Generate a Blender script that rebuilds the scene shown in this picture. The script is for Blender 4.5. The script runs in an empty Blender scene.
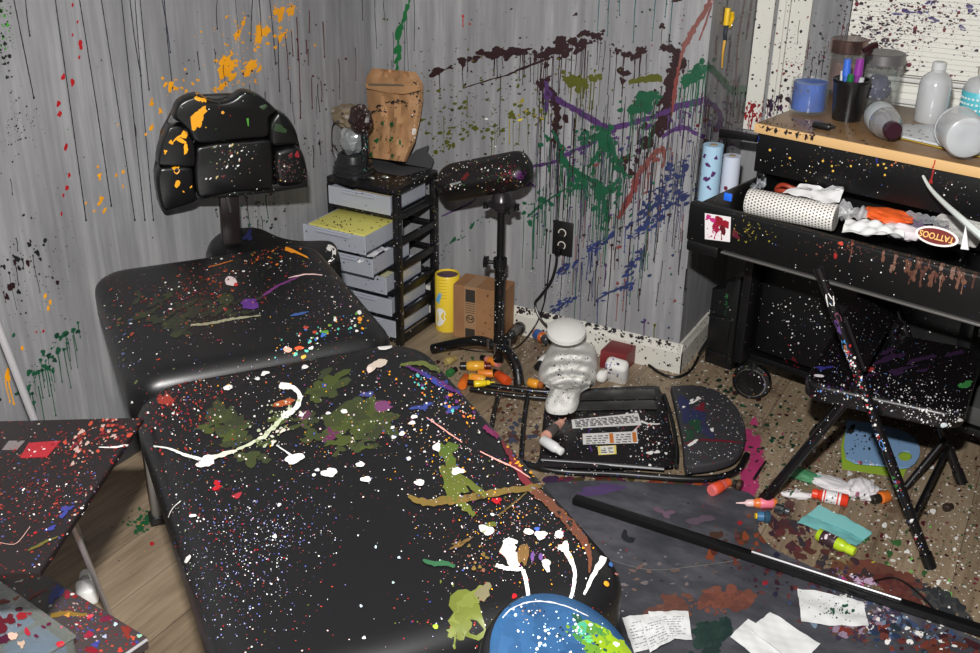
import bpy, bmesh, math, random
from mathutils import Vector as V, Matrix as M
from mathutils.bvhtree import BVHTree
rnd = random.Random(7)
COL = bpy.context.scene.collection
PI = math.pi

# ------------------------------------------------------------------ camera
F, PITCH, YAW, ROLL = 1080.0, math.radians(25.4), math.radians(28.3), math.radians(0.9)
CAM = V((2.0339, -2.9391, 1.58))
hd = V((-math.sin(YAW), math.cos(YAW), 0))
fw = hd * math.cos(PITCH) - V((0, 0, 1)) * math.sin(PITCH)
rt0 = fw.cross(V((0, 0, 1))).normalized()
up0 = rt0.cross(fw)
rt = rt0 * math.cos(ROLL) + up0 * math.sin(ROLL)
up = up0 * math.cos(ROLL) - rt0 * math.sin(ROLL)
cd = bpy.data.cameras.new('camera')
cam = bpy.data.objects.new('camera', cd)
COL.objects.link(cam)
cam.matrix_world = M(((rt.x, up.x, -fw.x, CAM.x), (rt.y, up.y, -fw.y, CAM.y), (rt.z, up.z, -fw.z, CAM.z), (0, 0, 0, 1)))
cd.sensor_width = 36
cd.lens = F / 980 * 36
cd.clip_start = 0.02
bpy.context.scene.camera = cam

def ray(x, y):
    return fw + rt * ((x - 490) / F) - up * ((y - 326.5) / F)
def at(x, y, z=0.0):
    "point of the place seen at (x, y) on the horizontal plane z"
    d = ray(x, y)
    return CAM + d * ((z - CAM.z) / d.z)
def atp(x, y, p, n):
    d = ray(x, y); n = V(n)
    return CAM + d * ((V(p) - CAM).dot(n) / d.dot(n))
def atx(x, y, X): return atp(x, y, (X, 0, 0), (1, 0, 0))
def aty(x, y, Y): return atp(x, y, (0, Y, 0), (0, 1, 0))

# ------------------------------------------------------------------ materials
def srgb(c):
    return tuple((v / 255 / 12.92) if v / 255 <= 0.04045 else ((v / 255 + 0.055) / 1.055) ** 2.4 for v in c) + (1,)
MATS = {}
def newmat(name):
    m = bpy.data.materials.new(name); m.use_nodes = True
    nt = m.node_tree; nt.nodes.clear()
    out = nt.nodes.new('ShaderNodeOutputMaterial')
    b = nt.nodes.new('ShaderNodeBsdfPrincipled')
    nt.links.new(b.outputs[0], out.inputs[0])
    MATS[name] = m
    return m, nt, b
def nn(nt, t, **kw):
    n = nt.nodes.new(t)
    for k, v in kw.items(): setattr(n, k, v)
    return n
def math_(nt, op, a, b=None):
    n = nn(nt, 'ShaderNodeMath', operation=op)
    for i, v in enumerate((a, b)):
        if v is None: continue
        if isinstance(v, (int, float)): n.inputs[i].default_value = v
        else: nt.links.new(v, n.inputs[i])
    return n.outputs[0]
def mixc(nt, fac, a, b):
    n = nn(nt, 'ShaderNodeMix', data_type='RGBA')
    for s, v in ((n.inputs[0], fac), (n.inputs[6], a), (n.inputs[7], b)):
        if isinstance(v, (int, float)): s.default_value = v
        elif isinstance(v, tuple): s.default_value = v
        else: nt.links.new(v, s)
    return n.outputs[2]
def noise(nt, vec, scale, detail=3, rough=0.55):
    n = nn(nt, 'ShaderNodeTexNoise')
    n.inputs['Scale'].default_value = scale; n.inputs['Detail'].default_value = detail; n.inputs['Roughness'].default_value = rough
    nt.links.new(vec, n.inputs['Vector'])
    return n.outputs[0]
def ramp(nt, fac, stops, mode='LINEAR'):
    n = nn(nt, 'ShaderNodeValToRGB'); n.color_ramp.interpolation = mode
    e = n.color_ramp.elements
    while len(e) < len(stops): e.new(0.5)
    for i, (p, c) in enumerate(stops):
        e[i].position = p; e[i].color = c
    nt.links.new(fac, n.inputs[0])
    return n.outputs[0]
def coords(nt, scale=(1, 1, 1)):
    g = nn(nt, 'ShaderNodeNewGeometry')
    mp = nn(nt, 'ShaderNodeMapping'); mp.inputs['Scale'].default_value = scale
    nt.links.new(g.outputs['Position'], mp.inputs['Vector'])
    return mp.outputs[0]
WHITE, RED, BLUE, GREEN, YEL = (235, 232, 228), (165, 28, 30), (50, 70, 150), (30, 105, 60), (245, 165, 30)
MIXED = [WHITE, RED, (225, 200, 190), BLUE, (200, 70, 40), (95, 110, 35), WHITE, YEL, (150, 160, 215), (120, 50, 120)]
def speckle(nt, color, scale, radius, dens, nscale, palette, seed=0.0):
    "flicked paint: round dots of random size and colour, in drifts"
    v = coords(nt)
    add = nn(nt, 'ShaderNodeVectorMath', operation='ADD'); nt.links.new(v, add.inputs[0]); add.inputs[1].default_value = (seed, seed * 1.7, seed * 0.6)
    vo = nn(nt, 'ShaderNodeTexVoronoi'); vo.inputs['Scale'].default_value = scale
    nz = nn(nt, 'ShaderNodeTexNoise'); nz.inputs['Scale'].default_value = scale * 1.3; nt.links.new(add.outputs[0], nz.inputs['Vector'])
    sc = nn(nt, 'ShaderNodeVectorMath', operation='SCALE'); sc.inputs['Scale'].default_value = 0.35 / scale; nt.links.new(nz.outputs['Color'], sc.inputs[0])
    ad2 = nn(nt, 'ShaderNodeVectorMath', operation='ADD'); nt.links.new(add.outputs[0], ad2.inputs[0]); nt.links.new(sc.outputs[0], ad2.inputs[1])
    nt.links.new(ad2.outputs[0], vo.inputs['Vector'])
    sep = nn(nt, 'ShaderNodeSeparateColor'); nt.links.new(vo.outputs['Color'], sep.inputs[0])
    r = math_(nt, 'MULTIPLY', math_(nt, 'POWER', sep.outputs[0], 2.4), radius)
    m = math_(nt, 'LESS_THAN', vo.outputs['Distance'], r)
    if dens < 1:
        d = noise(nt, add.outputs[0], nscale, 2)
        m = math_(nt, 'MULTIPLY', m, math_(nt, 'GREATER_THAN', math_(nt, 'ADD', d, math_(nt, 'MULTIPLY', sep.outputs[2], 0.25)), 1.12 - dens))
    k = len(palette)
    c = ramp(nt, sep.outputs[1], [(i / k, srgb(p)) for i, p in enumerate(palette)], 'CONSTANT')
    return mixc(nt, m, color, c)
def mat(name, rgb, rough=0.5, metal=0.0, spots=None, mottle=0.0, bump=0.0, bscale=60, spec=0.5, emit=None):
    if name in MATS: return MATS[name]
    m, nt, b = newmat(name)
    c = srgb(rgb)
    col = c
    v = None
    if mottle:
        v = coords(nt)
        f = noise(nt, v, 14, 4)
        lo = tuple(x * (1 - mottle) for x in c[:3]) + (1,); hi = tuple(min(1, x * (1 + mottle)) for x in c[:3]) + (1,)
        col = ramp(nt, f, [(0.3, lo), (0.7, hi)])
    for s in (spots or []):
        col = speckle(nt, col, *s)
    if isinstance(col, tuple): b.inputs['Base Color'].default_value = col
    else: nt.links.new(col, b.inputs['Base Color'])
    b.inputs['Roughness'].default_value = rough; b.inputs['Metallic'].default_value = metal
    b.inputs['Specular IOR Level'].default_value = spec
    if bump:
        h = noise(nt, coords(nt), bscale, 3)
        bp = nn(nt, 'ShaderNodeBump'); bp.inputs['Strength'].default_value = bump; bp.inputs['Distance'].default_value = 0.004
        nt.links.new(h, bp.inputs['Height']); nt.links.new(bp.outputs[0], b.inputs['Normal'])
    return m
def clear(name, tint=(235, 240, 240), gloss=0.12, rough=0.06, haze=0.0, hazecol=(225, 228, 230), edge=0.45):
    "thin clear or cloudy plastic and glass"
    if name in MATS: return MATS[name]
    m = bpy.data.materials.new(name); m.use_nodes = True; nt = m.node_tree; nt.nodes.clear()
    out = nn(nt, 'ShaderNodeOutputMaterial')
    t = nn(nt, 'ShaderNodeBsdfTransparent'); t.inputs[0].default_value = srgb(tint)
    g = nn(nt, 'ShaderNodeBsdfGlossy'); g.inputs['Roughness'].default_value = rough
    lw = nn(nt, 'ShaderNodeLayerWeight'); lw.inputs[0].default_value = 0.35
    f = math_(nt, 'ADD', math_(nt, 'MULTIPLY', lw.outputs['Facing'], edge), gloss)
    base = t.outputs[0]
    if haze:
        d = nn(nt, 'ShaderNodeBsdfDiffuse'); d.inputs[0].default_value = srgb(hazecol)
        mx = nn(nt, 'ShaderNodeMixShader'); mx.inputs[0].default_value = haze
        nt.links.new(base, mx.inputs[1]); nt.links.new(d.outputs[0], mx.inputs[2]); base = mx.outputs[0]
    m2 = nn(nt, 'ShaderNodeMixShader'); nt.links.new(f, m2.inputs[0]); nt.links.new(base, m2.inputs[1]); nt.links.new(g.outputs[0], m2.inputs[2])
    nt.links.new(m2.outputs[0], out.inputs[0])
    MATS[name] = m
    return m

FINE = (120, 0.55, 0.75, 3, MIXED)
def black(name, rough=0.4, dens=0.72, rgb=(22, 22, 23), scale=70, rad=0.42, pal=MIXED, seed=0.0, metal=0.0, bump=0.0, spec=0.5):
    scale = scale * 1.9
    return mat(name, rgb, rough, metal, [(scale, rad, dens, 5, pal, seed)], bump=bump, bscale=300, spec=spec)

# walls: grey paint brushed and run in vertical streaks
def wall_mat():
    m, nt, b = newmat('streaked grey wall paint')
    v = coords(nt, (1, 1, 0.05)); f1 = noise(nt, v, 26, 5, 0.65)
    f2 = noise(nt, coords(nt, (1, 1, 0.35)), 3.2, 4)
    f3 = noise(nt, coords(nt, (1, 1, 0.12)), 75, 3)
    s = math_(nt, 'ADD', math_(nt, 'MULTIPLY', f1, 0.5), math_(nt, 'ADD', math_(nt, 'MULTIPLY', f2, 0.35), math_(nt, 'MULTIPLY', f3, 0.15)))
    c = ramp(nt, s, [(0.3, srgb((106, 106, 109))), (0.5, srgb((138, 138, 141))), (0.68, srgb((172, 172, 174)))])
    c = speckle(nt, c, 42, 0.16, 0.62, 2.2, [(40, 24, 26), (30, 30, 34), (40, 60, 40), (60, 50, 25)], 3.1)
    nt.links.new(c, b.inputs['Base Color']); b.inputs['Roughness'].default_value = 0.55
    bp = nn(nt, 'ShaderNodeBump'); bp.inputs['Strength'].default_value = 0.15; bp.inputs['Distance'].default_value = 0.004
    nt.links.new(f1, bp.inputs['Height']); nt.links.new(bp.outputs[0], b.inputs['Normal'])
    return m
WALL = wall_mat()
def floor_mat():
    m, nt, b = newmat('worn grey brown floor boards')
    g = nn(nt, 'ShaderNodeNewGeometry')
    sep = nn(nt, 'ShaderNodeSeparateXYZ'); nt.links.new(g.outputs['Position'], sep.inputs[0])
    bx = math_(nt, 'DIVIDE', sep.outputs[0], 0.145)
    idx = math_(nt, 'FLOOR', bx); fr = math_(nt, 'FRACT', bx)
    seam = math_(nt, 'LESS_THAN', fr, 0.014)
    wn = nn(nt, 'ShaderNodeTexWhiteNoise', noise_dimensions='1D'); nt.links.new(idx, wn.inputs['W'])
    v = coords(nt, (1, 0.06, 1)); 
    f1 = noise(nt, v, 70, 5, 0.7); f2 = noise(nt, coords(nt, (1, 0.15, 1)), 12, 4)
    s = math_(nt, 'ADD', math_(nt, 'MULTIPLY', f1, 0.5), math_(nt, 'ADD', math_(nt, 'MULTIPLY', f2, 0.4), math_(nt, 'MULTIPLY', wn.outputs[0], 0.12)))
    c = ramp(nt, s, [(0.32, srgb((94, 80, 64))), (0.52, srgb((140, 122, 100))), (0.72, srgb((172, 154, 130)))])
    c = mixc(nt, math_(nt, 'MULTIPLY', seam, 0.7), c, srgb((52, 44, 36)))
    # dried spills lie right of the bed, the corner left of it is nearly clean
    px = math_(nt, 'GREATER_THAN', math_(nt, 'ADD', sep.outputs[0], math_(nt, 'MULTIPLY', sep.outputs[1], 0.4)), 0.55)
    c0 = c
    st = math_(nt, 'GREATER_THAN', noise(nt, coords(nt), 6, 5, 0.7), 0.60)
    c = mixc(nt, math_(nt, 'MULTIPLY', st, 0.5), c, srgb((84, 62, 50)))
    c = speckle(nt, c, 55, 0.36, 0.66, 3, [(40, 70, 45), (60, 30, 30), (80, 40, 35), (215, 212, 205), (45, 40, 40), (110, 40, 60)], 1.3)
    c = speckle(nt, c, 120, 0.42, 0.72, 4, [WHITE, (60, 28, 30), WHITE, (50, 90, 50), (220, 215, 210), (120, 30, 40)], 5.3)
    c = mixc(nt, px, c0, c)
    nt.links.new(c, b.inputs['Base Color']); b.inputs['Roughness'].default_value = 0.42
    return m
FLOOR = floor_mat()

PAINTS = {}
def paint(rgb, rough=0.42):
    k = tuple(rgb)
    if k not in PAINTS:
        PAINTS[k] = mat('dried paint %d %d %d' % k, rgb, rough, mottle=0.12)
    return PAINTS[k]

# ------------------------------------------------------------------ mesh helpers (everything is drawn in room coordinates)
def frame(origin, x, z=(0, 0, 1)):
    x = V(x).normalized(); z = V(z); y = z.cross(x).normalized(); z = x.cross(y)
    o = V(origin)
    return M(((x.x, y.x, z.x, o.x), (x.y, y.y, z.y, o.y), (x.z, y.z, z.z, o.z), (0, 0, 0, 1)))
ID = M.Identity(4)
def box(bm, c, s, mx=ID, bev=0.0, seg=2):
    r = bmesh.ops.create_cube(bm, size=1.0)
    vs = r['verts']
    for v in vs: v.co = V((v.co.x * s[0], v.co.y * s[1], v.co.z * s[2])) + V(c)
    if bev:
        es = list({e for v in vs for e in v.link_edges})
        rr = bmesh.ops.bevel(bm, geom=es, offset=min(bev, min(s) * 0.49), segments=seg, profile=0.5, affect='EDGES', clamp_overlap=True)
        vs = list({v for f in rr['faces'] for v in f.verts} | {v for v in vs if v.is_valid})
    for v in vs: v.co = mx @ v.co
    return vs
def cyl(bm, p0, p1, r0, r1=None, seg=16, cap=True):
    p0, p1 = V(p0), V(p1); r1 = r0 if r1 is None else r1
    d = (p1 - p0).normalized()
    a = d.orthogonal().normalized(); b = d.cross(a)
    rings = []
    for p, r in ((p0, r0), (p1, r1)):
        rings.append([bm.verts.new(p + (a * math.cos(t) + b * math.sin(t)) * r) for t in [2 * PI * i / seg for i in range(seg)]])
    for i in range(seg):
        j = (i + 1) % seg
        bm.faces.new((rings[0][i], rings[0][j], rings[1][j], rings[1][i]))
    if cap:
        bm.faces.new(rings[0][::-1]); bm.faces.new(rings[1])
def lathe(bm, prof, p0, axis=(0, 0, 1), seg=24, closed=True):
    "prof: (radius, height) pairs up the axis"
    p0 = V(p0); d = V(axis).normalized(); a = d.orthogonal().normalized(); b = d.cross(a)
    rings = []
    for r, h in prof:
        rings.append([bm.verts.new(p0 + d * h + (a * math.cos(2 * PI * i / seg) + b * math.sin(2 * PI * i / seg)) * max(r, 1e-5)) for i in range(seg)])
    for q in range(len(rings) - 1):
        for i in range(seg):
            j = (i + 1) % seg
            bm.faces.new((rings[q][i], rings[q][j], rings[q + 1][j], rings[q + 1][i]))
    if closed:
        bm.faces.new(rings[0][::-1]); bm.faces.new(rings[-1])
def smooth_pts(pts, n=6):
    pts = [V(p) for p in pts]; out = []
    for i in range(len(pts) - 1):
        p0 = pts[max(i - 1, 0)]; p1 = pts[i]; p2 = pts[i + 1]; p3 = pts[min(i + 2, len(pts) - 1)]
        for k in range(n):
            t = k / n
            out.append(0.5 * ((2 * p1) + (p2 - p0) * t + (2 * p0 - 5 * p1 + 4 * p2 - p3) * t * t + (3 * p1 - p0 - 3 * p2 + p3) * t ** 3))
    out.append(pts[-1])
    return out
def tube(bm, pts, r, seg=10, sm=0, taper=None):
    pts = smooth_pts(pts, sm) if sm else [V(p) for p in pts]
    rings = []; a = None
    for i, p in enumerate(pts):
        d = (pts[min(i + 1, len(pts) - 1)] - pts[max(i - 1, 0)]).normalized()
        a = d.orthogonal().normalized() if a is None else (a - d * a.dot(d)).normalized()
        b = d.cross(a)
        rr = r if taper is None else r + (taper - r) * i / (len(pts) - 1)
        rings.append([bm.verts.new(p + (a * math.cos(2 * PI * k / seg) + b * math.sin(2 * PI * k / seg)) * rr) for k in range(seg)])
    for q in range(len(rings) - 1):
        for i in range(seg):
            j = (i + 1) % seg
            bm.faces.new((rings[q][i], rings[q][j], rings[q + 1][j], rings[q + 1][i]))
    bm.faces.new(rings[0][::-1]); bm.faces.new(rings[-1])
def prism(bm, pts, t, bev=0.0, seg=2):
    "closed outline of points, thickened by the vector t"
    t = V(t)
    a = [bm.verts.new(V(p)) for p in pts]; b = [bm.verts.new(V(p) + t) for p in pts]
    n = len(pts); fs = [bm.faces.new(a[::-1]), bm.faces.new(b)]
    for i in range(n):
        j = (i + 1) % n
        fs.append(bm.faces.new((a[i], a[j], b[j], b[i])))
    if bev:
        bmesh.ops.recalc_face_normals(bm, faces=fs)
        es = list(set(fs[1].edges) | set(fs[0].edges))
        bmesh.ops.bevel(bm, geom=es, offset=bev, segments=seg, profile=0.5, affect='EDGES', clamp_overlap=True)
def sheet(bm, c00, c10, c11, c01, n=12, m=12, amp=0.004, t=0.0012, seed=0, freq=3.0):
    "a slightly rumpled sheet with thickness"
    r = random.Random(seed); ph = [r.uniform(0, 6.28) for _ in range(6)]
    c00, c10, c11, c01 = map(V, (c00, c10, c11, c01))
    nrm = (c10 - c00).cross(c01 - c00).normalized()
    if nrm.z < -0.2: nrm = -nrm
    def P(u, v):
        p = (c00 * (1 - u) + c10 * u) * (1 - v) + (c01 * (1 - u) + c11 * u) * v
        h = math.sin(freq * 2 * u + ph[0] + 2 * v) + math.sin(freq * 2.7 * v + ph[1] - 3 * u) + 0.6 * math.sin(freq * 5 * (u + v) + ph[2]) + 0.5 * math.sin(freq * 7 * (u - v) + ph[3])
        return p + nrm * (amp * (h + 2.2) * 0.33)
    top = [[bm.verts.new(P(i / n, j / m) + nrm * t) for i in range(n + 1)] for j in range(m + 1)]
    bot = [[bm.verts.new(P(i / n, j / m)) for i in range(n + 1)] for j in range(m + 1)]
    for j in range(m):
        for i in range(n):
            bm.faces.new((top[j][i], top[j][i + 1], top[j + 1][i + 1], top[j + 1][i]))
            bm.faces.new((bot[j][i], bot[j + 1][i], bot[j + 1][i + 1], bot[j][i + 1]))
    rim = [(0, i) for i in range(n)] + [(j, n) for j in range(m)] + [(m, i) for i in range(n, 0, -1)] + [(j, 0) for j in range(m, 0, -1)]
    for k in range(len(rim)):
        a, b = rim[k], rim[(k + 1) % len(rim)]
        bm.faces.new((bot[a[0]][a[1]], bot[b[0]][b[1]], top[b[0]][b[1]], top[a[0]][a[1]]))
def lump(bm, c, s, amp=0.15, freq=9, seed=0, sub=4, mx=ID):
    "crumpled lump"
    r = random.Random(seed)
    dirs = [(V((r.uniform(-1, 1), r.uniform(-1, 1), r.uniform(-1, 1))).normalized(), r.uniform(0.5, 1.4) * freq, r.uniform(0, 6.28)) for _ in range(9)]
    vs = bmesh.ops.create_icosphere(bm, subdivisions=sub, radius=1.0)['verts']
    for v in vs:
        n = v.co.normalized()
        h = sum(abs(math.sin(n.dot(d) * f + p)) for d, f, p in dirs) / 9 - 0.62
        q = n * (1 + amp * 2.4 * h)
        v.co = mx @ (V((q.x * s[0], q.y * s[1], q.z * s[2])) + V(c))
    return vs

def off_of(parent):
    o = V((0, 0, 0))
    while parent is not None:
        o = o + parent.location; parent = parent.parent
    return o
def obj(name, bm, m, parent=None, smooth=40, label=None, kind=None):
    bmesh.ops.recalc_face_normals(bm, faces=bm.faces[:])
    d = off_of(parent)
    for v in bm.verts: v.co -= d
    me = bpy.data.meshes.new(name); bm.to_mesh(me); bm.free()
    me.materials.append(m)
    if smooth:
        for p in me.polygons: p.use_smooth = True
        me.set_sharp_from_angle(angle=math.radians(smooth))
    o = bpy.data.objects.new(name, me); COL.objects.link(o)
    o.parent = parent
    if label: o['label'] = label
    if kind: o['kind'] = kind
    return o
def mk(): return bmesh.new()
def thing(name, label, cat, loc, group=None):
    o = bpy.data.objects.new(name, None); COL.objects.link(o); o.empty_display_size = 0.05
    o.location = V(loc); o['label'] = label; o['category'] = cat
    if group: o['group'] = group
    return o
def tag(o, label, cat, group=None):
    o['label'] = label; o['category'] = cat
    if group: o['group'] = group
    return o
def struct(name, bm, m, smooth=0):
    o = obj(name, bm, m, None, smooth); o['kind'] = 'structure'
    return o
# ================================================================== the room
XC = 1.122   # the corner where the back wall turns into the window nook
bm = mk(); box(bm, (2.2, -2.2, -0.05), (4.6, 5.6, 0.1)); floor_o = struct('floor', bm, FLOOR)
bm = mk(); box(bm, (-0.05, -2.2, 1.25), (0.1, 5.4, 2.5)); wall_left = struct('wall_left', bm, WALL)
bm = mk(); box(bm, (XC / 2, 0.275, 1.25), (XC, 0.55, 2.5)); wall_back = struct('wall_back', bm, WALL)
WY = 0.454
wx0, wx1, wz0, wz1 = 1.40, 2.55, 0.80, 2.1
bm = mk()
box(bm, ((XC + wx0) / 2, WY + 0.05, 1.25), (wx0 - XC, 0.1, 2.5)); box(bm, ((wx1 + 4.4) / 2, WY + 0.05, 1.25), (4.4 - wx1, 0.1, 2.5))
box(bm, ((wx0 + wx1) / 2, WY + 0.05, wz0 / 2), (wx1 - wx0, 0.1, wz0)); box(bm, ((wx0 + wx1) / 2, WY + 0.05, (wz1 + 2.5) / 2), (wx1 - wx0, 0.1, 2.5 - wz1))
wall_window = struct('wall_window', bm, WALL)
bm = mk(); box(bm, (2.2, -2.2, 2.55), (4.6, 5.6, 0.1)); struct('ceiling', bm, mat('ceiling paint', (170, 168, 164), 0.8))

TRIMW = mat('white trim paint', (222, 220, 212), 0.4, spots=[(70, 0.4, 0.68, 4, [(50, 20, 30), (30, 25, 30), (120, 20, 30), (40, 30, 60)], 2.2)])
BASEW = mat('white baseboard paint', (208, 205, 196), 0.4, spots=[(80, 0.42, 0.72, 4, [(30, 25, 26), (40, 28, 30), (30, 30, 60)], 6.2)])
def baseboard(name, a, b, n, m=None):
    bm = mk(); a, b, n = V(a), V(b), V(n); d = (b - a)
    prof = [(0, 0), (0.014, 0), (0.014, 0.07), (0.009, 0.082), (0.006, 0.094), (0, 0.097)]
    r0 = [bm.verts.new(a + n * p + V((0, 0, q))) for p, q in prof]; r1 = [bm.verts.new(b + n * p + V((0, 0, q))) for p, q in prof]
    for i in range(len(prof)):
        j = (i + 1) % len(prof); bm.faces.new((r0[i], r0[j], r1[j], r1[i]))
    bm.faces.new(r0[::-1]); bm.faces.new(r1)
    return struct(name, bm, m or BASEW)
base_back = baseboard('baseboard_back', (0.015, -0.0005, 0), (XC + 0.0145, -0.0005, 0), (0, -1, 0))
baseboard('baseboard_left', (0.0005, -4.5, 0), (0.0005, -0.001, 0), (1, 0, 0), mat('shade darkened baseboard', (58, 57, 58), 0.5))  # left board coloured dark to put in the shade beside the bed
base_side = baseboard('baseboard_side', (XC + 0.0005, -0.014, 0), (XC + 0.0005, WY - 0.001, 0), (1, 0, 0))
# window casing: a board, a dark joint, a grooved board
bm = mk(); box(bm, (1.152, WY - 0.011, 1.59), (0.054, 0.022, 1.82), bev=0.002); trim1 = struct('trim_1', bm, TRIMW)
bm = mk(); box(bm, (1.200, WY - 0.008, 1.59), (0.022, 0.016, 1.82), bev=0.003)
box(bm, (1.220, WY - 0.013, 1.59), (0.014, 0.026, 1.82), bev=0.004); box(bm, (1.259, WY - 0.010, 1.59), (0.062, 0.020, 1.82), bev=0.002)
trim2 = struct('trim_2', bm, TRIMW)
# window
fr = mat('white window vinyl', (225, 224, 220), 0.35)
bm = mk()
for z in (wz0 + 0.025, wz1 - 0.025): box(bm, ((wx0 + wx1) / 2, WY + 0.06, z), (wx1 - wx0, 0.05, 0.05), bev=0.004)
for x in (wx0 + 0.025, wx1 - 0.025): box(bm, (x, WY + 0.06, (wz0 + wz1) / 2), (0.05, 0.05, wz1 - wz0 - 0.1), bev=0.004)
win = struct('window_1', bm, fr)
bm = mk(); box(bm, ((wx0 + wx1) / 2, WY + 0.07, (wz0 + wz1) / 2), (wx1 - wx0 - 0.1, 0.006, wz1 - wz0 - 0.1)); obj('pane', bm, clear('window glass', (205, 215, 220)), win)
bm = mk(); box(bm, ((wx0 + wx1) / 2, WY - 0.02, wz0 - 0.01), (wx1 - wx0 + 0.06, 0.07, 0.025), bev=0.006); obj('sill', bm, fr, win)
# two blinds: the mini blind in front, the wider slats behind showing below it
bl = thing('mini_blind', 'white mini blind spattered purple and red, pulled low over the window', 'window blind', (1.95, WY - 0.02, 0.885))
SLAT = mat('white blind slat', (232, 230, 222), 0.35, spots=[(75, 0.55, 0.56, 3, [(70, 30, 45), (45, 30, 60), (60, 25, 40), (110, 40, 60)], 8.1)])
bm = mk(); z = 0.914; i = 0
bx0, bx1 = wx0 + 0.006, wx1 - 0.01
while z < 2.06:
    mx = M.Translation((0, WY - 0.014, z)) @ M.Rotation(math.radians(64), 4, 'X')
    box(bm, ((bx0 + bx1) / 2, 0, 0), (bx1 - bx0, 0.0165, 0.0009), mx); z += 0.0142
slats = obj('slats', bm, SLAT, bl, 0)
bm = mk(); box(bm, ((bx0 + bx1) / 2, WY - 0.014, 0.892), (bx1 - bx0, 0.02, 0.013), bev=0.003); obj('bottom_rail', bm, fr, bl)
bm = mk(); box(bm, ((bx0 + bx1) / 2, WY - 0.018, 2.08), (bx1 - bx0, 0.03, 0.03), bev=0.003); obj('head_rail', bm, fr, bl)
bm = mk()
for x in (1.62, 2.1): tube(bm, [(x, WY - 0.024, 0.892), (x, WY - 0.024, 2.07)], 0.0007, 6)
obj('cord', bm, fr, bl)
b2 = thing('slatted_shade', 'white wide slatted shade showing below the mini blind', 'window blind', (1.95, WY + 0.03, 0.83))
bm = mk(); z = 0.838
while z < 2.06:
    box(bm, ((wx0 + wx1) / 2, 0, 0), (wx1 - wx0 - 0.02, 0.025, 0.002), M.Translation((0, WY + 0.016, z)) @ M.Rotation(math.radians(58), 4, 'X')); z += 0.0215
obj('slats', bm, mat('plain white slat', (240, 238, 230), 0.35), b2, 0)
bm = mk(); box(bm, ((wx0 + wx1) / 2, WY + 0.016, 0.823), (wx1 - wx0 - 0.02, 0.022, 0.014), bev=0.003); obj('bottom_rail', bm, fr, b2)

# ================================================================== light: the camera's own flash above the lens, a weak room light
fd = bpy.data.lights.new('flash', 'AREA'); fd.shape = 'RECTANGLE'; fd.size = 0.07; fd.size_y = 0.04; fd.energy = 97; fd.color = (1, 0.985, 0.96)
fo = bpy.data.objects.new('camera_flash', fd); COL.objects.link(fo)
fo.matrix_world = cam.matrix_world.copy(); fo.location = CAM + up * 0.28 - rt * 0.05 - fw * 0.05
w = bpy.data.worlds.new('World'); bpy.context.scene.world = w; w.use_nodes = True
w.node_tree.nodes['Background'].inputs[0].default_value = (1, 0.96, 0.9, 1); w.node_tree.nodes['Background'].inputs[1].default_value = 0.035
vs = bpy.context.scene.view_settings
vs.view_transform = 'Standard'; vs.look = 'None'; vs.gamma = 1; vs.exposure = 0.0; vs.use_curve_mapping = False

# ================================================================== common materials
VINYL = black('black vinyl flicked with paint', 0.36, 0.5, (18, 18, 20), 90, 0.24, [RED, WHITE, (150, 40, 35), (170, 165, 205), (95, 100, 40), (190, 70, 40), BLUE, (230, 200, 190)], 0.0, bump=0.02)
VINYL2 = black('black vinyl headrest', 0.3, 0.40, (15, 15, 16), 70, 0.30, [(190, 150, 40), WHITE, (60, 120, 50), (130, 25, 30)], 4.0, bump=0.02)
BLKMETAL = black('black painted metal flecked', 0.35, 0.6, (15, 15, 16), 75, 0.38, [WHITE, (235, 235, 235), (110, 25, 35), (60, 80, 160), WHITE], 2.0)
BLKPLAIN = mat('plain black metal', (16, 16, 17), 0.35)
BLKPLAST = black('black plastic', 0.4, 0.45, (18, 18, 19), 90, 0.38, [(120, 110, 80), (60, 90, 60), WHITE], 3.0)
CHROME = mat('chrome', (222, 220, 225), 0.3, 0.5)
STEEL = mat('brushed steel', (150, 150, 152), 0.32, 1.0)

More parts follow.
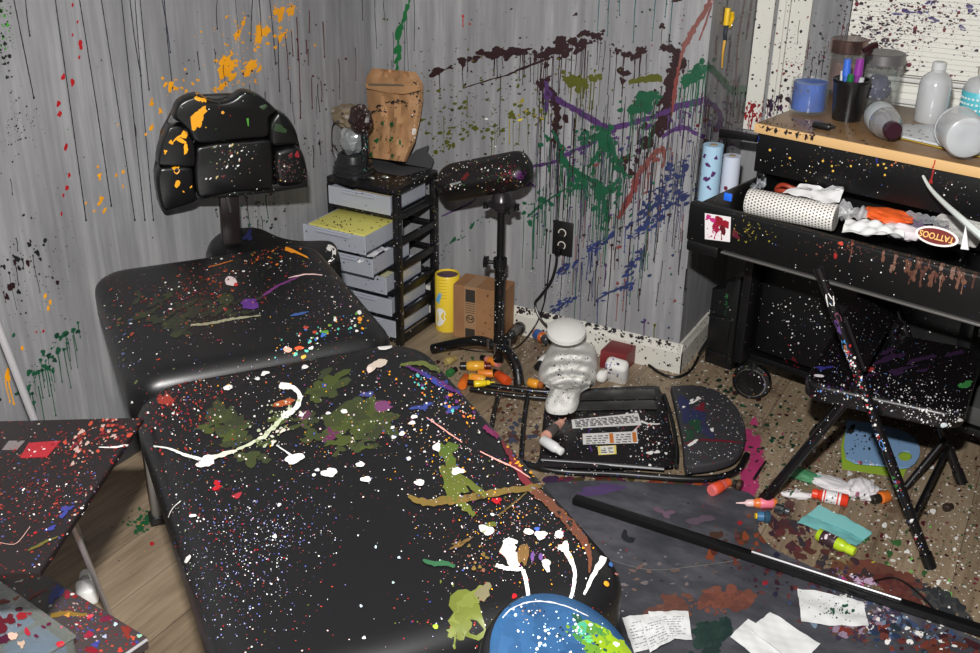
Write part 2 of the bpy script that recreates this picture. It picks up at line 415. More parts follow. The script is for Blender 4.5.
# ================================================================== the tattoo bed
ang = math.radians(-36.66)
BU = V((math.cos(ang), math.sin(ang), 0)); BV = V((-BU.y, BU.x, 0))
BO = V((0.757, -1.471, 0))
BMX = frame(BO, BU)
def bed(u, v, z): return BO + BU * u + BV * v + V((0, 0, z))
bedt = thing('tattoo_bed', 'long black vinyl tattoo bed spattered all over with paint', 'bed', bed(0.15, 0, 0))
def cushion(bm, u0, u1, v0, v1, z0, z1, rp, re, mx=BMX, crown=0.004, far_r=None):
    "rounded plan outline, rounded edges, slightly crowned top"
    cu, cv = (u0 + u1) / 2, (v0 + v1) / 2
    def outline(ins):
        pts = []
        r = max(rp - ins, 0.004)
        for cx, cy, a0 in ((u1 - ins - r, v1 - ins - r, 0), (u0 + ins + r, v1 - ins - r, 90), (u0 + ins + r, v0 + ins + r, 180), (u1 - ins - r, v0 + ins + r, 270)):
            for k in range(7):
                a = math.radians(a0 + k * 15); pts.append((cx + r * math.cos(a), cy + r * math.sin(a)))
        # more points along the straight sides
        out = []
        for i in range(len(pts)):
            p, q = pts[i], pts[(i + 1) % len(pts)]
            L = math.hypot(q[0] - p[0], q[1] - p[1]); n = max(1, int(L / 0.06))
            for k in range(n): out.append((p[0] + (q[0] - p[0]) * k / n, p[1] + (q[1] - p[1]) * k / n))
        return out
    base = outline(0)
    rings = []
    lv = []
    for k in range(5): a = k / 4 * PI / 2; lv.append((re * (1 - math.sin(a)) * 0.5, z0 + re * 0.5 * (1 - math.cos(a))))
    lv = [(re * 0.5, z0)] + [(re * 0.5 * (1 - math.sin(k / 3 * PI / 2)), z0 + re * 0.5 * (1 - math.cos(k / 3 * PI / 2))) for k in range(1, 4)]
    lv += [(re * (1 - math.cos(k / 6 * PI / 2)), z1 - re + re * math.sin(k / 6 * PI / 2)) for k in range(0, 7)]
    for ins, z in lv:
        ring = []
        for (x, y) in base:
            dx, dy = x - cu, y - cv
            hx, hy = (u1 - u0) / 2, (v1 - v0) / 2
            # move inwards along the outline's own normal, near enough by scaling each axis
            ring.append(bm.verts.new(mx @ V((cu + dx * (hx - ins) / hx, cv + dy * (hy - ins) / hy, z))))
        rings.append(ring)
    n = len(base)
    ins0 = lv[-1][0]
    for s in (0.93, 0.8, 0.6, 0.35, 0.12):
        ring = []
        for (x, y) in base:
            dx, dy = x - cu, y - cv
            hx, hy = (u1 - u0) / 2, (v1 - v0) / 2
            ring.append(bm.verts.new(mx @ V((cu + dx * (hx - ins0) / hx * s, cv + dy * (hy - ins0) / hy * s, z1 + crown * (1 - s * s)))))
        rings.append(ring)
    for a in range(len(rings) - 1):
        for i in range(n):
            j = (i + 1) % n; bm.faces.new((rings[a][i], rings[a][j], rings[a + 1][j], rings[a + 1][i]))
    bm.faces.new(rings[0][::-1]); bm.faces.new(rings[-1])
bm = mk(); cushion(bm, -0.008, 0.880, -0.275, 0.313, 0.485, 0.600, 0.085, 0.05); bed_main = obj('main_cushion', bm, VINYL, bedt, 60)
bm = mk(); cushion(bm, -0.62, -0.014, -0.278, 0.268, 0.485, 0.602, 0.06, 0.045); bed_head = obj('head_cushion', bm, VINYL, bedt, 60)
bm = mk()
for s in (-0.2, 0.2): box(bm, (0.15, s, 0.465), (1.3, 0.04, 0.038), BMX, 0.004)
for u in (-0.45, 0.15, 0.75): box(bm, (u, 0, 0.465), (0.04, 0.36, 0.034), BMX, 0.004)
obj('frame', bm, BLKPLAIN, bedt)
for u, v in ((-0.42, -0.22), (-0.42, 0.2), (0.7, -0.17), (0.7, 0.17)):
    bm = mk(); box(bm, (u, v, 0.235), (0.032, 0.032, 0.43), BMX, 0.004); lg = obj('leg', bm, STEEL, bedt, label='brushed steel leg')
    bm = mk(); box(bm, (u, v, 0.011), (0.044, 0.044, 0.022), BMX, 0.004); obj('foot', bm, BLKPLAIN, lg, label='black rubber foot')
bm = mk(); cyl(bm, bed(-0.42, -0.2, 0.12), bed(-0.42, 0.18, 0.12), 0.011); obj('stretcher', bm, CHROME, bedt, label='chrome cross bar')
bm = mk(); cyl(bm, bed(0.9, -0.04, 0.47), bed(0.985, -0.04, 0.47), 0.018); bm2 = bm
lathe(bm2, [(0.0, 0.0), (0.026, 0.002), (0.032, 0.012), (0.032, 0.028), (0.024, 0.04), (0.0, 0.044)], bed(0.925, -0.11, 0.465), (0, 0, 1)); cyl(bm2, bed(0.8, -0.11, 0.47), bed(0.93, -0.11, 0.47), 0.014)
obj('release_knob', bm2, BLKPLAST, bedt, label='round black release knob under the foot end')

# ================================================================== the artist chair with a cushioned back, behind the head of the bed
CN = V((0.8, -0.6, 0)); CP = CN * 0.655
ct = thing('artist_chair', 'black artist chair with a back of six padded cushions, against the left wall', 'chair', (0.27, -0.86, 0))
def back_poly(pts, lift=0.0): return [atp(x, y, CP + CN * lift, CN) for x, y in pts]
segs = {
 'top': [(170, 112), (176, 98), (194, 91), (205, 96), (216, 98), (228, 95), (238, 88), (248, 89), (260, 95), (271, 106), (264, 113), (263, 131), (240, 134), (195, 138), (184, 125)],
 'upper_right': [(273, 107), (283, 113), (291, 126), (293, 139), (281, 140), (268, 141), (265, 131), (266, 117)],
 'upper_left': [(166, 122), (176, 121), (184, 128), (190, 139), (191, 158), (186, 161), (160, 160), (155, 157), (158, 140)],
 'middle': [(193, 142), (215, 138), (245, 136), (264, 135), (267, 145), (268, 178), (262, 184), (230, 186), (200, 192), (193, 186), (191, 165)],
 'lower_right': [(271, 146), (283, 142), (294, 143), (300, 153), (303, 172), (297, 178), (280, 181), (272, 177), (269, 158)],
 'lower_left': [(157, 162), (175, 161), (188, 163), (190, 178), (193, 190), (191, 196), (170, 203), (160, 204), (155, 190), (153, 172)],
}
backs = []
for k, pts in segs.items():
    pts = [(p.x, p.y) for p in [V((q.x, q.y, 0)) for q in smooth_pts([V((x, y, 0)) for x, y in pts + [pts[0]]], 3)][:-1]]
    bm = mk(); prism(bm, back_poly(pts, 0.0), CN * 0.055, 0.016, 3)
    backs.append(obj('back_cushion', bm, VINYL2, ct, 50))
hull = [(156, 196), (153, 170), (160, 130), (176, 100), (196, 94), (240, 92), (262, 99), (285, 116), (297, 140), (304, 178), (270, 187), (200, 196), (162, 206)]
bm = mk(); prism(bm, back_poly(hull, -0.02), CN * 0.022, 0.004); obj('back_panel', bm, BLKPLAIN, ct)
bm = mk(); prism(bm, back_poly([(192, 189), (268, 182), (304, 174), (305, 184), (268, 190), (192, 197)], 0.002), CN * 0.03, 0.004); obj('back_bracket', bm, BLKPLAST, ct)
bm = mk()
pa, pb = atp(228, 186, CP, CN), atp(231, 240, CP, CN)
box(bm, (0, 0, 0), ((pa - pb).length + 0.02, 0.05, 0.02), frame((pa + pb) / 2, pa - pb, CN), 0.004); obj('post', bm, mat('dark brown black post', (30, 24, 24), 0.35), ct)
bm = mk(); cyl(bm, atp(226, 189, CP + CN * 0.012, CN), atp(231, 212, CP + CN * 0.012, CN), 0.005); obj('bolt', bm, STEEL, ct)
sp = [(205, 250), (210, 238), (222, 230), (243, 226), (262, 227), (280, 235), (300, 239), (330, 239), (338, 246), (341, 264), (338, 285), (300, 300), (230, 285)]
sp = smooth_pts([at(x, y, 0.53) for x, y in sp + [sp[0]]], 3)[:-1]
sp = [q - BU * max(0, (q - BO).dot(BU) + 0.632) for q in sp]
bm = mk(); prism(bm, sp, (0, 0, -0.07), 0.016, 3); chair_seat = obj('seat', bm, VINYL2, ct, 50)
cc = V((0.27, -0.86, 0))
bm = mk(); cyl(bm, cc + V((0, 0, 0.08)), cc + V((0, 0, 0.26)), 0.028); cyl(bm, cc + V((0, 0, 0.26)), cc + V((0, 0, 0.462)), 0.016); obj('gas_column', bm, BLKPLAIN, ct)
for k in range(5):
    a = k * 2 * PI / 5 + 0.3; e = cc + V((math.cos(a) * 0.2, math.sin(a) * 0.2, 0.07))
    bm = mk(); tube(bm, [cc + V((0, 0, 0.1)), (cc + e) / 2 + V((0, 0, 0.06)), e], 0.016, 8, 4); l = obj('leg', bm, BLKPLAIN, ct)
    bm = mk(); p = e - V((0, 0, 0.042)); cyl(bm, p - V((0.012, 0, 0)), p + V((0.012, 0, 0)), 0.027); cyl(bm, e, p, 0.006); obj('caster', bm, BLKPLAIN, l)

# ================================================================== the drawer cart
cx1, cx0, cy0, cy1, ctop = 0.285, 0.016, -0.30, -0.06, 0.540
dt = thing('drawer_cart', 'black framed cart of clear drawers in the corner', 'drawer cart', ((cx0 + cx1) / 2, (cy0 + cy1) / 2, 0))
CARTB = black('black cart plastic', 0.38, 0.55, (17, 17, 18), 90, 0.42, [(120, 110, 60), WHITE, (70, 60, 40), (90, 60, 110)], 7.0)
bm = mk(); box(bm, ((cx0 + cx1) / 2, (cy0 + cy1) / 2, ctop - 0.011), (cx1 - cx0, cy1 - cy0, 0.022), bev=0.005); cart_top = obj('top_panel', bm, CARTB, dt)
for x in (cx0 + 0.011, cx1 - 0.011):
    for y in (cy0 + 0.011, cy1 - 0.011):
        bm = mk(); box(bm, (x, y, (ctop - 0.022) / 2), (0.022, 0.024, ctop - 0.024), bev=0.003); obj('post', bm, CARTB, dt)
nlev = 6; zs = [0.02 + i * (ctop - 0.03) / nlev for i in range(nlev)]
step = zs[1] - zs[0]
for z in zs:
    bm = mk()
    for x in (cx0 + 0.008, cx1 - 0.008): box(bm, (x, (cy0 + cy1) / 2, z), (0.012, cy1 - cy0 - 0.05, 0.024), bev=0.002)
    box(bm, ((cx0 + cx1) / 2, cy0 + 0.008, z), (cx1 - cx0 - 0.045, 0.012, 0.014), bev=0.002); box(bm, ((cx0 + cx1) / 2, cy1 - 0.012, z), (cx1 - cx0 - 0.045, 0.012, 0.014), bev=0.002)
    obj('rail', bm, CARTB, dt)
CLOUD = clear('cloudy drawer plastic', (205, 210, 222), 0.05, 0.25, 0.56, (212, 217, 228))
def tray(bm, x0, x1, y0, y1, z0, z1, t=0.003, mx=ID):
    box(bm, ((x0 + x1) / 2, (y0 + y1) / 2, z0 + t / 2), (x1 - x0, y1 - y0, t), mx)
    for y in (y0 + t / 2, y1 - t / 2): box(bm, ((x0 + x1) / 2, y, (z0 + z1) / 2), (x1 - x0, t, z1 - z0), mx)
    for x in (x0 + t / 2, x1 - t / 2): box(bm, (x, (y0 + y1) / 2, (z0 + z1) / 2), (t, y1 - y0 - 2 * t, z1 - z0), mx)
pulls = {5: 0.012, 4: 0.15, 3: 0.115, 2: 0.045, 1: 0.02, 0: 0.0}
drawers = {}
for i in range(nlev):
    z0 = zs[i] + 0.014; z1 = zs[i] + step - 0.016; p = pulls[i]
    bm = mk(); y0 = cy0 + 0.002 - p; tray(bm, cx0 + 0.024, cx1 - 0.024, y0, cy1 - 0.03 - p, z0, z1)
    box(bm, ((cx0 + cx1) / 2, y0 - 0.003, (z0 + z1) / 2), (cx1 - cx0 - 0.036, 0.006, z1 - z0 + 0.004), bev=0.002)
    box(bm, ((cx0 + cx1) / 2, y0 - 0.01, z1 - 0.006), (0.12, 0.012, 0.008), bev=0.002)
    drawers[i] = (obj('drawer', bm, CLOUD, dt, 0), y0, z0, z1)
# things lying in the drawers
YPAPER = mat('yellow paper', (205, 198, 105), 0.6, spots=[(70, 0.5, 0.55, 4, [(110, 60, 30), (60, 80, 40), (70, 40, 30)], 3.0)])
o, y0, z0, z1 = drawers[4]
bm = mk(); box(bm, ((cx0 + cx1) / 2, y0 + 0.105, z1 - 0.012), (cx1 - cx0 - 0.062, 0.195, 0.03), bev=0.004); ypad = tag(obj('paper_pad', bm, YPAPER), 'thick yellow paper pad in the drawer pulled out furthest', 'paper pad')
o, y0, z0, z1 = drawers[5]
bm = mk(); box(bm, ((cx0 + cx1) / 2 + 0.02, y0 + 0.05, z0 + 0.022), (0.15, 0.07, 0.034), bev=0.004); tag(obj('card_box', bm, mat('cream card', (214, 196, 165), 0.6)), 'cream coloured flat box inside the top drawer', 'box')
o, y0, z0, z1 = drawers[2]
bm = mk(); box(bm, ((cx0 + cx1) / 2 + 0.02, y0 + 0.09, z0 + 0.018), (0.17, 0.14, 0.026), bev=0.004); tag(obj('card_stack', bm, mat('ivory card', (200, 198, 160), 0.6)), 'ivory card stack in the drawer below the two pulled out', 'cards')
o, y0, z0, z1 = drawers[3]
bm = mk(); sheet(bm, (cx0 + 0.15, y0 + 0.02, z1 - 0.008), (cx1 - 0.03, y0 + 0.02, z1 - 0.005), (cx1 - 0.03, y0 + 0.1, z1 - 0.004), (cx0 + 0.13, y0 + 0.1, z1 - 0.006), amp=0.008, seed=4)
tag(obj('paper_wrapper', bm, mat('white wrapper', (225, 222, 228), 0.5)), 'crumpled white wrapper in the third drawer from the top', 'wrapper')

# ------ on the cart: ribbed base with crumpled plastic, brown bag, sheet added as the bag's shadow
g = V((0.071, -0.228, ctop + 0.0005))
kt = thing('ribbed_holder', 'dark ribbed round holder stuffed with crumpled plastic and brown paper, on the cart', 'holder', g)
RIB = black('dark ribbed metal', 0.28, 0.5, (44, 44, 46), 80, 0.4, [(30, 90, 55), (20, 20, 20), (30, 90, 55)], 3.7, metal=0.3)
bm = mk()
prof = [(0.066, 0), (0.066, 0.007), (0.062, 0.010), (0.064, 0.014), (0.064, 0.020), (0.059, 0.024), (0.060, 0.028), (0.060, 0.035), (0.052, 0.040), (0.050, 0.05), (0.047, 0.062), (0.040, 0.066), (0.036, 0.066), (0.034, 0.06)]
lathe(bm, prof, g, seg=32); obj('ribbed_base', bm, RIB, kt, 30)
bm = mk(); lump(bm, g + V((0.0, 0, 0.108)), (0.04, 0.038, 0.05), 0.16, 5, 3, 3); obj('crumpled_plastic', bm, clear('crumpled clear film', (225, 230, 235), 0.22, 0.12, 0.25), kt, 20)
bm = mk(); lump(bm, g + V((-0.012, 0.008, 0.176)), (0.056, 0.044, 0.038), 0.34, 6, 5, 3); obj('brown_paper', bm, mat('dirty brown paper', (112, 98, 78), 0.7, spots=[(60, 0.5, 0.7, 4, [(60, 50, 45), (140, 135, 130)], 1.0)]), kt, 15)
bm = mk(); lump(bm, g + V((0.036, -0.002, 0.175)), (0.038, 0.034, 0.048), 0.3, 7, 8, 3); obj('dark_film', bm, black('dark stained film', 0.2, 0.8, (42, 30, 30), 80, 0.5, [(120, 90, 80), (170, 165, 160), (30, 25, 25)], 9.0), kt, 15)
bm = mk()
for dx, dy in ((-0.068, 0), (-0.05, -0.03)):
    tube(bm, [g + V((dx * 0.85, dy, 0.03)), g + V((dx * 1.12, dy, 0.075)), g + V((dx * 1.05, dy, 0.145)), g + V((dx * 0.7, dy, 0.165))], 0.0016, 6, 4)
tube(bm, [g + V((-0.075, 0, 0.085)), g + V((-0.055, -0.03, 0.092)), g + V((-0.03, -0.04, 0.08))], 0.0016, 6, 4)
tube(bm, [g + V((-0.077, 0, 0.11)), g + V((-0.056, -0.03, 0.112))], 0.0016, 6)
obj('wire', bm, BLKPLAIN, kt)
bm = mk(); tube(bm, [g + V((0.052, -0.012, 0.02)), g + V((0.056, -0.01, 0.08)), g + V((0.05, -0.005, 0.15))], 0.012, 10, 4); obj('tube', bm, black('dark spattered tube', 0.3, 0.7, (24, 22, 24), 90, 0.5, [(150, 150, 150), (60, 160, 150), WHITE], 2.7), kt)
# brown bag leaning on the wall
def bagp(x, y, d): return aty(x, y, d)
bt = thing('paper_bag', 'crumpled brown paper bag with folded top, leaning on the wall', 'bag', (0.2, -0.1, ctop))
def Y_of(y): return -0.035 - (y - 68) / 95 * 0.075
bm = mk()
N1, N2 = 16, 20
rw = random.Random(5)
left = [(372, 68), (366, 78), (367, 95), (368, 115), (368, 135), (367, 157)]
right = [(416, 72), (423, 84), (423, 100), (420, 120), (415, 142), (406, 162)]
def lerp_pts(pts, t):
    f = t * (len(pts) - 1); i = min(int(f), len(pts) - 2); k = f - i
    return pts[i][0] + (pts[i + 1][0] - pts[i][0]) * k, pts[i][1] + (pts[i + 1][1] - pts[i][1]) * k
fr_, bk_ = [], []
for j in range(N2 + 1):
    t = j / N2; l = lerp_pts(left, t); r = lerp_pts(right, t); a, b = [], []
    for i in range(N1 + 1):
        s = i / N1; x = l[0] + (r[0] - l[0]) * s; y = l[1] + (r[1] - l[1]) * s
        puff = 0.034 * (math.sin(PI * s) ** 0.45) * (0.25 + 0.75 * min(1, max(0, (t - 0.06) / 0.25)))
        wr = 0.009 * math.sin(9 * s + 14 * t) + 0.008 * math.sin(23 * s - 9 * t + 1) + 0.007 * rw.uniform(-1, 1)
        Yb = Y_of(y)
        a.append(bm.verts.new(aty(x, y, Yb - puff - wr * math.sin(PI * s)))); b.append(bm.verts.new(aty(x, y, min(-0.004, Yb + 0.02 * math.sin(PI * s)))))
    fr_.append(a); bk_.append(b)
for j in range(N2):
    for i in range(N1):
        bm.faces.new((fr_[j][i], fr_[j][i + 1], fr_[j + 1][i + 1], fr_[j + 1][i])); bm.faces.new((bk_[j][i], bk_[j + 1][i], bk_[j + 1][i + 1], bk_[j][i + 1]))
rim = [(0, i) for i in range(N1)] + [(j, N1) for j in range(N2)] + [(N2, i) for i in range(N1, 0, -1)] + [(j, 0) for j in range(N2, 0, -1)]
for k in range(len(rim)):
    p, q = rim[k], rim[(k + 1) % len(rim)]
    bm.faces.new((fr_[p[0]][p[1]], fr_[q[0]][q[1]], bk_[q[0]][q[1]], bk_[p[0]][p[1]]))
KRAFT = mat('brown kraft paper', (162, 122, 84), 0.7, mottle=0.12)
bag = obj('bag_body', bm, KRAFT, bt, 35)
bm = mk(); fl = [(366, 83), (400, 84), (412, 80), (418, 78), (421, 90), (410, 93), (404, 94), (385, 92), (367, 88)]
prism(bm, [aty(x, y, Y_of(y) - 0.046) for x, y in fl], (0, -0.006, 0), 0.002); bagfold = obj('folded_top', bm, KRAFT, bt)
bm = mk(); prism(bm, [aty(x, y, Y_of(y) - 0.0535) for x, y in [(368, 83.5), (404, 84.5), (404, 86), (369, 85.5)]], (0, -0.0015, 0)); obj('clip', bm, mat('grey metal strip', (90, 80, 66), 0.4), bagfold)
bm = mk()  # dark sheet shaped and coloured as the shadow the bag casts
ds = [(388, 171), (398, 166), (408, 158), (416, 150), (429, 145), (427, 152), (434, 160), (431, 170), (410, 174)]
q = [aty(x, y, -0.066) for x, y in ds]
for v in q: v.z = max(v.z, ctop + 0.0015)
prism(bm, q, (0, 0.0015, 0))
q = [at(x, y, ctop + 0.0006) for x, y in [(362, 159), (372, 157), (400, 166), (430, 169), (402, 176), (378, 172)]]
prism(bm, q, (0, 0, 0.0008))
tag(obj('bag_shadow_sheet', bm, mat('bag shadow grey', (62, 62, 65), 0.7)), 'dark grey sheet standing in for the shadow of the brown paper bag', 'sheet')
for nm, (px_, py_), lab in (('foil_scrap', (372, 178), 'silvery scrap lying on the cart top in front of the bag'), ('foil_scrap', (385, 177), 'larger silvery scrap on the cart top, nearer its right edge')):
    bm = mk(); lump(bm, at(px_, py_, ctop + 0.005), (0.010 if px_ < 380 else 0.013, 0.006, 0.005), 0.3, 6, px_, 2); tag(obj(nm, bm, mat('silver foil', (190, 190, 180), 0.25, 0.8)), lab, 'scrap')
# ================================================================== the arm rest on its tripod
PX, PY = 0.628, -0.27
at_ = thing('arm_rest_stand', 'black padded arm rest on a tripod pole beside the cardboard box', 'arm rest', (PX, PY, 0))
AX = V((0.95, 0.10, 0.30)).normalized()
AM = frame((0.562, -0.262, 0.618), AX, V((-0.05, -0.55, 0.83)))
bm = mk(); cushion(bm, -0.15, 0.15, -0.055, 0.06, -0.036, 0.036, 0.045, 0.03, AM, 0.006)
ARMV = black('arm rest vinyl', 0.35, 0.45, (20, 18, 19), 85, 0.45, [(110, 30, 35), WHITE, (90, 80, 40), (110, 30, 35), (150, 120, 60), (70, 110, 60)], 1.4, bump=0.02)
arm_pad = obj('pad', bm, ARMV, at_, 60)
bm = mk(); lathe(bm, [(0.0, 0), (0.022, 0), (0.022, 0.008), (0.042, 0.014), (0.044, 0.024), (0.03, 0.03), (0.024, 0.05), (0.018, 0.056), (0.0, 0.056)], (PX, PY, 0.528)); obj('swivel', bm, mat('dark swivel metal', (62, 58, 62), 0.28, 0.6), at_)
bm = mk()
for a in (0.3, 2.4, 3.5, 5.6):
    p = V((PX + 0.046 * math.cos(a), PY + 0.046 * math.sin(a), 0.54)); lathe(bm, [(0.0, -0.011), (0.009, -0.009), (0.007, 0), (0.009, 0.009), (0.0, 0.011)], p)
obj('knobs', bm, BLKPLAIN, at_)
bm = mk(); cyl(bm, (PX, PY, 0.03), (PX, PY, 0.36), 0.016, seg=20); pole = obj('pole', bm, BLKMETAL, at_)
bm = mk(); cyl(bm, (PX, PY, 0.36), (PX, PY, 0.53), 0.011); obj('inner_pole', bm, BLKPLAIN, at_)
bm = mk(); cyl(bm, (PX, PY, 0.345), (PX, PY, 0.375), 0.021)
cyl(bm, (PX - 0.018, PY - 0.006, 0.36), (PX - 0.034, PY - 0.012, 0.36), 0.006)
lathe(bm, [(0.006, 0), (0.02, 0.001), (0.016, 0.008), (0.02, 0.013), (0.006, 0.014)], (PX - 0.034, PY - 0.012, 0.36), (-1, -0.3, 0), 8)
obj('clamp_knob', bm, BLKPLAST, at_)
hub = V((PX, PY, 0.075))
for pts in ([hub, hub + V((-0.06, -0.0, 0.008)), hub + V((-0.13, -0.005, -0.012)), (0.40, -0.28, 0.018)],
            [hub, hub + V((0.0, 0.08, 0.006)), (0.60, -0.115, 0.058), (0.585, -0.045, 0.04)],
            [hub, hub + V((0.045, -0.025, 0.008)), hub + V((0.092, -0.055, -0.018)), (0.742, -0.348, 0.017)]):
    bm = mk(); tube(bm, pts, 0.0165, 12, 6); lg = obj('leg', bm, BLKMETAL, at_)
    e = V(pts[-1]); d = (e - V(pts[-2])).normalized(); bm = mk(); cyl(bm, e - d * 0.012, e + d * 0.006, 0.0168 if e.z < .03 else .021); obj('end_cap', bm, BLKPLAST, lg)
bm = mk()
for dx, dy in ((-0.025, -0.02), (0.03, 0.012), (0.004, -0.03)): cyl(bm, hub + V((dx, dy, 0.002)), hub + V((dx, dy, 0.03)), 0.006)
obj('bolts', bm, STEEL, at_)

# ------ can and box by the wall
ca = at(444, 325) + V((0.0, 0.012, 0)); ca = V((0.336, -0.09, 0))
cnt = thing('wipes_can', 'yellow picture can beside the cardboard box', 'can', ca)
CANP = mat('yellow can label', (238, 205, 60), 0.35)
bm = mk(); lathe(bm, [(0.040, 0.0), (0.042, 0.004), (0.042, 0.196), (0.040, 0.2), (0.037, 0.2), (0.037, 0.19), (0.0, 0.19)], ca, seg=32); can_b = obj('can_body', bm, CANP, cnt)
bm = mk(); lathe(bm, [(0.036, 0.1905), (0.036, 0.194), (0.0, 0.194)], ca, seg=32); obj('lid', bm, mat('dull purple lid', (96, 70, 92), 0.5, mottle=0.4), cnt)
bm = mk()
fl, fr2 = at(449, 336), at(516, 331)
bl_c = V((0.386, -0.138, 0)); 
bxm = frame(bl_c, V((0.985, 0.115, 0)))
cb = thing('cardboard_box', 'taped brown cardboard box on the floor under the arm rest', 'box', bxm @ V((0.09, 0.05, 0)))
CARD = mat('cardboard', (150, 108, 72), 0.75, mottle=0.12)
box(bm, (0.088, 0.053, 0.0945), (0.176, 0.105, 0.189), bxm, 0.002); cbox = obj('carton', bm, CARD, cb, 0)
TAPE = mat('printed paper tape', (158, 124, 92), 0.45); TAPED = mat('dark tape', (58, 52, 48), 0.4)
bm = mk(); box(bm, (0.062, -0.0004, 0.0945), (0.042, 0.0012, 0.188), bxm); box(bm, (0.062, 0.053, 0.1894), (0.042, 0.105, 0.0012), bxm); tape = obj('tape', bm, TAPE, cb, 0)
for z, h in ((0.158, 0.044), (0.02, 0.04)):
    bm = mk(); box(bm, (0.062, -0.0014, z), (0.034, 0.0012, h), bxm); obj('dark_tape', bm, TAPED, tape, 0)
bm = mk()
for k in range(5): box(bm, (0.062, -0.0014, 0.098 + k * 0.008), (0.034, 0.001, 0.0014), bxm)
obj('printed_lines', bm, TAPED, tape, 0)
bm = mk()
for k in range(20):
    a = k / 20 * 2 * PI; r = 0.013
    box(bm, (0.062 + r * math.cos(a), -0.0014, 0.076 + r * math.sin(a)), (0.0045, 0.001, 0.0025), bxm)
for k in range(12):
    a = PI + (k / 11) * PI; box(bm, (0.062 + 0.008 * math.cos(a), -0.0014, 0.079 + 0.006 * math.sin(a)), (0.003, 0.001, 0.002), bxm)
box(bm, (0.058, -0.0014, 0.081), (0.009, 0.001, 0.002), bxm); box(bm, (0.066, -0.0014, 0.077), (0.007, 0.001, 0.002), bxm)
obj('printed_logo', bm, TAPED, tape, 0)

# ------ outlet with two cords
ot = thing('wall_outlet', 'black wall outlet plate low on the splattered back wall', 'outlet', (0.71, -0.003, 0.366))
bm = mk(); box(bm, (0.71, -0.0035, 0.367), (0.071, 0.006, 0.115), bev=0.003); obj('cover_plate', bm, mat('black cover plate', (24, 24, 25), 0.4), ot)
for dz in (0.021, -0.021):
    bm = mk(); lathe(bm, [(0.0, 0), (0.017, 0), (0.016, 0.003), (0.0, 0.003)], (0.71, -0.0065, 0.367 + dz), (0, -1, 0), 20); s = obj('socket', bm, mat('dark socket', (36, 34, 33), 0.4), ot)
    bm = mk(); tube(bm, [(0.71 + 0.0125 * math.cos(a), -0.0102, 0.367 + dz + 0.0125 * math.sin(a) * (1 if dz > 0 else 1)) for a in [math.radians(t) for t in (190, 150, 110, 70, 30, -10, -50)]], 0.0016, 6, 2); obj('worn_rim', bm, mat('bare white plastic', (220, 215, 205), 0.4), s)
bm = mk(); cyl(bm, (0.703, -0.0105, 0.325), (0.703, -0.03, 0.325), 0.008); box(bm, (0.703, -0.018, 0.325), (0.018, 0.022, 0.02), bev=0.003)
tube(bm, [(0.703, -0.028, 0.318), (0.702, -0.03, 0.28), (0.685, -0.028, 0.22), (0.648, -0.026, 0.16), (0.632, -0.026, 0.13), (0.658, -0.034, 0.085), (0.70, -0.024, 0.04), (0.735, -0.021, 0.006)], 0.0045, 8, 6)
tag(obj('power_cord', bm, BLKPLAIN), 'black power cord hanging from the wall outlet', 'cord')
bm = mk()
tube(bm, [(0.675, -0.0145, 0.31), (0.668, -0.0165, 0.2), (0.662, -0.017, 0.15), (0.652, -0.019, 0.105), (0.635, -0.035, 0.05), (0.61, -0.13, 0.005), (0.52, -0.2, 0.004), (0.40, -0.215, 0.004)], 0.0024, 8, 6)
tag(obj('thin_cable', bm, BLKPLAIN), 'thin black cable running down the wall and along the floor behind the tripod', 'cord')
bm = mk()
tube(bm, [at(632, 352, 0.004), at(645, 362, 0.004), at(662, 374, 0.004), at(677, 377, 0.004), at(690, 371, 0.004), at(698, 358, 0.004) , (1.175, 0.06, 0.06), (1.185, 0.14, 0.09)], 0.005, 8, 6)
tag(obj('baseboard_cable', bm, BLKPLAIN), 'black cable looping around the white baseboard corner', 'cord')
# ------ tool hung on the nook wall
tt = thing('hung_tool', 'yellow handled brush hung on the narrow wall beside the window', 'brush', (XC, 0.25, 1.0))
def nk(x, y, d=0.01): return atx(x, y, XC + d)
YH = mat('yellow plastic', (235, 190, 30), 0.4)
bm = mk(); tube(bm, [nk(728, 8), nk(727, 16), nk(726, 25)], 0.008, 8, 3); obj('handle', bm, YH, tt)
bm = mk(); tube(bm, [nk(732, 13), nk(732, 19), nk(729, 26)], 0.0065, 8, 3); obj('handle', bm, YH, tt)
bm = mk(); tube(bm, [nk(727, 25), nk(725, 32), nk(725, 40)], 0.006, 8, 3); obj('neck', bm, mat('dark blue grey', (50, 55, 65), 0.4), tt)
bm = mk(); tube(bm, [nk(725, 39), nk(723, 52), nk(722, 68)], 0.005, 8, 3, 0.0018); obj('bristle_end', bm, mat('ochre wood', (205, 155, 50), 0.5), tt)
bm = mk(); tube(bm, [nk(731, 25, 0.006), nk(737, 18, 0.006), nk(748, 13, 0.006), nk(757, 10, 0.006)], 0.0012, 6, 4); cyl(bm, atx(731, 25, XC), atx(731, 25, XC + 0.014), 0.003); obj('hanging_wire', bm, STEEL, tt)

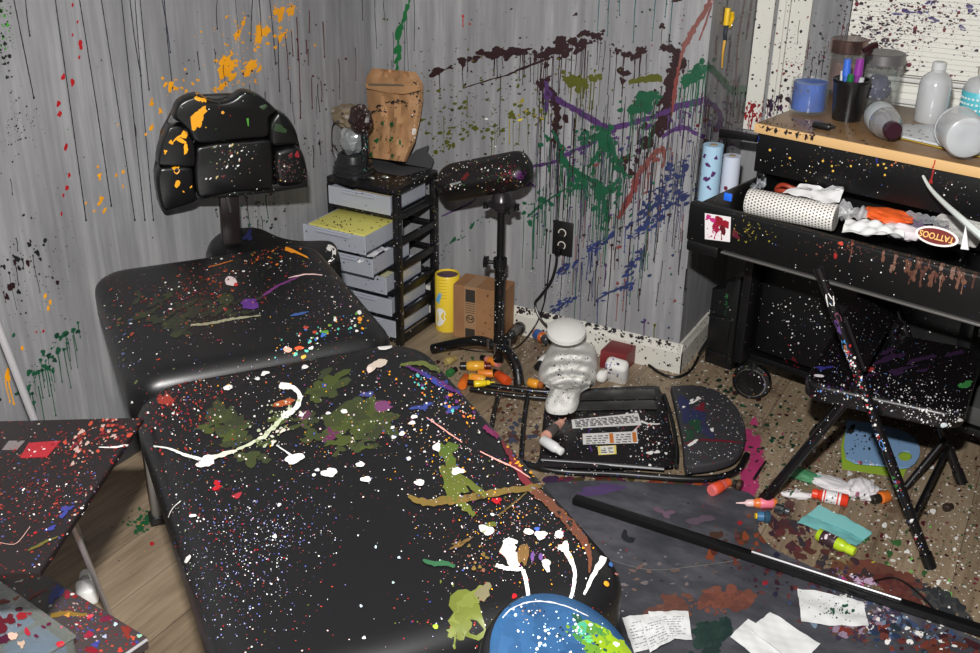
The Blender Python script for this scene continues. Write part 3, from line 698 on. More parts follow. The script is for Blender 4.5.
# ================================================================== the rolling workbench
FL = V((1.318, -0.167, 0.86)); wa = math.radians(-12.1)
EX = V((math.cos(wa), math.sin(wa), 0)); EY = V((-EX.y, EX.x, 0))
WMX = frame((FL.x, FL.y, 0), EX)
def W(x, y, z): return WMX @ V((x, y, z))
wb = thing('workbench', 'black rolling workbench with wooden top below the window', 'workbench', W(0.55, 0.22, 0))
BENCHB = black('black bench steel', 0.4, 0.48, (13, 13, 14), 75, 0.22, [WHITE, (225, 225, 225), (110, 30, 40), WHITE, (70, 90, 170)], 5.0)
WOOD = mat('varnished plywood top', (132, 102, 70), 0.28, mottle=0.2, spots=[(70, 0.4, 0.5, 4, [(60, 30, 30), (40, 30, 30), (90, 50, 40)], 2.4)])
EDGE = mat('pale wood edge', (226, 184, 128), 0.45)
LW = 1.15
bm = mk(); box(bm, (LW / 2, 0.2325, 0.848), (LW, 0.455, 0.0235), WMX, 0.002); wtop = obj('wood_top', bm, WOOD, wb)
bm = mk(); box(bm, (LW / 2, 0.0018, 0.848), (LW, 0.006, 0.0245), WMX, 0.001); wedge = obj('front_edge', bm, EDGE, wtop, label='pale wooden front edge')
bm = mk(); box(bm, (LW / 2, 0.028, 0.782), (LW - 0.01, 0.03, 0.107), WMX, 0.003); apron = obj('apron', bm, BENCHB, wb)
bm = mk()
box(bm, (0.012, 0.275, 0.49), (0.02, 0.34, 0.69), WMX, 0.002); box(bm, (LW - 0.012, 0.275, 0.49), (0.02, 0.34, 0.69), WMX, 0.002); box(bm, (0.60, 0.28, 0.36), (0.03, 0.33, 0.42), WMX, 0.002)
box(bm, (LW / 2, 0.44, 0.49), (LW - 0.03, 0.012, 0.69), WMX); box(bm, (LW / 2, 0.275, 0.145), (LW - 0.03, 0.33, 0.02), WMX, 0.002); box(bm, (LW / 2, 0.275, 0.575), (LW - 0.03, 0.33, 0.012), WMX)
carc = obj('carcass', bm, BENCHB, wb)
bm = mk(); box(bm, (0.014, 0.07, 0.435), (0.026, 0.06, 0.58), WMX, 0.003); obj('front_post', bm, BENCHB, wb)
bm = mk(); box(bm, (0.31, 0.106, 0.33), (0.55, 0.016, 0.31), WMX, 0.004); box(bm, (0.31, 0.0965, 0.478), (0.5, 0.012, 0.012), WMX, 0.003); obj('door', bm, BENCHB, wb)
bm = mk(); box(bm, (0.31, 0.106, 0.535), (0.55, 0.016, 0.08), WMX, 0.004); dr = obj('drawer', bm, BENCHB, wb)
bm = mk(); box(bm, (0.31, 0.096, 0.508), (0.5, 0.008, 0.014), WMX, 0.003); obj('pull_rail', bm, BLKMETAL, dr)
bm = mk(); box(bm, (0.60, 0.106, 0.36), (0.034, 0.03, 0.43), WMX, 0.003); obj('middle_post', bm, BENCHB, wb)
bm = mk(); box(bm, (0.87, 0.27, 0.418), (0.49, 0.32, 0.014), WMX, 0.002); box(bm, (0.87, 0.103, 0.421), (0.49, 0.008, 0.022), WMX, 0.003); shelf = obj('shelf', bm, STEEL, wb, label='steel shelf behind the folding chair')
bm = mk(); box(bm, (0.87, 0.275, 0.19), (0.49, 0.34, 0.05), WMX, 0.003); obj('lower_drawer', bm, mat('grey steel drawer', (92, 92, 90), 0.4, 0.3), wb)
bm = mk(); box(bm, (LW / 2, 0.100, 0.150), (LW - 0.02, 0.012, 0.02), WMX, 0.002); obj('bottom_rail', bm, BENCHB, wb)
# the drawer standing open
DP = 0.285
bm = mk(); tray(bm, 0.012, LW - 0.012, -DP + 0.012, 0.155, 0.603, 0.712, 0.005, WMX); open_d = obj('open_drawer', bm, BENCHB, wb, 0)
bm = mk(); box(bm, (LW / 2, -DP, 0.668), (LW + 0.004, 0.026, 0.102), WMX, 0.006, 3); dfront = obj('drawer_front', bm, BENCHB, open_d)
bm = mk(); box(bm, (LW / 2 + 0.05, -DP - 0.002, 0.612), (LW - 0.1, 0.03, 0.006), WMX, 0.002); obj('pull_lip', bm, mat('worn steel lip', (140, 138, 136), 0.35, 0.7), open_d, label='worn steel lip below the drawer front')
bm = mk(); box(bm, (0.045, -DP + 0.012, 0.605), (0.09, 0.05, 0.03), WMX, 0.006); obj('corner_bracket', bm, BLKPLAIN, open_d)
# sticker on the drawer front
stp = [(705, 213), (731, 217), (730, 242), (705, 239)]
stn = tuple(EY); sp0 = W(0, -DP - 0.0135, 0.66)
bm = mk(); prism(bm, [atp(x, y, sp0, EY) for x, y in stp], EY * -0.0008); sticker = obj('sticker', bm, mat('white sticker', (228, 222, 224), 0.35), open_d, 0, label='square white sticker with magenta splash')
for x, y in ((0.028, 0.125), (LW - 0.06, 0.135), (0.06, 0.40), (LW - 0.06, 0.40)):
    p = W(x, y, 0.058)
    bm = mk(); a = V((0.45, -0.89, 0)); a = EX * 0.25 - EY * 0.97
    lathe(bm, [(0.0, -0.016), (0.046, -0.016), (0.056, -0.012), (0.058, 0), (0.056, 0.012), (0.046, 0.016), (0.034, 0.013), (0.012, 0.012), (0.010, 0.018), (0.0, 0.018)], p, a, 28)
    cw = obj('caster', bm, black('black rubber caster', 0.35, 0.5, (20, 20, 20), 80, 0.4, MIXED, 1.0), wb)
    bm = mk(); lathe(bm, [(0.043, 0.0162), (0.046, 0.0155), (0.046, 0.0175), (0.043, 0.0178)], p, a, 28, False); obj('rim', bm, STEEL, cw)
    bm = mk(); box(bm, W(x, y + 0.01, 0.128), (0.06, 0.05, 0.012), ID, 0.002); cyl(bm, p + V((0, 0, 0.03)), W(x, y + 0.005, 0.128), 0.02); obj('fork', bm, BLKPLAIN, cw)
# black case at the bench's end
kc = thing('tool_case', 'small black case against the left end of the workbench', 'case', (1.235, 0.09, 0))
bm = mk(); KM = frame((1.232, 0.165, 0), EX)
prism(bm, [KM @ V(p) for p in [(-0.044, -0.07, 0.0), (0.052, -0.07, 0.0), (0.052, -0.07, 0.32), (0.03, -0.07, 0.32), (0.03, -0.07, 0.30), (0.005, -0.07, 0.295), (0.0, -0.07, 0.27), (-0.044, -0.07, 0.255)]], EY * 0.14, 0.008); casebody = obj('case_body', bm, BLKPLAST, kc)
bm = mk(); box(bm, (0.0, -0.073, 0.10), (0.07, 0.006, 0.15), KM, 0.002); obj('front_panel', bm, BLKPLAIN, kc)
bm = mk()
for z in (0.05, 0.17): box(bm, (0, -0.078, z), (0.08, 0.006, 0.006), KM, 0.002)
obj('ribs', bm, BLKPLAST, kc)
# paper rolls standing between the nook wall and the bench, on a small black shelf
sh = thing('wall_shelf', 'little black shelf behind the blue paper roll', 'shelf', (1.22, 0.05, 0.6))
bm = mk(); box(bm, (1.225, 0.03, 0.545), (0.20, 0.15, 0.014), bev=0.002); obj('board', bm, BLKPLAIN, sh)
bm = mk(); box(bm, (1.27, 0.128, 0.74), (0.26, 0.014, 0.022), bev=0.002); cyl(bm, (1.16, 0.128, 0.552), (1.16, 0.128, 0.73), 0.006); obj('back_rail', bm, BLKPLAIN, sh)
for nm, c, r, h, col, lab in (('paper_roll', (1.163, 0.005), 0.029, 0.185, (170, 205, 230), 'light blue paper roll standing upright in front of the nook wall'), ('paper_roll', (1.205, 0.062), 0.026, 0.145, (205, 212, 228), 'shorter whitish paper roll spattered red, behind the blue roll')):
    t = thing(nm, lab, 'paper roll', (c[0], c[1], 0.5525))
    bm = mk(); lathe(bm, [(0.0, 0), (r, 0), (r, h), (r * 0.4, h), (r * 0.4, h - 0.02), (0, h - 0.02)], (c[0], c[1], 0.5525), seg=28)
    rr = obj('roll', bm, mat('paper roll %d' % col[0], col, 0.6, spots=[(48, 0.40, 0.6, 6, [(90, 40, 110), (110, 25, 50), (90, 40, 110)], 3.0)]), t)
    bm = mk(); cyl(bm, (c[0], c[1], 0.5525 + h - 0.019), (c[0], c[1], 0.5525 + h + 0.001), r * 0.38); obj('core', bm, mat('card core', (170, 145, 115), 0.7), t)

# ------ things on the bench
TZ = 0.8602
def jar_prof(r, h, lip=0.002): return [(0.0, 0), (r * 0.92, 0), (r, 0.006), (r, h - 0.012), (r - lip, h), (r - lip - 0.002, h), (r - 0.004, h - 0.012), (r - 0.004, 0.008), (0, 0.008)]
GLASS = clear('clear jar glass', (252, 253, 253), 0.03, 0.04, 0.06, (225, 225, 220), 0.25)
def on(x, y, dz=0): return at(x, y, TZ + dz)
def jar(name, label, px_, py_, r, h, contents=None, lid=None, cat='jar', glass=GLASS, dy=0.0):
    c = on(px_, py_) + EY * dy; t = thing(name, label, cat, c)
    bm = mk(); lathe(bm, jar_prof(r, h), c, seg=32); obj('glass', bm, glass, t)
    if contents:
        m_, h0, h1 = contents; bm = mk(); lathe(bm, [(0, h0), (r - 0.0055, h0), (r - 0.0055, h1), (0, h1 + 0.002)], c, seg=28); obj('contents', bm, m_, t)
    if lid:
        m_, lr, lh = lid; bm = mk(); lathe(bm, [(0, h - 0.002), (lr, h - 0.002), (lr, h + lh - 0.003), (lr - 0.003, h + lh), (0, h + lh)], c, seg=32); obj('lid', bm, m_, t)
    return t, c
jar('blue_jar', 'glass jar coated inside with deep blue, at the left end of the bench top', 807, 112, 0.050, 0.088, (mat('deep blue', (22, 92, 190), 0.35, mottle=0.4, spots=[(60, 0.4, 0.5, 4, [(120, 60, 60), (20, 30, 90)], 1.0)]), 0.01, 0.082))
jar('stained_jar', 'jar stained reddish brown with metal lid, behind the pen cup', 842, 92, 0.05, 0.118, (mat('reddish stain', (112, 72, 68), 0.5, mottle=0.5), 0.01, 0.09), (mat('lid brown steel', (130, 105, 98), 0.25, 0.8, mottle=0.3), 0.052, 0.036))
t, c = jar('clear_jar', 'clear glass jar with steel lid and navy cloth inside', 876, 106, 0.055, 0.122, None, (mat('lid grey steel', (135, 132, 132), 0.38, 0.7), 0.057, 0.026))
bm = mk(); lump(bm, c + V((-0.004, -0.004, 0.05)), (0.036, 0.03, 0.036), 0.3, 6, 4, 3); tag(obj('navy_cloth', bm, mat('navy cloth', (42, 48, 88), 0.6, spots=[(90, 0.5, 0.7, 5, [WHITE, (120, 120, 150)], 2.0)])), 'crumpled navy cloth inside the clear jar', 'cloth')
# pen cup
c = on(846, 119); pc = thing('pen_cup', 'black mesh pen cup of markers in the middle of the bench top', 'pen cup', c)
bm = mk(); lathe(bm, [(0, 0), (0.040, 0), (0.052, 0.118), (0.049, 0.118), (0.037, 0.004), (0, 0.004)], c, seg=4); 
bm.free(); bm = mk(); lathe(bm, [(0, 0), (0.037, 0), (0.047, 0.105), (0.044, 0.105), (0.034, 0.004), (0, 0.004)], c, (0, 0, 1), 24)
obj('cup', bm, clear('black mesh', (60, 60, 62), 0.04, 0.3, 0.55, (22, 22, 24)), pc)
bm = mk(); lathe(bm, [(0.044, 0.100), (0.049, 0.100), (0.049, 0.107), (0.044, 0.107)], c, (0, 0, 1), 24, False); obj('rim', bm, BLKPLAIN, pc)
for dx, dy, lx, ly, h, col, r, lab in ((-0.012, 0.0, -0.008, 0, 0.15, (60, 110, 215), 0.011, 'blue capped marker in the pen cup'), (0.008, 0.005, 0.004, 0, 0.155, (140, 50, 150), 0.012, 'purple capped marker in the pen cup'),
                                (0.0, -0.014, 0.006, -0.012, 0.118, (25, 110, 60), 0.010, 'green marker leaning low in the pen cup'), (-0.02, 0.012, -0.014, 0.004, 0.115, (225, 225, 228), 0.009, 'white marker in the pen cup, beside the blue one'), (0.02, -0.01, 0.012, -0.006, 0.112, (190, 190, 195), 0.008, 'grey marker in the pen cup, toward the clear jar')):
    p0 = c + EX * dx + EY * dy + V((0, 0, 0.005)); p1 = p0 + EX * lx + EY * ly + V((0, 0, h)); t = thing('marker', lab, 'marker', p0)
    q = p0 + (p1 - p0) * 0.72
    bm = mk(); cyl(bm, p0, q, r * 0.85, seg=12); obj('barrel', bm, mat('marker %d %d' % (col[0], col[1]), tuple(int(v * 0.85) for v in col), 0.4), t)
    bm = mk(); cyl(bm, q + (p1 - p0) * 0.002, p1, r, r * 0.8, seg=12); obj('cap', bm, mat('cap %d %d' % (col[0], col[1]), col, 0.35), t)
p0 = c + EX * 0.012 + EY * 0.018 + V((0, 0, 0.006)); t = thing('brush', 'dark stained brush with bulbous top leaning in the pen cup', 'brush', p0)
p1 = p0 + EX * 0.006 + EY * 0.008 + V((0, 0, 0.165)); bm = mk(); tube(bm, [p0, p1], 0.004, 8); obj('handle', bm, BLKPLAIN, t)
bm = mk(); tube(bm, [p1, p1 + EX * 0.008 + V((0, 0, 0.018)), p1 + EX * 0.02 + V((0, 0, 0.024)), p1 + EX * 0.0 + EY * -0.03 + V((0, 0, 0.012))], 0.012, 10, 4, 0.006); obj('brush_head', bm, mat('maroon black', (44, 16, 20), 0.3), t)
# clip
bm = mk(); c = on(822, 126, 0.009); box(bm, (0, 0, 0), (0.05, 0.02, 0.016), frame(c, EX), 0.006); cyl(bm, c + EX * 0.012, c + EX * 0.034 + V((0, 0, 0.004)), 0.008, 0.003); tag(obj('binder_clip', bm, BLKPLAIN), 'small black clip lying in front of the pen cup', 'clip')
# lying spray bottle
a, b = on(868, 104, 0.0385), on(893, 131, 0.0385); d = (b - a).normalized(); t = thing('squeeze_bottle', 'clear squeeze bottle lying with its purple stained neck toward the bench edge', 'bottle', (a.x, a.y, TZ))
bm = mk(); L = 0.165; a = b - d * L; lathe(bm, [(0, 0), (0.034, 0), (0.038, 0.006), (0.038, 0.09), (0.034, 0.118), (0.018, 0.140), (0.016, 0.152)], a, d, 24); obj('body', bm, clear('frosted clear bottle', (215, 218, 226), 0.16, 0.1, 0.35), t)
bm = mk(); lathe(bm, [(0.0385, 0.02), (0.0388, 0.021), (0.0388, 0.080), (0.0385, 0.081)], a, d, 24, False); obj('paper_label', bm, mat('grey label', (190, 196, 200), 0.4), t)
bm = mk(); lathe(bm, [(0.0, 0.092), (0.033, 0.092), (0.034, 0.108), (0.024, 0.13), (0.0, 0.134)], a, d, 20); obj('contents', bm, mat('purple stain', (82, 50, 90), 0.4), t)
bm = mk(); lathe(bm, [(0.0, 0.146), (0.021, 0.146), (0.022, 0.166), (0.017, 0.171), (0, 0.171)], a, d, 20); obj('cap', bm, mat('dark plum cap', (52, 24, 36), 0.3), t)
# tray, papers
bm = mk(); sheet(bm, on(888, 136, 0.0005), on(985, 159, 0.0005), on(985, 150, 0.0005), on(885, 128, 0.0005), amp=0.001, seed=3); tag(obj('yellow_paper', bm, mat('yellow edge paper', (215, 185, 70), 0.6)), 'yellow paper sheet under the white tray', 'paper')
bm = mk(); q = [(880, 133), (905, 126), (990, 128), (990, 158)]; prism(bm, [on(x, y, 0.004) for x, y in q], (0, 0, 0.006), 0.002); tag(obj('white_tray', bm, mat('white plastic sheet', (205, 208, 212), 0.35, spots=[(80, 0.4, 0.5, 5, [(90, 60, 60), (60, 60, 70)], 1.5)])), 'flat white tray at the right end of the bench top', 'tray')
# upright bottle
BOT = clear('cloudy bottle plastic', (240, 243, 246), 0.08, 0.14, 0.55, (232, 234, 236))
c = on(929, 121); t = thing('clear_bottle', 'tall cloudy bottle with flat cap standing before the blind', 'bottle', c)
bm = mk(); lathe(bm, [(0, 0), (0.038, 0), (0.041, 0.006), (0.041, 0.098), (0.036, 0.116), (0.018, 0.130), (0.017, 0.140)], c, seg=28); cbot = obj('body', bm, BOT, t)
bm = mk(); lathe(bm, [(0, 0.140), (0.018, 0.138), (0.018, 0.153), (0.015, 0.156), (0, 0.156)], c, seg=24); obj('cap', bm, mat('pale cap', (205, 208, 208), 0.35), t)
# bottle at the edge with a turquoise label
c = on(975, 120); t = thing('labelled_bottle', 'cloudy bottle with turquoise label at the right edge', 'bottle', c)
bm = mk(); lathe(bm, [(0, 0), (0.042, 0), (0.045, 0.006), (0.045, 0.085), (0.036, 0.105), (0.016, 0.115), (0.015, 0.125)], c, seg=28); obj('body', bm, BOT, t)
bm = mk(); lathe(bm, [(0.0455, 0.02), (0.046, 0.021), (0.046, 0.078), (0.0455, 0.079)], c, seg=28, closed=False); lb = obj('paper_label', bm, mat('turquoise label', (90, 190, 205), 0.4), t)
bm = mk()
for k in range(7):
    for q in range(3):
        a = math.radians(200 + k * 14); p = c + V((0.0465 * math.cos(a), 0.0465 * math.sin(a), 0.034 + q * 0.014)); box(bm, (0, 0, 0), (0.002, 0.006, 0.005), frame(p, V((math.cos(a), math.sin(a), 0))))
obj('label_print', bm, mat('label white', (230, 235, 235), 0.4), lb, 0)
bm = mk(); lathe(bm, [(0, 0.123), (0.018, 0.123), (0.018, 0.140), (0, 0.142)], c, seg=20); obj('cap', bm, mat('beige cap', (190, 185, 170), 0.4), t)
# tub lying on its side
b = on(968, 139, 0.064); d = (V((-0.25, -1, 0)) * 0.7 + EX * 0.5).normalized(); a = b - d * 0.10
t = thing('plastic_tub', 'milky plastic tub lying on its side on the white tray', 'tub', (a.x, a.y, TZ + 0.011))
bm = mk(); lathe(bm, [(0.047, 0), (0.049, 0.0), (0.051, 0.012), (0.05, 0.085), (0.046, 0.094), (0.03, 0.1), (0.016, 0.098), (0, 0.098)], a + V((0, 0, 0.001)), d, 28, False); obj('body', bm, clear('milky plastic', (235, 238, 242), 0.08, 0.2, 0.6, (225, 228, 232)), t)
bm = mk(); lathe(bm, [(0.0495, -0.002), (0.052, 0.0), (0.052, 0.008), (0.0495, 0.008)], a, d, 28, False); obj('rim', bm, mat('milky rim', (190, 195, 200), 0.3), t)
for i, (px_, py_) in enumerate(((913, 128), (919, 131), (924, 129), (927, 132))):
    bm = mk(); lump(bm, on(px_, py_, 0.0045), (0.007, 0.006, 0.0042), 0.2, 6, i, 2); tag(obj('dried_chip', bm, mat('reddish dried chip', (120, 58, 44), 0.4)), ('small reddish dried chip at the bottle foot, leftmost of four', 'small reddish dried chip at the bottle foot, second from left', 'small reddish dried chip at the bottle foot, second from right', 'small reddish dried chip at the bottle foot, rightmost of four')[i], 'paint chip', 'dried chips by the bottle')

# ------ things in the open drawer
DZ = 0.6085
WINV = WMX.inverted()
def in_drawer(bm):
    for v in bm.verts:
        q = WINV @ v.co
        q.x = min(max(q.x, 0.022), LW - 0.022); q.y = min(max(q.y, -DP + 0.021), 0.006); q.z = max(q.z, DZ + 0.001)
        v.co = WMX @ q
    return bm
def inn(x, y, z=0.7): return at(x, y, z)
# dotted roll
a, b = inn(748, 201, 0.668), inn(836, 218, 0.668); d = (b - a).normalized()
t = thing('dotted_roll', 'white roll with black dots lying in the open drawer', 'paper roll', ((a + b) / 2).to_3d() - V((0, 0, 0.06)))
bm = mk(); lathe(bm, [(0.012, 0), (0.033, 0), (0.035, 0.003), (0.035, (b - a).length - 0.003), (0.033, (b - a).length), (0.012, (b - a).length)], a, d, 36)
def dot_mat():
    m, nt, bb = newmat('dotted paper')
    mp = nn(nt, 'ShaderNodeMapping'); mp.vector_type = 'TEXTURE'; nt.links.new(coords(nt), mp.inputs['Vector'])
    mp.inputs['Location'].default_value = a; mp.inputs['Rotation'].default_value = frame((0, 0, 0), d).to_euler(); mp.inputs['Scale'].default_value = (0.0085,) * 3
    sep = nn(nt, 'ShaderNodeSeparateXYZ'); nt.links.new(mp.outputs[0], sep.inputs[0])
    row = math_(nt, 'FLOOR', sep.outputs[0]); sh_ = math_(nt, 'MULTIPLY', math_(nt, 'MODULO', row, 2.0), 0.5)
    fx = math_(nt, 'SUBTRACT', math_(nt, 'FRACT', sep.outputs[0]), 0.5)
    an = math_(nt, 'MULTIPLY', math_(nt, 'ARCTAN2', sep.outputs[1], sep.outputs[2]), 4.1)
    fy = math_(nt, 'SUBTRACT', math_(nt, 'FRACT', math_(nt, 'ADD', math_(nt, 'ADD', an, 50.0), sh_)), 0.5)
    r2 = math_(nt, 'ADD', math_(nt, 'MULTIPLY', fx, fx), math_(nt, 'MULTIPLY', fy, fy))
    nt.links.new(mixc(nt, math_(nt, 'LESS_THAN', r2, 0.07), srgb((238, 234, 228)), srgb((70, 66, 64))), bb.inputs['Base Color']); bb.inputs['Roughness'].default_value = 0.5
    return m
obj('roll', bm, dot_mat(), t)
FILM = clear('clear film', (240, 242, 244), 0.10, 0.10, 0.45, (215, 218, 224))
def filmbag(px_, py_, z, s, seed, label, m=FILM, amp=0.3, nm='plastic_bag', cat='plastic bag', rot=0):
    c = at(px_, py_, z); bm = mk(); lump(bm, (0, 0, 0), s, amp, 8, seed, 5, M.Translation(c) @ M.Rotation(wa + rot, 4, 'Z')); in_drawer(bm); return tag(obj(nm, bm, m, None, 18), label, cat)
WFILM = clear('white film', (235, 235, 238), 0.12, 0.12, 0.65, (232, 232, 234)); VFILM = clear('violet film', (225, 212, 232), 0.12, 0.1, 0.5, (200, 186, 214))
def film(name, quad, z, m, amp, seed, label, cat='plastic bag', freq=4.0):
    bm = mk(); sheet(bm, *[inn(x, y, z) for x, y in quad], n=26, m=22, amp=amp, seed=seed, freq=freq, t=0.0014); in_drawer(bm)
    return tag(obj(name, bm, m, None, 30), label, cat)
film('plastic_bag', [(736, 192), (764, 195), (786, 180), (765, 174)], 0.675, FILM, 0.026, 3, 'crumpled clear film in the left end of the open drawer', freq=3)
film('plastic_bag', [(838, 226), (866, 226), (872, 204), (838, 207)], 0.675, WFILM, 0.022, 9, 'white and clear wrapping between the dotted roll and the orange cloth', freq=2.6)
film('white_paper', [(842, 232), (905, 246), (903, 236), (846, 222)], 0.69, mat('white paper', (225, 226, 226), 0.6), 0.016, 5, 'rumpled white paper behind the drawer front, below the orange cloth', 'paper', freq=2.4)
film('plastic_bag', [(936, 196), (990, 204), (990, 190), (934, 184)], 0.69, FILM, 0.02, 12, 'clear crumpled bag at the back of the drawer, near the right edge', freq=3)
film('plastic_bag', [(914, 231), (956, 236), (963, 227), (914, 222)], 0.672, VFILM, 0.022, 14, 'clear zip bag tinted violet behind the oval label', freq=2.4)
bm = mk(); c = inn(790, 190, 0.69); ring = [c + EX * 0.036 * math.cos(a) + EY * 0.03 * math.sin(a) + V((0, 0, 0.004 * math.sin(3 * a))) for a in [k * PI / 12 for k in range(24)]]
tube(bm, ring + [ring[0]], 0.006, 8); tag(obj('rubber_ring', bm, mat('brick red rubber', (170, 62, 40), 0.5)), 'brick red rubber ring lying in the open drawer', 'ring')
bm = mk(); sheet(bm, inn(782, 196, 0.712), inn(838, 206, 0.702), inn(846, 187, 0.735), inn(800, 190, 0.713), amp=0.012, seed=2); in_drawer(bm); tag(obj('white_wrapper', bm, mat('white plastic wrapper', (225, 225, 226), 0.4)), 'white torn wrapper rising behind the dotted roll', 'wrapper')
bm = mk(); lump(bm, (0, 0, 0), (0.06, 0.042, 0.017), 0.3, 5, 21, 4, M.Translation(inn(888, 216, 0.70)) @ M.Rotation(wa - 0.1, 4, 'Z')); in_drawer(bm); tag(obj('orange_cloth', bm, mat('bright orange cloth', (240, 100, 40), 0.55), None, 25), 'bright orange folded cloth in the open drawer', 'cloth')
bm = mk(); lump(bm, (0, 0, 0), (0.05, 0.026, 0.02), 0.3, 5, 23, 3, M.Translation(inn(903, 232, 0.685)) @ M.Rotation(wa, 4, 'Z')); in_drawer(bm); tag(obj('pinkish_wrapper', bm, mat('pinkish white film', (232, 222, 228), 0.35), None, 25), 'pinkish white wrapper in front of the orange cloth', 'wrapper')
bm = mk(); sheet(bm, inn(745, 199, 0.705), inn(832, 218, 0.690), inn(832, 222, 0.667), inn(742, 204, 0.667), amp=0.006, seed=6); bm.free()
bm = mk(); box(bm, (0, 0, 0), (0.022, 0.006, 0.02), frame(inn(728, 197, 0.715), EX), 0.002); tag(obj('blue_tag', bm, mat('blue plastic tag', (40, 110, 235), 0.4)), 'small bright blue tag on the left corner of the open drawer', 'tag')
# oval label with lettering (upside down, as it lies)
oc = atp(937, 236.5, W(0, -DP + 0.024, 0.7), EY - V((0, 0, 0.35)))
ox = EX; onrm = (EY * -1 + V((0, 0, 0.35))).normalized()
OM = frame(oc, ox, onrm)
ov = thing('oval_label', 'maroon oval shop label lying upside down in the drawer', 'label', oc)
def ellipse(a, b, z, n=36): return [OM @ V((a * math.cos(2 * PI * k / n), b * math.sin(2 * PI * k / n), z)) for k in range(n)]
bm = mk(); prism(bm, ellipse(0.047, 0.0205, 0), onrm * 0.002); obj('border', bm, mat('label white card', (235, 228, 224), 0.35), ov)
bm = mk(); prism(bm, ellipse(0.041, 0.0162, 0.002), onrm * 0.0008); obj('field', bm, mat('maroon print', (112, 30, 26), 0.35), ov)
tc = bpy.data.curves.new('lettering', 'FONT'); tc.body = 'TATTOOS'; tc.size = 0.021; tc.align_x = 'CENTER'; tc.align_y = 'CENTER'; tc.extrude = 0.0003; tc.offset = 0.0004
to = bpy.data.objects.new('lettering_curve', tc); COL.objects.link(to)
dg = bpy.context.evaluated_depsgraph_get(); tme = bpy.data.meshes.new_from_object(to.evaluated_get(dg)); bpy.data.objects.remove(to)
bm = mk(); bm.from_mesh(tme)
for v in bm.verts: v.co = OM @ M.Rotation(PI, 4, 'Z') @ V((v.co.x * 0.78, v.co.y * 0.9, v.co.z + 0.0032))
obj('lettering', bm, mat('cream lettering', (238, 190, 110), 0.4), ov, 0)
# long white tube-like blade and white bottle at right
bm = mk(); tube(bm, [atp(923, 176, W(0, -0.05, 0), EY), atp(930, 188, W(0, -0.08, 0), EY), atp(943, 202, W(0, -0.13, 0), EY), atp(962, 219, W(0, -0.19, 0), EY), atp(983, 237, W(0, -0.22, 0), EY)], 0.003, 8, 5, 0.008); tag(obj('white_strip', bm, mat('pale grey green strip', (215, 222, 218), 0.4)), 'long pale strip sticking up out of the drawer', 'strip')
bm = mk(); c = inn(934, 242, 0.655); prism(bm, [atp(x, y, W(0, -DP + 0.03, 0.7), EY) for x, y in [(960.5, 249), (965.5, 225), (968.5, 250)]], EY * 0.003); tag(obj('paper_spike', bm, mat('white card', (235, 236, 236), 0.4)), 'white pointed card beside the oval label', 'card')
a, b = inn(960, 210, 0.70), inn(990, 221, 0.70); d = (b - a).normalized(); bm = mk(); lathe(bm, [(0, 0), (0.026, 0), (0.032, 0.006), (0.032, 0.1), (0, 0.1)], a, d, 24); in_drawer(bm)
tag(obj('white_bottle', bm, mat('white bottle', (230, 228, 224), 0.35, spots=[(60, 0.4, 0.4, 5, [(150, 40, 60)], 2.0)])), 'white bottle lying in the drawer at the right edge', 'bottle')
bm = mk(); c = W(0.78, 0.19, 0.450); lump(bm, (0, 0, 0), (0.09, 0.04, 0.018), 0.25, 6, 31, 3, M.Translation(c) @ M.Rotation(wa, 4, 'Z')); tag(obj('shelf_bag', bm, FILM, None, 20), 'clear plastic bag on the steel shelf behind the folding chair', 'plastic bag')

# ================================================================== folding chair standing in front of the bench
fc = thing('folding_chair', 'black metal folding chair standing in front of the workbench', 'chair', (1.78, -0.42, 0))
CHB = black('chair black enamel', 0.35, 0.62, (17, 15, 17), 85, 0.28, [WHITE, WHITE, (110, 25, 45), (110, 160, 220), (225, 220, 225), (100, 30, 90)], 6.6)
A0, A1 = V((1.975, -0.648, 0.012)), V((1.617, -0.628, 0.677))
D0, D1 = V((1.992, -0.232, 0.012)), V((1.690, -0.222, 0.570))
H0, H1 = A0.lerp(A1, 0.62), D0.lerp(D1, 0.74)
B0, C0 = V((1.563, -0.585, 0.012)), V((1.599, -0.19, 0.012))
rail_near = None
for p, q in ((A0, A1), (D0, D1)):
    bm = mk(); tube(bm, [p, p.lerp(q, 0.5), q], 0.0115, 12, 4); lg = obj('front_leg', bm, CHB, fc)
    bm = mk(); dd = (q - p).normalized(); cyl(bm, p - dd * 0.006, p + dd * 0.03, 0.0145); obj('foot_cap', bm, BLKPLAIN, lg)
    if rail_near is None: rail_near = lg
for p, q in ((B0, H0 + V((0, 0.024, 0.0))), (C0, H1 + V((0, -0.024, 0)))):
    bm = mk(); tube(bm, [p, q], 0.0125, 12); lg = obj('rear_leg', bm, CHB, fc)
    bm = mk(); dd = (q - p).normalized(); cyl(bm, p - dd * 0.006, p + dd * 0.03, 0.0155); obj('foot_cap', bm, BLKPLAIN, lg)
bm = mk()
SM = frame((1.79, -0.435, 0.372), V((1, 0, 0.03)))
cushion(bm, -0.17, 0.185, -0.19, 0.19, -0.022, 0.022, 0.05, 0.012, SM, 0.003); chseat = obj('seat', bm, CHB, fc, 50)
bm = mk(); q = [A1.lerp(A0, 0.17) + V((0.0, 0.0125, 0)), D1 + V((0, -0.0125, -0.01)), D1.lerp(D0, 0.2) + V((0, -0.0125, 0)), A1.lerp(A0, 0.35) + V((0, 0.0125, 0))]
prism(bm, q, V((0.014, 0, 0.008)), 0.003); obj('backrest', bm, CHB, fc)
bm = mk(); cyl(bm, B0.lerp(H0, 0.3) + V((0, 0.024, 0)), C0.lerp(H1, 0.3), 0.007); obj('cross_bar', bm, CHB, fc)
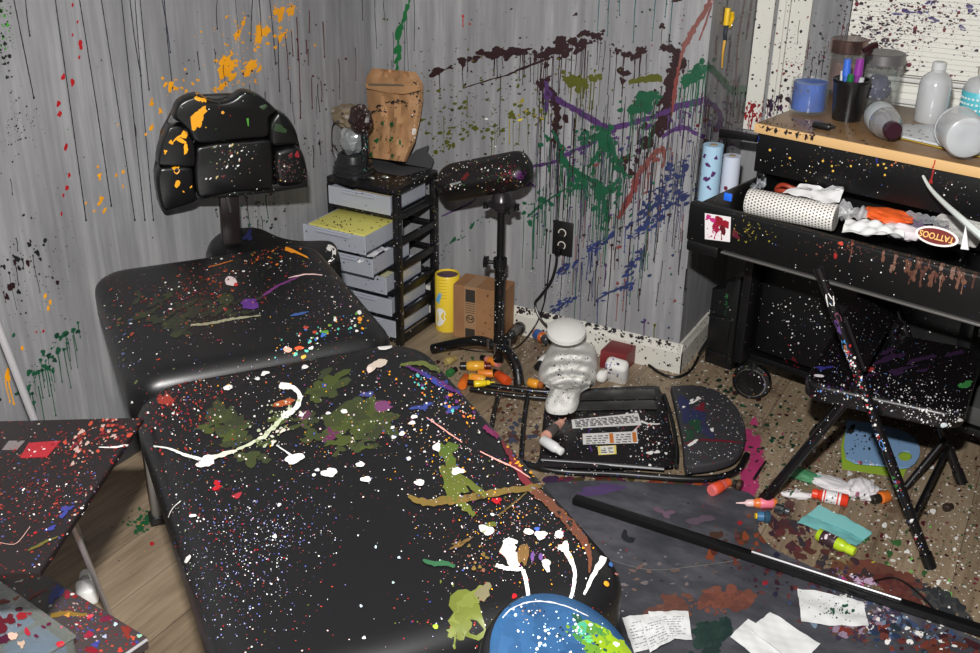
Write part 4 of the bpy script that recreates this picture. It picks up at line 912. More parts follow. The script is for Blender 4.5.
bm = mk(); cyl(bm, A0.lerp(A1, 0.16), D0.lerp(D1, 0.16), 0.007); obj('cross_bar', bm, CHB, fc)
bm = mk(); q = V((1.869, -0.345, 0.012)); e = D0.lerp(D1, 0.2) + V((0, -0.016, 0)); tube(bm, [q, e], 0.0095, 10); obj('stay', bm, CHB, fc)
bm = mk(); tube(bm, [H0 + V((-0.02, 0.022, 0.0)), H0.lerp(A0, 0.3) + V((0, 0.02, -0.012))], 0.007, 8); obj('hinge_arm', bm, CHB, fc)

# ================================================================== folding chair lying on the floor
lc = thing('fallen_chair', 'black folding chair lying flat on the floor showing labels under its seat', 'chair', at(600, 432))
def fz(x, y, z=0.03): return at(x, y, z)
bm = mk(); o = [(548, 399), (560, 394), (648, 389), (660, 393), (666, 410), (675, 455), (672, 466), (660, 470), (545, 468), (540, 460)]
o = smooth_pts([fz(x, y, 0.024) for x, y in o + [o[0]]], 2)[:-1]
prism(bm, o, (0, 0, 0.014), 0.004); lseat = obj('seat', bm, CHB, lc)
bm = mk()
tube(bm, [fz(664, 395, 0.04), fz(672, 420, 0.04), fz(677, 450, 0.04), fz(676, 466, 0.04)], 0.006, 8, 4); obj('seat_rim', bm, BLKPLAIN, lc)
bm = mk(); o = [(670, 394), (692, 393), (712, 397), (728, 406), (740, 422), (745, 440), (742, 456), (733, 466), (715, 472), (693, 475), (684, 474), (682, 450), (676, 420)]
o = smooth_pts([fz(x, y, 0.022) for x, y in o + [o[0]]], 3)[:-1]
MESHV = black('dark ribbed vinyl', 0.5, 0.6, (52, 52, 55), 90, 0.4, [WHITE, (110, 25, 45), (60, 65, 120)], 2.9)
prism(bm, o, (0, 0, 0.03), 0.008, 3); lback = obj('backrest', bm, MESHV, lc, 50)
bm = mk(); tube(bm, [fz(470, 441, 0.014), fz(540, 468, 0.014), fz(620, 474, 0.014), fz(690, 479, 0.014), fz(720, 477, 0.014), fz(738, 470, 0.014), fz(747, 455, 0.014)], 0.0095, 10, 5); obj('long_tube', bm, BLKMETAL, lc)
bm = mk(); tube(bm, [fz(468, 382, 0.03), fz(510, 388, 0.03), fz(560, 392, 0.03), fz(656, 388.5, 0.03)], 0.0085, 10, 4); obj('long_tube', bm, BLKMETAL, lc)
bm = mk(); tube(bm, [fz(470, 389, 0.03), fz(510, 395, 0.03), fz(556, 399, 0.03)], 0.0075, 10, 4); obj('leg_tube', bm, BLKMETAL, lc)
for z, pts in ((0.025, [(498, 396), (494, 412), (488, 445)]), (0.03, [(528, 394), (524, 420), (521, 460)]), (0.03, [(548, 398), (545, 425), (541, 466)])):
    bm = mk(); tube(bm, [fz(x, y, z) for x, y in pts], 0.007, 10, 4); obj('cross_bar', bm, BLKMETAL, lc)
bm = mk(); tube(bm, [fz(541, 460, 0.036), fz(600, 464, 0.036), fz(664, 469, 0.036)], 0.005, 8, 3); obj('edge_rail', bm, STEEL, lc, label='bright steel edge rail')
bm = mk()
for k, (ya, yb) in enumerate(((391, 402), (402, 412))):
    c4 = [fz(577 if k == 0 else 574, ya + 1, 0.039), fz(654, ya - 1, 0.039), fz(657, yb - 2.5, 0.039), fz(572, yb - 1, 0.039)]
    prism(bm, c4, (0, 0, 0.004), 0.0015)
obj('hinge_plate', bm, mat('dark worn steel', (88, 88, 86), 0.3, 0.8, mottle=0.4), lc, label='worn steel hinge plate')
LZ = 0.0385
def lbl(name, pts, m, marks, label):
    bm = mk(); prism(bm, [fz(x, y, LZ) for x, y in pts], (0, 0, 0.0008)); s = obj(name, bm, m, lc, 0, label=label)
    for nm2, m2, quads in marks:
        bm = mk()
        for qd in quads: prism(bm, [fz(x, y, LZ + 0.001) for x, y in qd], (0, 0, 0.0004))
        obj(nm2, bm, m2, s, 0)
WL = mat('white label paper', (226, 224, 222), 0.4); INK = mat('grey print', (110, 108, 110), 0.5); ORG = mat('orange print', (205, 120, 50), 0.4)
def textrows(x0, y0, x1, y1, dx, dy, rows, seed):
    r = random.Random(seed); out = []
    for k in range(rows):
        f = (k + 0.5) / rows; x = x0
        while x < x1 - 2:
            w_ = r.uniform(2, 6); w_ = min(w_, x1 - x); ys = y0 + (y1 - y0) * f + dy * (x - x0) / (x1 - x0); sx = dx * f
            out.append([(x + sx, ys), (x + w_ + sx, ys + dy * w_ / (x1 - x0)), (x + w_ + sx + 0.2, ys + 0.9), (x + sx + 0.2, ys + 0.9)]); x += w_ + r.uniform(1, 2.4)
    return out
lbl('warning_label', [(571.5, 420), (638, 413), (641.5, 425), (572.5, 428.5)], WL, [('label_print', INK, textrows(574, 419.5, 637, 427, 2, -5, 5, 1))], 'long white label with rows of small print')
lbl('warning_label', [(582.5, 434), (637, 431.5), (638, 443), (583, 444.5)], WL, [('label_print', INK, textrows(586, 435, 608, 444, 0, -1, 4, 2) + textrows(616, 433.5, 631, 443, 0, -1, 4, 3)), ('orange_block', ORG, [[(609, 433.5), (613, 433.2), (614, 443), (610, 443.2)], [(632, 432.5), (636, 432.2), (637, 442), (633, 442.2)]])], 'white label with two orange blocks')
lbl('warning_label', [(597.5, 446.5), (616, 445.5), (616.5, 454), (598.5, 455)], mat('pale yellow label', (232, 214, 120), 0.4), [('label_print', mat('pale print', (236, 234, 226), 0.5), [[(600.5, 446.5), (613.5, 446), (614, 453.5), (601, 454.2)]]), ('ink_mark', INK, textrows(601, 447, 613, 453, 0, -0.4, 3, 5))], 'small yellow and white label')

# ================================================================== on the floor by the wall: white bundle, knob, blocks, red box
WC = mat('white towelling', (222, 220, 216), 0.7, spots=[(75, 0.32, 0.5, 5, [(40, 35, 45), (60, 50, 60)], 1.2)])
OUT = [(538, 374), (541, 362), (546, 352), (553, 342), (565, 337), (578, 336), (590, 340), (596, 351), (598, 362), (597, 374), (592, 384), (581, 391), (579, 402), (574, 410), (562, 413), (549, 411), (545, 404), (548, 394), (550, 387), (541, 382)]
op = smooth_pts([V((x, y, 0)) for x, y in OUT + [OUT[0]]], 4)[:-1]; cc_ = V((568, 378, 0)); NR = 18
def tow_h(x, y, t):
    edge = 0.053 if y > 384 else 0.022
    dome = (0.062 if y < 388 else 0.036) * (1 - t ** 2.4) ** 0.8
    r = math.hypot((x - 570) / 1.15, y - 396); a = math.atan2(y - 396, x - 570)
    fold = 0.009 * math.sin(r * 0.62 + 0.8 * math.sin(a * 3)) * (1 if y < 390 else 0.25) * min(1, 3 * (1 - t))
    fold += 0.003 * math.sin(x * 0.5 + y * 0.23) * min(1, 3 * (1 - t))
    crease = -0.012 * math.exp(-((y - 389 - 0.1 * (x - 565)) / 2.2) ** 2) * (1 - t)
    return max(edge * 0.9, edge + dome + fold + crease)
bm = mk(); rings_ = []
for k in range(1, NR + 1):
    t = k / NR; rings_.append([bm.verts.new(at(cc_.x + (p.x - cc_.x) * t, cc_.y + (p.y - cc_.y) * t, tow_h(cc_.x + (p.x - cc_.x) * t, cc_.y + (p.y - cc_.y) * t, t))) for p in op])
cv0 = bm.verts.new(at(cc_.x, cc_.y, tow_h(cc_.x, cc_.y, 0))); nO = len(op)
for i in range(nO): bm.faces.new((cv0, rings_[0][i], rings_[0][(i + 1) % nO]))
for k in range(NR - 1):
    for i in range(nO): q = (i + 1) % nO; bm.faces.new((rings_[k][i], rings_[k + 1][i], rings_[k + 1][q], rings_[k][q]))
skirt = []
for i, p in enumerate(op):
    w_ = V(rings_[-1][i].co); skirt.append(bm.verts.new((w_.x, w_.y, 0.0465 if p.y > 383 else 0.004)))
for i in range(nO): q = (i + 1) % nO; bm.faces.new((rings_[-1][i], skirt[i], skirt[q], rings_[-1][q]))
bm.faces.new(skirt[::-1])
bundle = tag(obj('towel_bundle', bm, WC, None, 70), 'crumpled white towel bundle with its tail over the fallen chair', 'towel')
bm = mk(); c = at(566, 337, 0.105); kn = thing('mushroom_sponge', 'smooth white mushroom shaped sponge on top of the towel bundle', 'sponge', c)
lathe(bm, [(0, -0.016), (0.03, -0.016), (0.032, -0.006), (0.05, 0.0), (0.062, 0.012), (0.06, 0.024), (0.04, 0.036), (0, 0.04)], c + V((0, 0.0, 0.005)), (0.1, -0.25, 1), 28); obj('sponge_body', bm, mat('smooth white foam', (228, 226, 222), 0.5), kn)
bm = mk(); c = at(617, 371, 0.04); box(bm, (0, 0, 0), (0.07, 0.045, 0.1), frame(c, V((0.97, 0.1, -0.1)), V((0.1, -0.5, 0.85))), 0.016, 4); foam1 = tag(obj('white_block', bm, WC), 'white rounded block leaning on the dark red box', 'block')
bm = mk(); lump(bm, (0, 0, 0), (0.017, 0.024, 0.02), 0.12, 4, 52, 3, M.Translation(at(602, 376, 0.028))); foam2 = tag(obj('white_wad', bm, WC), 'white wad squeezed between the towel bundle and the white block', 'wad')
bm = mk(); lump(bm, (0, 0, 0), (0.03, 0.012, 0.006), 0.15, 4, 53, 3, M.Translation(at(622, 389, 0.007))); tag(obj('tissue', bm, WC), 'flat white tissue below the white block', 'tissue')
RB = frame(at(625, 373), (at(625, 373) - at(578, 361)).normalized()); 
fr_p, br_p = at(625, 373), at(638.5, 359); rx = V((0.995, 0.02, 0)); 
RBM = M(((rx.x, 0, 0, 0), (0, 1, 0, 0), (0, 0, 1, 0), (0, 0, 0, 1)))
yd = V((br_p.x - fr_p.x, br_p.y - fr_p.y, 0)); xd = V((0.99, 0.08, 0)); 
bm = mk(); b0 = fr_p; L = 0.085; prism(bm, [b0, b0 + yd, b0 + yd - xd * L, b0 - xd * L], (0, 0, 0.062), 0.002); tag(obj('red_box', bm, mat('dark red card', (112, 34, 36), 0.45, mottle=0.15)), 'dark red box against the baseboard', 'box')

# ------ bottles on the floor
def cv(c): return 'plastic %d %d %d' % tuple(c)
def bottle(a, b, r, body, cap, label, lab=None, capfrac=0.22, z=None, group=None, name='paint_bottle', cat='bottle', nozzle=False, body_m=None):
    zz = r + 0.0005 if z is None else z
    p, q = at(a[0], a[1], zz), at(b[0], b[1], zz); d = (q - p); L = d.length; d.normalize()
    t = thing(name, label, cat, (p.x, p.y, zz - r), group)
    cl = L * capfrac; bl_ = L - cl
    bm = mk(); lathe(bm, [(0, 0), (r * 0.9, 0), (r, r * 0.12), (r, bl_ * 0.82), (r * 0.72, bl_ * 0.97), (r * 0.6, bl_)], p, d, 20); o = obj('body', bm, body_m or mat(cv(body), body, 0.3), t)
    bm = mk()
    if nozzle: lathe(bm, [(0, 0), (r * 0.75, 0), (r * 0.7, cl * 0.35), (r * 0.25, cl * 0.5), (r * 0.12, cl), (0, cl)], p + d * bl_, d, 16)
    else: lathe(bm, [(0, 0), (r * 0.78, 0), (r * 0.74, cl * 0.9), (r * 0.6, cl), (0, cl)], p + d * bl_, d, 16)
    obj('cap', bm, mat(cv(cap), cap, 0.35), t)
    if lab:
        bm = mk(); lathe(bm, [(r + 0.0002, bl_ * 0.15), (r + 0.0006, bl_ * 0.16), (r + 0.0006, bl_ * 0.7), (r + 0.0002, bl_ * 0.71)], p, d, 20, False); lo = obj('paper_label', bm, mat(cv(lab), lab, 0.4), t)
    return t
ORB, YEB, BLC, REB, PKC = (225, 130, 40), (225, 165, 50), (20, 20, 20), (205, 75, 30), (215, 130, 120)
bottle((499, 364), (481, 357), 0.0125, PKC, BLC, 'orange bottle with black cap and pink base, farthest of the pile by the tripod', ORB, 0.24)
bottle((484, 366), (460, 366), 0.0165, YEB, BLC, 'yellow orange bottle with black cap lying crosswise in the pile by the tripod', YEB, 0.26)
bottle((481, 366), (491, 366), 0.015, (110, 30, 22), (95, 24, 20), 'short dark red bottle end touching the yellow orange bottle', None, 0.4)
bottle((478, 373), (500, 374), 0.012, ORB, (180, 80, 50), 'slim orange bottle lying below the yellow orange bottle', None, 0.15)
bottle((508, 382), (494, 372), 0.0155, REB, BLC, 'red orange bottle with black cap beside the tripod leg', REB, 0.18)
bottle((470, 377), (490, 381), 0.014, YEB, (60, 50, 40), 'amber bottle half under the black tube of the fallen chair', (235, 150, 50), 0.2, z=0.0145)
bottle((474, 384), (495, 382), 0.010, (235, 205, 30), (240, 215, 40), 'bright yellow pointed bottle at the front of the pile', None, 0.4, nozzle=True, z=0.05)
bottle((462, 386), (466, 376), 0.014, (215, 105, 30), (190, 80, 30), 'orange bottle standing nearly under the bed edge', None, 0.3)
bottle((448, 374), (456, 369), 0.012, (40, 100, 50), BLC, 'green bottle next to the bed edge', None, 0.4)
bottle((446, 362), (456, 358), 0.012, (170, 150, 90), (150, 130, 80), 'tan bottle at the back left of the pile', None, 0.3)
bottle((529, 382), (543, 386), 0.0145, (225, 150, 40), (160, 90, 40), 'yellow orange bottle between the tripod leg and the towel bundle', None, 0.3, z=0.0155)
bottle((536, 333), (548, 341), 0.018, (190, 95, 40), (60, 62, 66), 'orange and blue bottle lying by the baseboard under the cord', (50, 90, 150), 0.35)
bottle((546, 358), (537, 368), 0.016, (222, 220, 216), BLC, 'white bottle with black cap left of the towel bundle', None, 0.4)
bottle((545, 437), (566, 418), 0.0145, (205, 150, 130), (215, 160, 140), 'pinkish bottle with dark label and pointed nozzle on the fallen chair', (80, 74, 72), 0.34, z=0.057, nozzle=True)
bottle((543, 440), (562, 452), 0.0145, (222, 222, 224), (235, 235, 232), 'white bottle lying on the fallen chair', None, 0.2, z=0.056)
# right-hand scatter
bottle((848, 501), (812, 493), 0.0165, (220, 60, 36), (230, 70, 40), 'red orange bottle with white striped label under the folding chair', None, 0.16)
bm = mk(); pa, pb = at(848, 501, 0.017), at(812, 493, 0.017); d = (pb - pa).normalized()
for k, (f0, f1) in enumerate(((0.2, 0.26), (0.3, 0.62), (0.66, 0.7))):
    L = (pb - pa).length; lathe(bm, [(0.0169, L * f0), (0.0172, L * f0 + 0.001), (0.0172, L * f1 - 0.001), (0.0169, L * f1)], pa, d, 20, False)
ro = [o for o in bpy.data.objects if o.get('label', '').startswith('red orange bottle with white')][0]
bands = obj('label_bands', bm, mat('white grey bands', (225, 222, 224), 0.4, spots=[(160, 0.5, 0.8, 8, [(60, 50, 60), (90, 80, 90)], 1.0)]), ro)
bottle((776, 503), (736, 503), 0.013, (225, 120, 60), (225, 190, 190), 'pink and orange bottle with a long pale nozzle on the dark mat', (235, 120, 140), 0.42, nozzle=True)
bottle((888, 496), (872, 500), 0.016, (214, 110, 40), (36, 34, 28), 'orange bottle with black cap behind the chair leg', None, 0.45, name='paint_bottle')
bottle((711, 491), (729, 482), 0.0155, (225, 110, 110), (215, 90, 50), 'coral red bottle near the fallen chair back', (220, 80, 50), 0.25)
bottle((742, 486), (733, 483), 0.014, (30, 26, 24), (40, 34, 30), 'small black capped bottle beside the coral red bottle', (70, 50, 35), 0.4)
bottle((818, 534), (855, 552), 0.0155, (176, 205, 40), (196, 222, 50), 'lime green bottle with printed label below the teal paper', None, 0.2)
pa, pb = at(818, 534, 0.016), at(855, 552, 0.016); d = (pb - pa).normalized(); L = (pb - pa).length
bm = mk(); lathe(bm, [(0.0157, L * 0.12), (0.0161, L * 0.13), (0.0161, L * 0.5), (0.0157, L * 0.51)], pa, d, 20, False)
ro = [o for o in bpy.data.objects if o.get('label', '').startswith('lime green')][0]
obj('paper_label', bm, mat('dark printed label', (60, 42, 48), 0.4, spots=[(140, 0.6, 0.95, 8, [(225, 215, 220), (220, 200, 210)], 1.0)]), ro)
bottle((770, 517), (757, 516), 0.0165, (45, 75, 95), (60, 110, 150), 'blue bottle with yellow tip lying on the dark mat', None, 0.5)
bm = mk(); cyl(bm, at(757.5, 516, 0.0165), at(755, 516, 0.0165), 0.0075, seg=14); ro = [o for o in bpy.data.objects if o.get('label', '').startswith('blue bottle with yellow')][0]; obj('tip', bm, mat('yellow tip', (230, 190, 40), 0.4), ro)
bottle((775, 508), (790, 512), 0.013, (70, 80, 84), (60, 60, 64), 'grey glass bottle lying just right of the blue bottle', None, 0.3, body_m=clear('grey glass', (120, 130, 135), 0.2, 0.05, 0.3, (90, 95, 100)))
bottle((754, 479), (766, 461), 0.004, (26, 24, 24), (26, 24, 24), 'black pen lying by the magenta spill', None, 0.3, name='pen', cat='pen')
bottle((945, 508), (952, 506), 0.011, (48, 36, 32), (40, 30, 30), 'dark brown cap on the floor right of the chair leg', None, 0.4, name='bottle_cap', cat='cap')

# papers
def flat(name, label, cat, pts, m, z=0.001, t=0.0012, amp=0.0):
    bm = mk()
    if amp: sheet(bm, *[at(x, y, z) for x, y in pts], amp=amp, seed=len(label), t=t)
    else: prism(bm, [at(x, y, z) for x, y in pts], (0, 0, t))
    return tag(obj(name, bm, m, None, 40 if amp else 0), label, cat)
PAP = mat('white paper', (225, 226, 226), 0.6)
flat('green_card', 'lime green card sheet under the pale blue board', 'card', [(841, 446), (846, 428), (913, 452), (903, 478), (842, 469)], mat('lime green card', (150, 180, 55), 0.5))
bm = mk()
hole = [(905 + 7 * math.cos(a), 457 + 5.2 * math.sin(a)) for a in [k * PI / 8 for k in range(16)]]
outer = [(847, 421), (880, 426), (909, 435), (920, 452), (909, 468), (880, 466), (846, 459)]
outer = [(p.x, p.y) for p in smooth_pts([V((x, y, 0)) for x, y in outer + [outer[0]]], 3)[:-1]]
ov_, hv_ = [bm.verts.new(at(x, y, 0.009)) for x, y in outer], [bm.verts.new(at(x, y, 0.009)) for x, y in hole]
es = [bm.edges.new((l[i], l[(i + 1) % len(l)])) for l in (ov_, hv_) for i in range(len(l))]
tf = bmesh.ops.triangle_fill(bm, use_beauty=True, edges=es)
ex = bmesh.ops.extrude_face_region(bm, geom=[f for f in bm.faces]); 
for v in [g_ for g_ in ex['geom'] if isinstance(g_, bmesh.types.BMVert)]: v.co.z += 0.004
palette = tag(obj('palette_board', bm, mat('pale blue board', (130, 165, 205), 0.45), None, 0), 'pale blue board with a thumb hole under the folding chair', 'board')
flat('teal_paper', 'folded teal paper lying beside the lime green bottle', 'paper', [(797, 524), (819, 506), (872, 534), (856, 549)], mat('teal paper', (120, 188, 188), 0.55), 0.001, 0.001, 0.006)
bm = mk(); prism(bm, [at(x, y, 0.009) for x, y in [(808, 515), (819, 505), (872, 534), (864, 540), (838, 527)]], (0, 0, 0.001)); o = bpy.data.objects['teal_paper']; obj('flap', bm, mat('teal paper light', (135, 205, 205), 0.55), o, 0)
TIS = mat('tissue white', (222, 218, 220), 0.7, spots=[(45, 0.5, 0.7, 8, [(190, 120, 150), (120, 180, 160), (60, 90, 60), (150, 90, 110)], 4.0)])
bm = mk(); lump(bm, (0, 0, 0), (0.06, 0.03, 0.014), 0.3, 5, 61, 4, M.Translation(at(833, 485, 0.012)) @ M.Rotation(-0.2, 4, 'Z')); tag(obj('tissue', bm, TIS, None, 20), 'crumpled white tissue stained with green, behind the red orange bottle', 'tissue')
bm = mk(); lump(bm, (0, 0, 0), (0.038, 0.04, 0.022), 0.3, 5, 62, 4, M.Translation(at(862, 489, 0.02))); tag(obj('tissue', bm, TIS, None, 20), 'crumpled white tissue stained pink, next to the orange bottle with black cap', 'tissue')
bm = mk(); lump(bm, (0, 0, 0), (0.05, 0.022, 0.012), 0.3, 5, 63, 4, M.Translation(at(805, 476, 0.011)) @ M.Rotation(0.1, 4, 'Z')); tag(obj('green_rag', bm, mat('green smeared rag', (70, 130, 90), 0.6, mottle=0.3), None, 20), 'green smeared rag left of the tissues', 'rag')
bm = mk(); lump(bm, (0, 0, 0), (0.04, 0.012, 0.01), 0.25, 5, 64, 3, M.Translation(at(797, 495, 0.009)) @ M.Rotation(0.35, 4, 'Z')); tag(obj('tissue_twist', bm, TIS, None, 20), 'twisted white tissue above the pink and orange bottle', 'tissue')
# receipts
flat('white_paper', 'white paper flecked with green beside the long black bar', 'paper', [(797, 590), (863, 603), (868, 629), (801, 623)], PAP, 0.004, 0.001, 0.006)
flat('white_paper', 'plain white paper, the lower of two at the bottom edge', 'paper', [(730, 638), (748, 619), (790, 650), (775, 672)], PAP, 0.004, 0.001, 0.004)
flat('white_paper', 'plain white paper, the upper of two overlapping at the bottom edge', 'paper', [(750, 630), (770, 613), (820, 646), (798, 668)], PAP, 0.010, 0.001, 0.004)
rc = []
for i, (pts, lab, z) in enumerate((([(622, 619), (652, 614), (664, 645), (634, 655)], 'printed receipt on the mat, partly under the other two', 0.004), ([(648, 613), (688, 612), (692, 641), (655, 640)], 'printed receipt on the mat, rightmost of the three', 0.009), ([(640, 620), (662, 616), (674, 640), (650, 654)], 'printed receipt on the mat, topmost of the three', 0.015))):
    o = flat('receipt', lab, 'receipt', pts, PAP, z, 0.001, 0.004)
    bm = mk()
    r = random.Random(i)
    for k in range(9):
        v = 0.15 + k * 0.085; u = 0.12
        while u < 0.85:
            du = r.uniform(0.04, 0.14); P_ = [at(*p, z + 0.0075) for p in pts]
            def bi(u, v): return (P_[0] * (1 - u) + P_[1] * u) * (1 - v) + (P_[3] * (1 - u) + P_[2] * u) * v
            if r.random() < 0.75: prism(bm, [bi(u, v), bi(min(u + du, 0.88), v), bi(min(u + du, 0.88), v + 0.02), bi(u, v + 0.02)], (0, 0, 0.0003))
            u += du + 0.03
    obj('print', bm, mat('pale grey print', (150, 150, 154), 0.6), o, 0)

# ------ the dark mat and the long bar
matpts = [(545, 484), (590, 481), (650, 483), (712, 487), (748, 493), (762, 510), (758, 530), (772, 548), (800, 562), (835, 578), (868, 596), (905, 612), (960, 632), (1000, 655), (1010, 700), (560, 720), (520, 560)]
matpts = [(p.x, p.y) for p in smooth_pts([V((x, y, 0)) for x, y in matpts + [matpts[0]]], 3)[:-1]]
def mat_floor():
    m, nt, b = newmat('dark grey smeared mat')
    f = noise(nt, coords(nt), 4.5, 5, 0.6); f2 = noise(nt, coords(nt, (1, 2.2, 1)), 11, 4, 0.6)
    s = math_(nt, 'ADD', math_(nt, 'MULTIPLY', f, 0.6), math_(nt, 'MULTIPLY', f2, 0.4))
    c = ramp(nt, s, [(0.3, srgb((44, 46, 52))), (0.48, srgb((68, 69, 75))), (0.62, srgb((92, 91, 98))), (0.78, srgb((84, 72, 84)))])
    c = speckle(nt, c, 80, 0.34, 0.5, 4, [(60, 30, 35), (140, 140, 150), (40, 40, 46), (80, 50, 45), (150, 40, 50)], 1.6)
    nt.links.new(c, b.inputs['Base Color']); b.inputs['Roughness'].default_value = 0.38
    return m
bm = mk(); prism(bm, [at(x, y, 0.0005) for x, y in matpts], (0, 0, 0.002)); fmat = tag(obj('floor_mat', bm, mat_floor(), None, 0), 'dark grey smeared mat on the floor beside the foot of the bed', 'mat')
pa, pb = at(574, 499, 0.013), at(1010, 640, 0.013)
bm = mk(); box(bm, (0, 0, 0), ((pb - pa).length, 0.026, 0.02), frame((pa + pb) / 2, pb - pa), 0.003); lbar = thing('long_bar', 'long black metal bar lying diagonally across the dark mat', 'bar', (pa + pb) / 2 - V((0, 0, 0.013))); barm = obj('bar', bm, BLKPLAIN, lbar)
bm = mk(); a_, b_ = pa.lerp(pb, 0.45), pa.lerp(pb, 0.78); n_ = V((-(pb - pa).y, (pb - pa).x, 0)).normalized(); cyl(bm, a_ + n_ * 0.0 + V((0, 0, 0.0135)), b_ + V((0, 0, 0.0135)), 0.0028); obj('glint_strip', bm, CHROME, lbar, label='bright worn edge')  # chrome strip added along the bar to imitate its glint
bm = mk(); tube(bm, [at(875, 581, 0.004), at(895, 578, 0.004), at(915, 590, 0.004), at(935, 610, 0.004), at(952, 626, 0.004)], 0.0022, 8, 5); tag(obj('thin_wire', bm, BLKPLAIN), 'thin black wire curling over the red spill right of the bar', 'wire')

# ================================================================== left corner: folding tray table, lower case, clear box
P0 = at(143.5, 417, 0.60); P1 = at(40, 572, 0.60); P2 = at(-60, 422, 0.60)
tr = thing('tray_table', 'black square tray table with chrome legs at the left of the bed', 'tray table', at(90, 600))
TRB = black('tray vinyl', 0.36, 0.66, (30, 24, 25), 85, 0.38, [(100, 26, 28), (150, 40, 35), RED, (180, 70, 50), (200, 180, 170), (70, 80, 140), (120, 40, 30)], 3.3)
bm = mk(); prism(bm, [P0, P1, P1 + (P2 - P0), P2], (0, 0, -0.012), 0.003); trtop = obj('tray_top', bm, TRB, tr, 0)
stc = [(20, 448), (32, 444), (55, 442), (49, 456), (24, 459)]
bm = mk(); prism(bm, [at(x, y, 0.6002) for x, y in [(20, 458), (29, 443), (61, 441), (47, 457)]], (0, 0, 0.0008)); stk = obj('sticker', bm, mat('red label', (165, 35, 45), 0.4, spots=[(150, 0.5, 1.0, 8, [(225, 205, 205), (120, 20, 30)], 2.0)]), tr, 0, label='red and white printed sticker')
bm = mk(); prism(bm, [at(x, y, 0.6002) for x, y in [(2, 450), (9, 441), (25, 441), (17, 450)]], (0, 0, 0.0008)); obj('sticker', bm, mat('worn grey label', (120, 112, 112), 0.4, spots=[(120, 0.5, 0.9, 8, [(70, 60, 60), (150, 60, 60)], 2.0)]), tr, 0, label='worn grey sticker')
top1 = at(66, 508, 0.585)
bm = mk(); tube(bm, [top1, at(113, 622, 0.01)], 0.0055, 12); l1 = obj('leg', bm, CHROME, tr)
bm = mk(); tube(bm, [P2 + (P0 - P2) * 0.08 + V((0.0, 0, -0.015)), P2 + (P0 - P2) * 0.08 + V((-0.07, 0.09, -0.59))], 0.0075, 12); obj('leg', bm, CHROME, tr)
# chrome pole by the wall
pa, pb = atx(-12, 300, 0.20), atx(36, 424, 0.2); d = pb - pa
pb2 = pa + d * ((pa.z - 0.0085) / (pa.z - pb.z))
cp = thing('chrome_pole', 'slanting chrome pole at the left edge before the grey wall', 'pole', pb2 - V((0, 0, 0.008)))
bm = mk(); tube(bm, [pa - d * 0.6, pb2], 0.0085, 12); obj('pole', bm, CHROME, cp)
bm = mk(); tube(bm, [pa + d * 0.8 + V((0.0, 0.0, 0.016)), pa + d * 1.2 + V((0.0, 0.0, 0.018))], 0.006, 10); obj('slide_rod', bm, CHROME, cp)
ra, rb = at(92, 424, 0.12), at(124, 404, 0.12)
rd = thing('chrome_bar', 'short chrome bar between the tray table and the head of the bed', 'bar', V((ra.x, ra.y, 0)))
bm = mk(); tube(bm, [ra + V((0, 0, 0)), rb], 0.009, 12); obj('bar', bm, CHROME, rd); bm = mk(); box(bm, (0, 0, 0), (0.04, 0.03, 0.024), frame(ra + V((-0.02, 0, 0)), rb - ra), 0.006); obj('end_block', bm, BLKPLAIN, rd)
bm = mk(); box(bm, (ra.x, ra.y, 0.055), (0.02, 0.02, 0.108), ID, 0.003); obj('stand', bm, BLKPLAIN, rd)
# lower case
LZ0 = 0.28
L0 = at(147, 636, LZ0); L1 = at(44, 573, LZ0); dirx = (L1 - L0); diry = V((dirx.y, -dirx.x, 0)).normalized(); diry = (at(110, 660, LZ0) - L0).normalized()
e1 = dirx.normalized(); e2 = V((-e1.y, e1.x, 0)); e2 = e2 if e2.dot(diry) > 0 else -e2
lcs = thing('storage_case', 'dark grey case top spattered red and blue in the lower left corner', 'case', L0 + e1 * 0.25 + e2 * 0.2 - V((0, 0, LZ0)))
CASE = black('case lid', 0.38, 0.8, (74, 66, 66), 60, 0.5, [RED, (130, 35, 45), (200, 80, 60), WHITE, (60, 70, 160), (150, 30, 45), (120, 50, 40)], 4.4)
C4 = [L0, L0 + e1 * 0.35, L0 + e1 * 0.35 + e2 * 0.36, L0 + e2 * 0.36]
bm = mk(); prism(bm, C4, (0, 0, -0.03), 0.004); clid = obj('lid', bm, CASE, lcs)
cen = (C4[0] + C4[2]) / 2
bm = mk(); prism(bm, [cen + (p - cen) * 0.97 - V((0, 0, 0.031)) for p in C4], (0, 0, -(LZ0 - 0.032)), 0.006); obj('case_body', bm, BLKPLAIN, lcs)
bm = mk(); cyl(bm, L0 + e2 * 0.004 - e1 * 0.0035 + V((0, 0, -0.004)), L0 + e2 * 0.3 - e1 * 0.0035 + V((0, 0, -0.004)), 0.003); obj('metal_edge', bm, CHROME, lcs, label='bright metal edge')
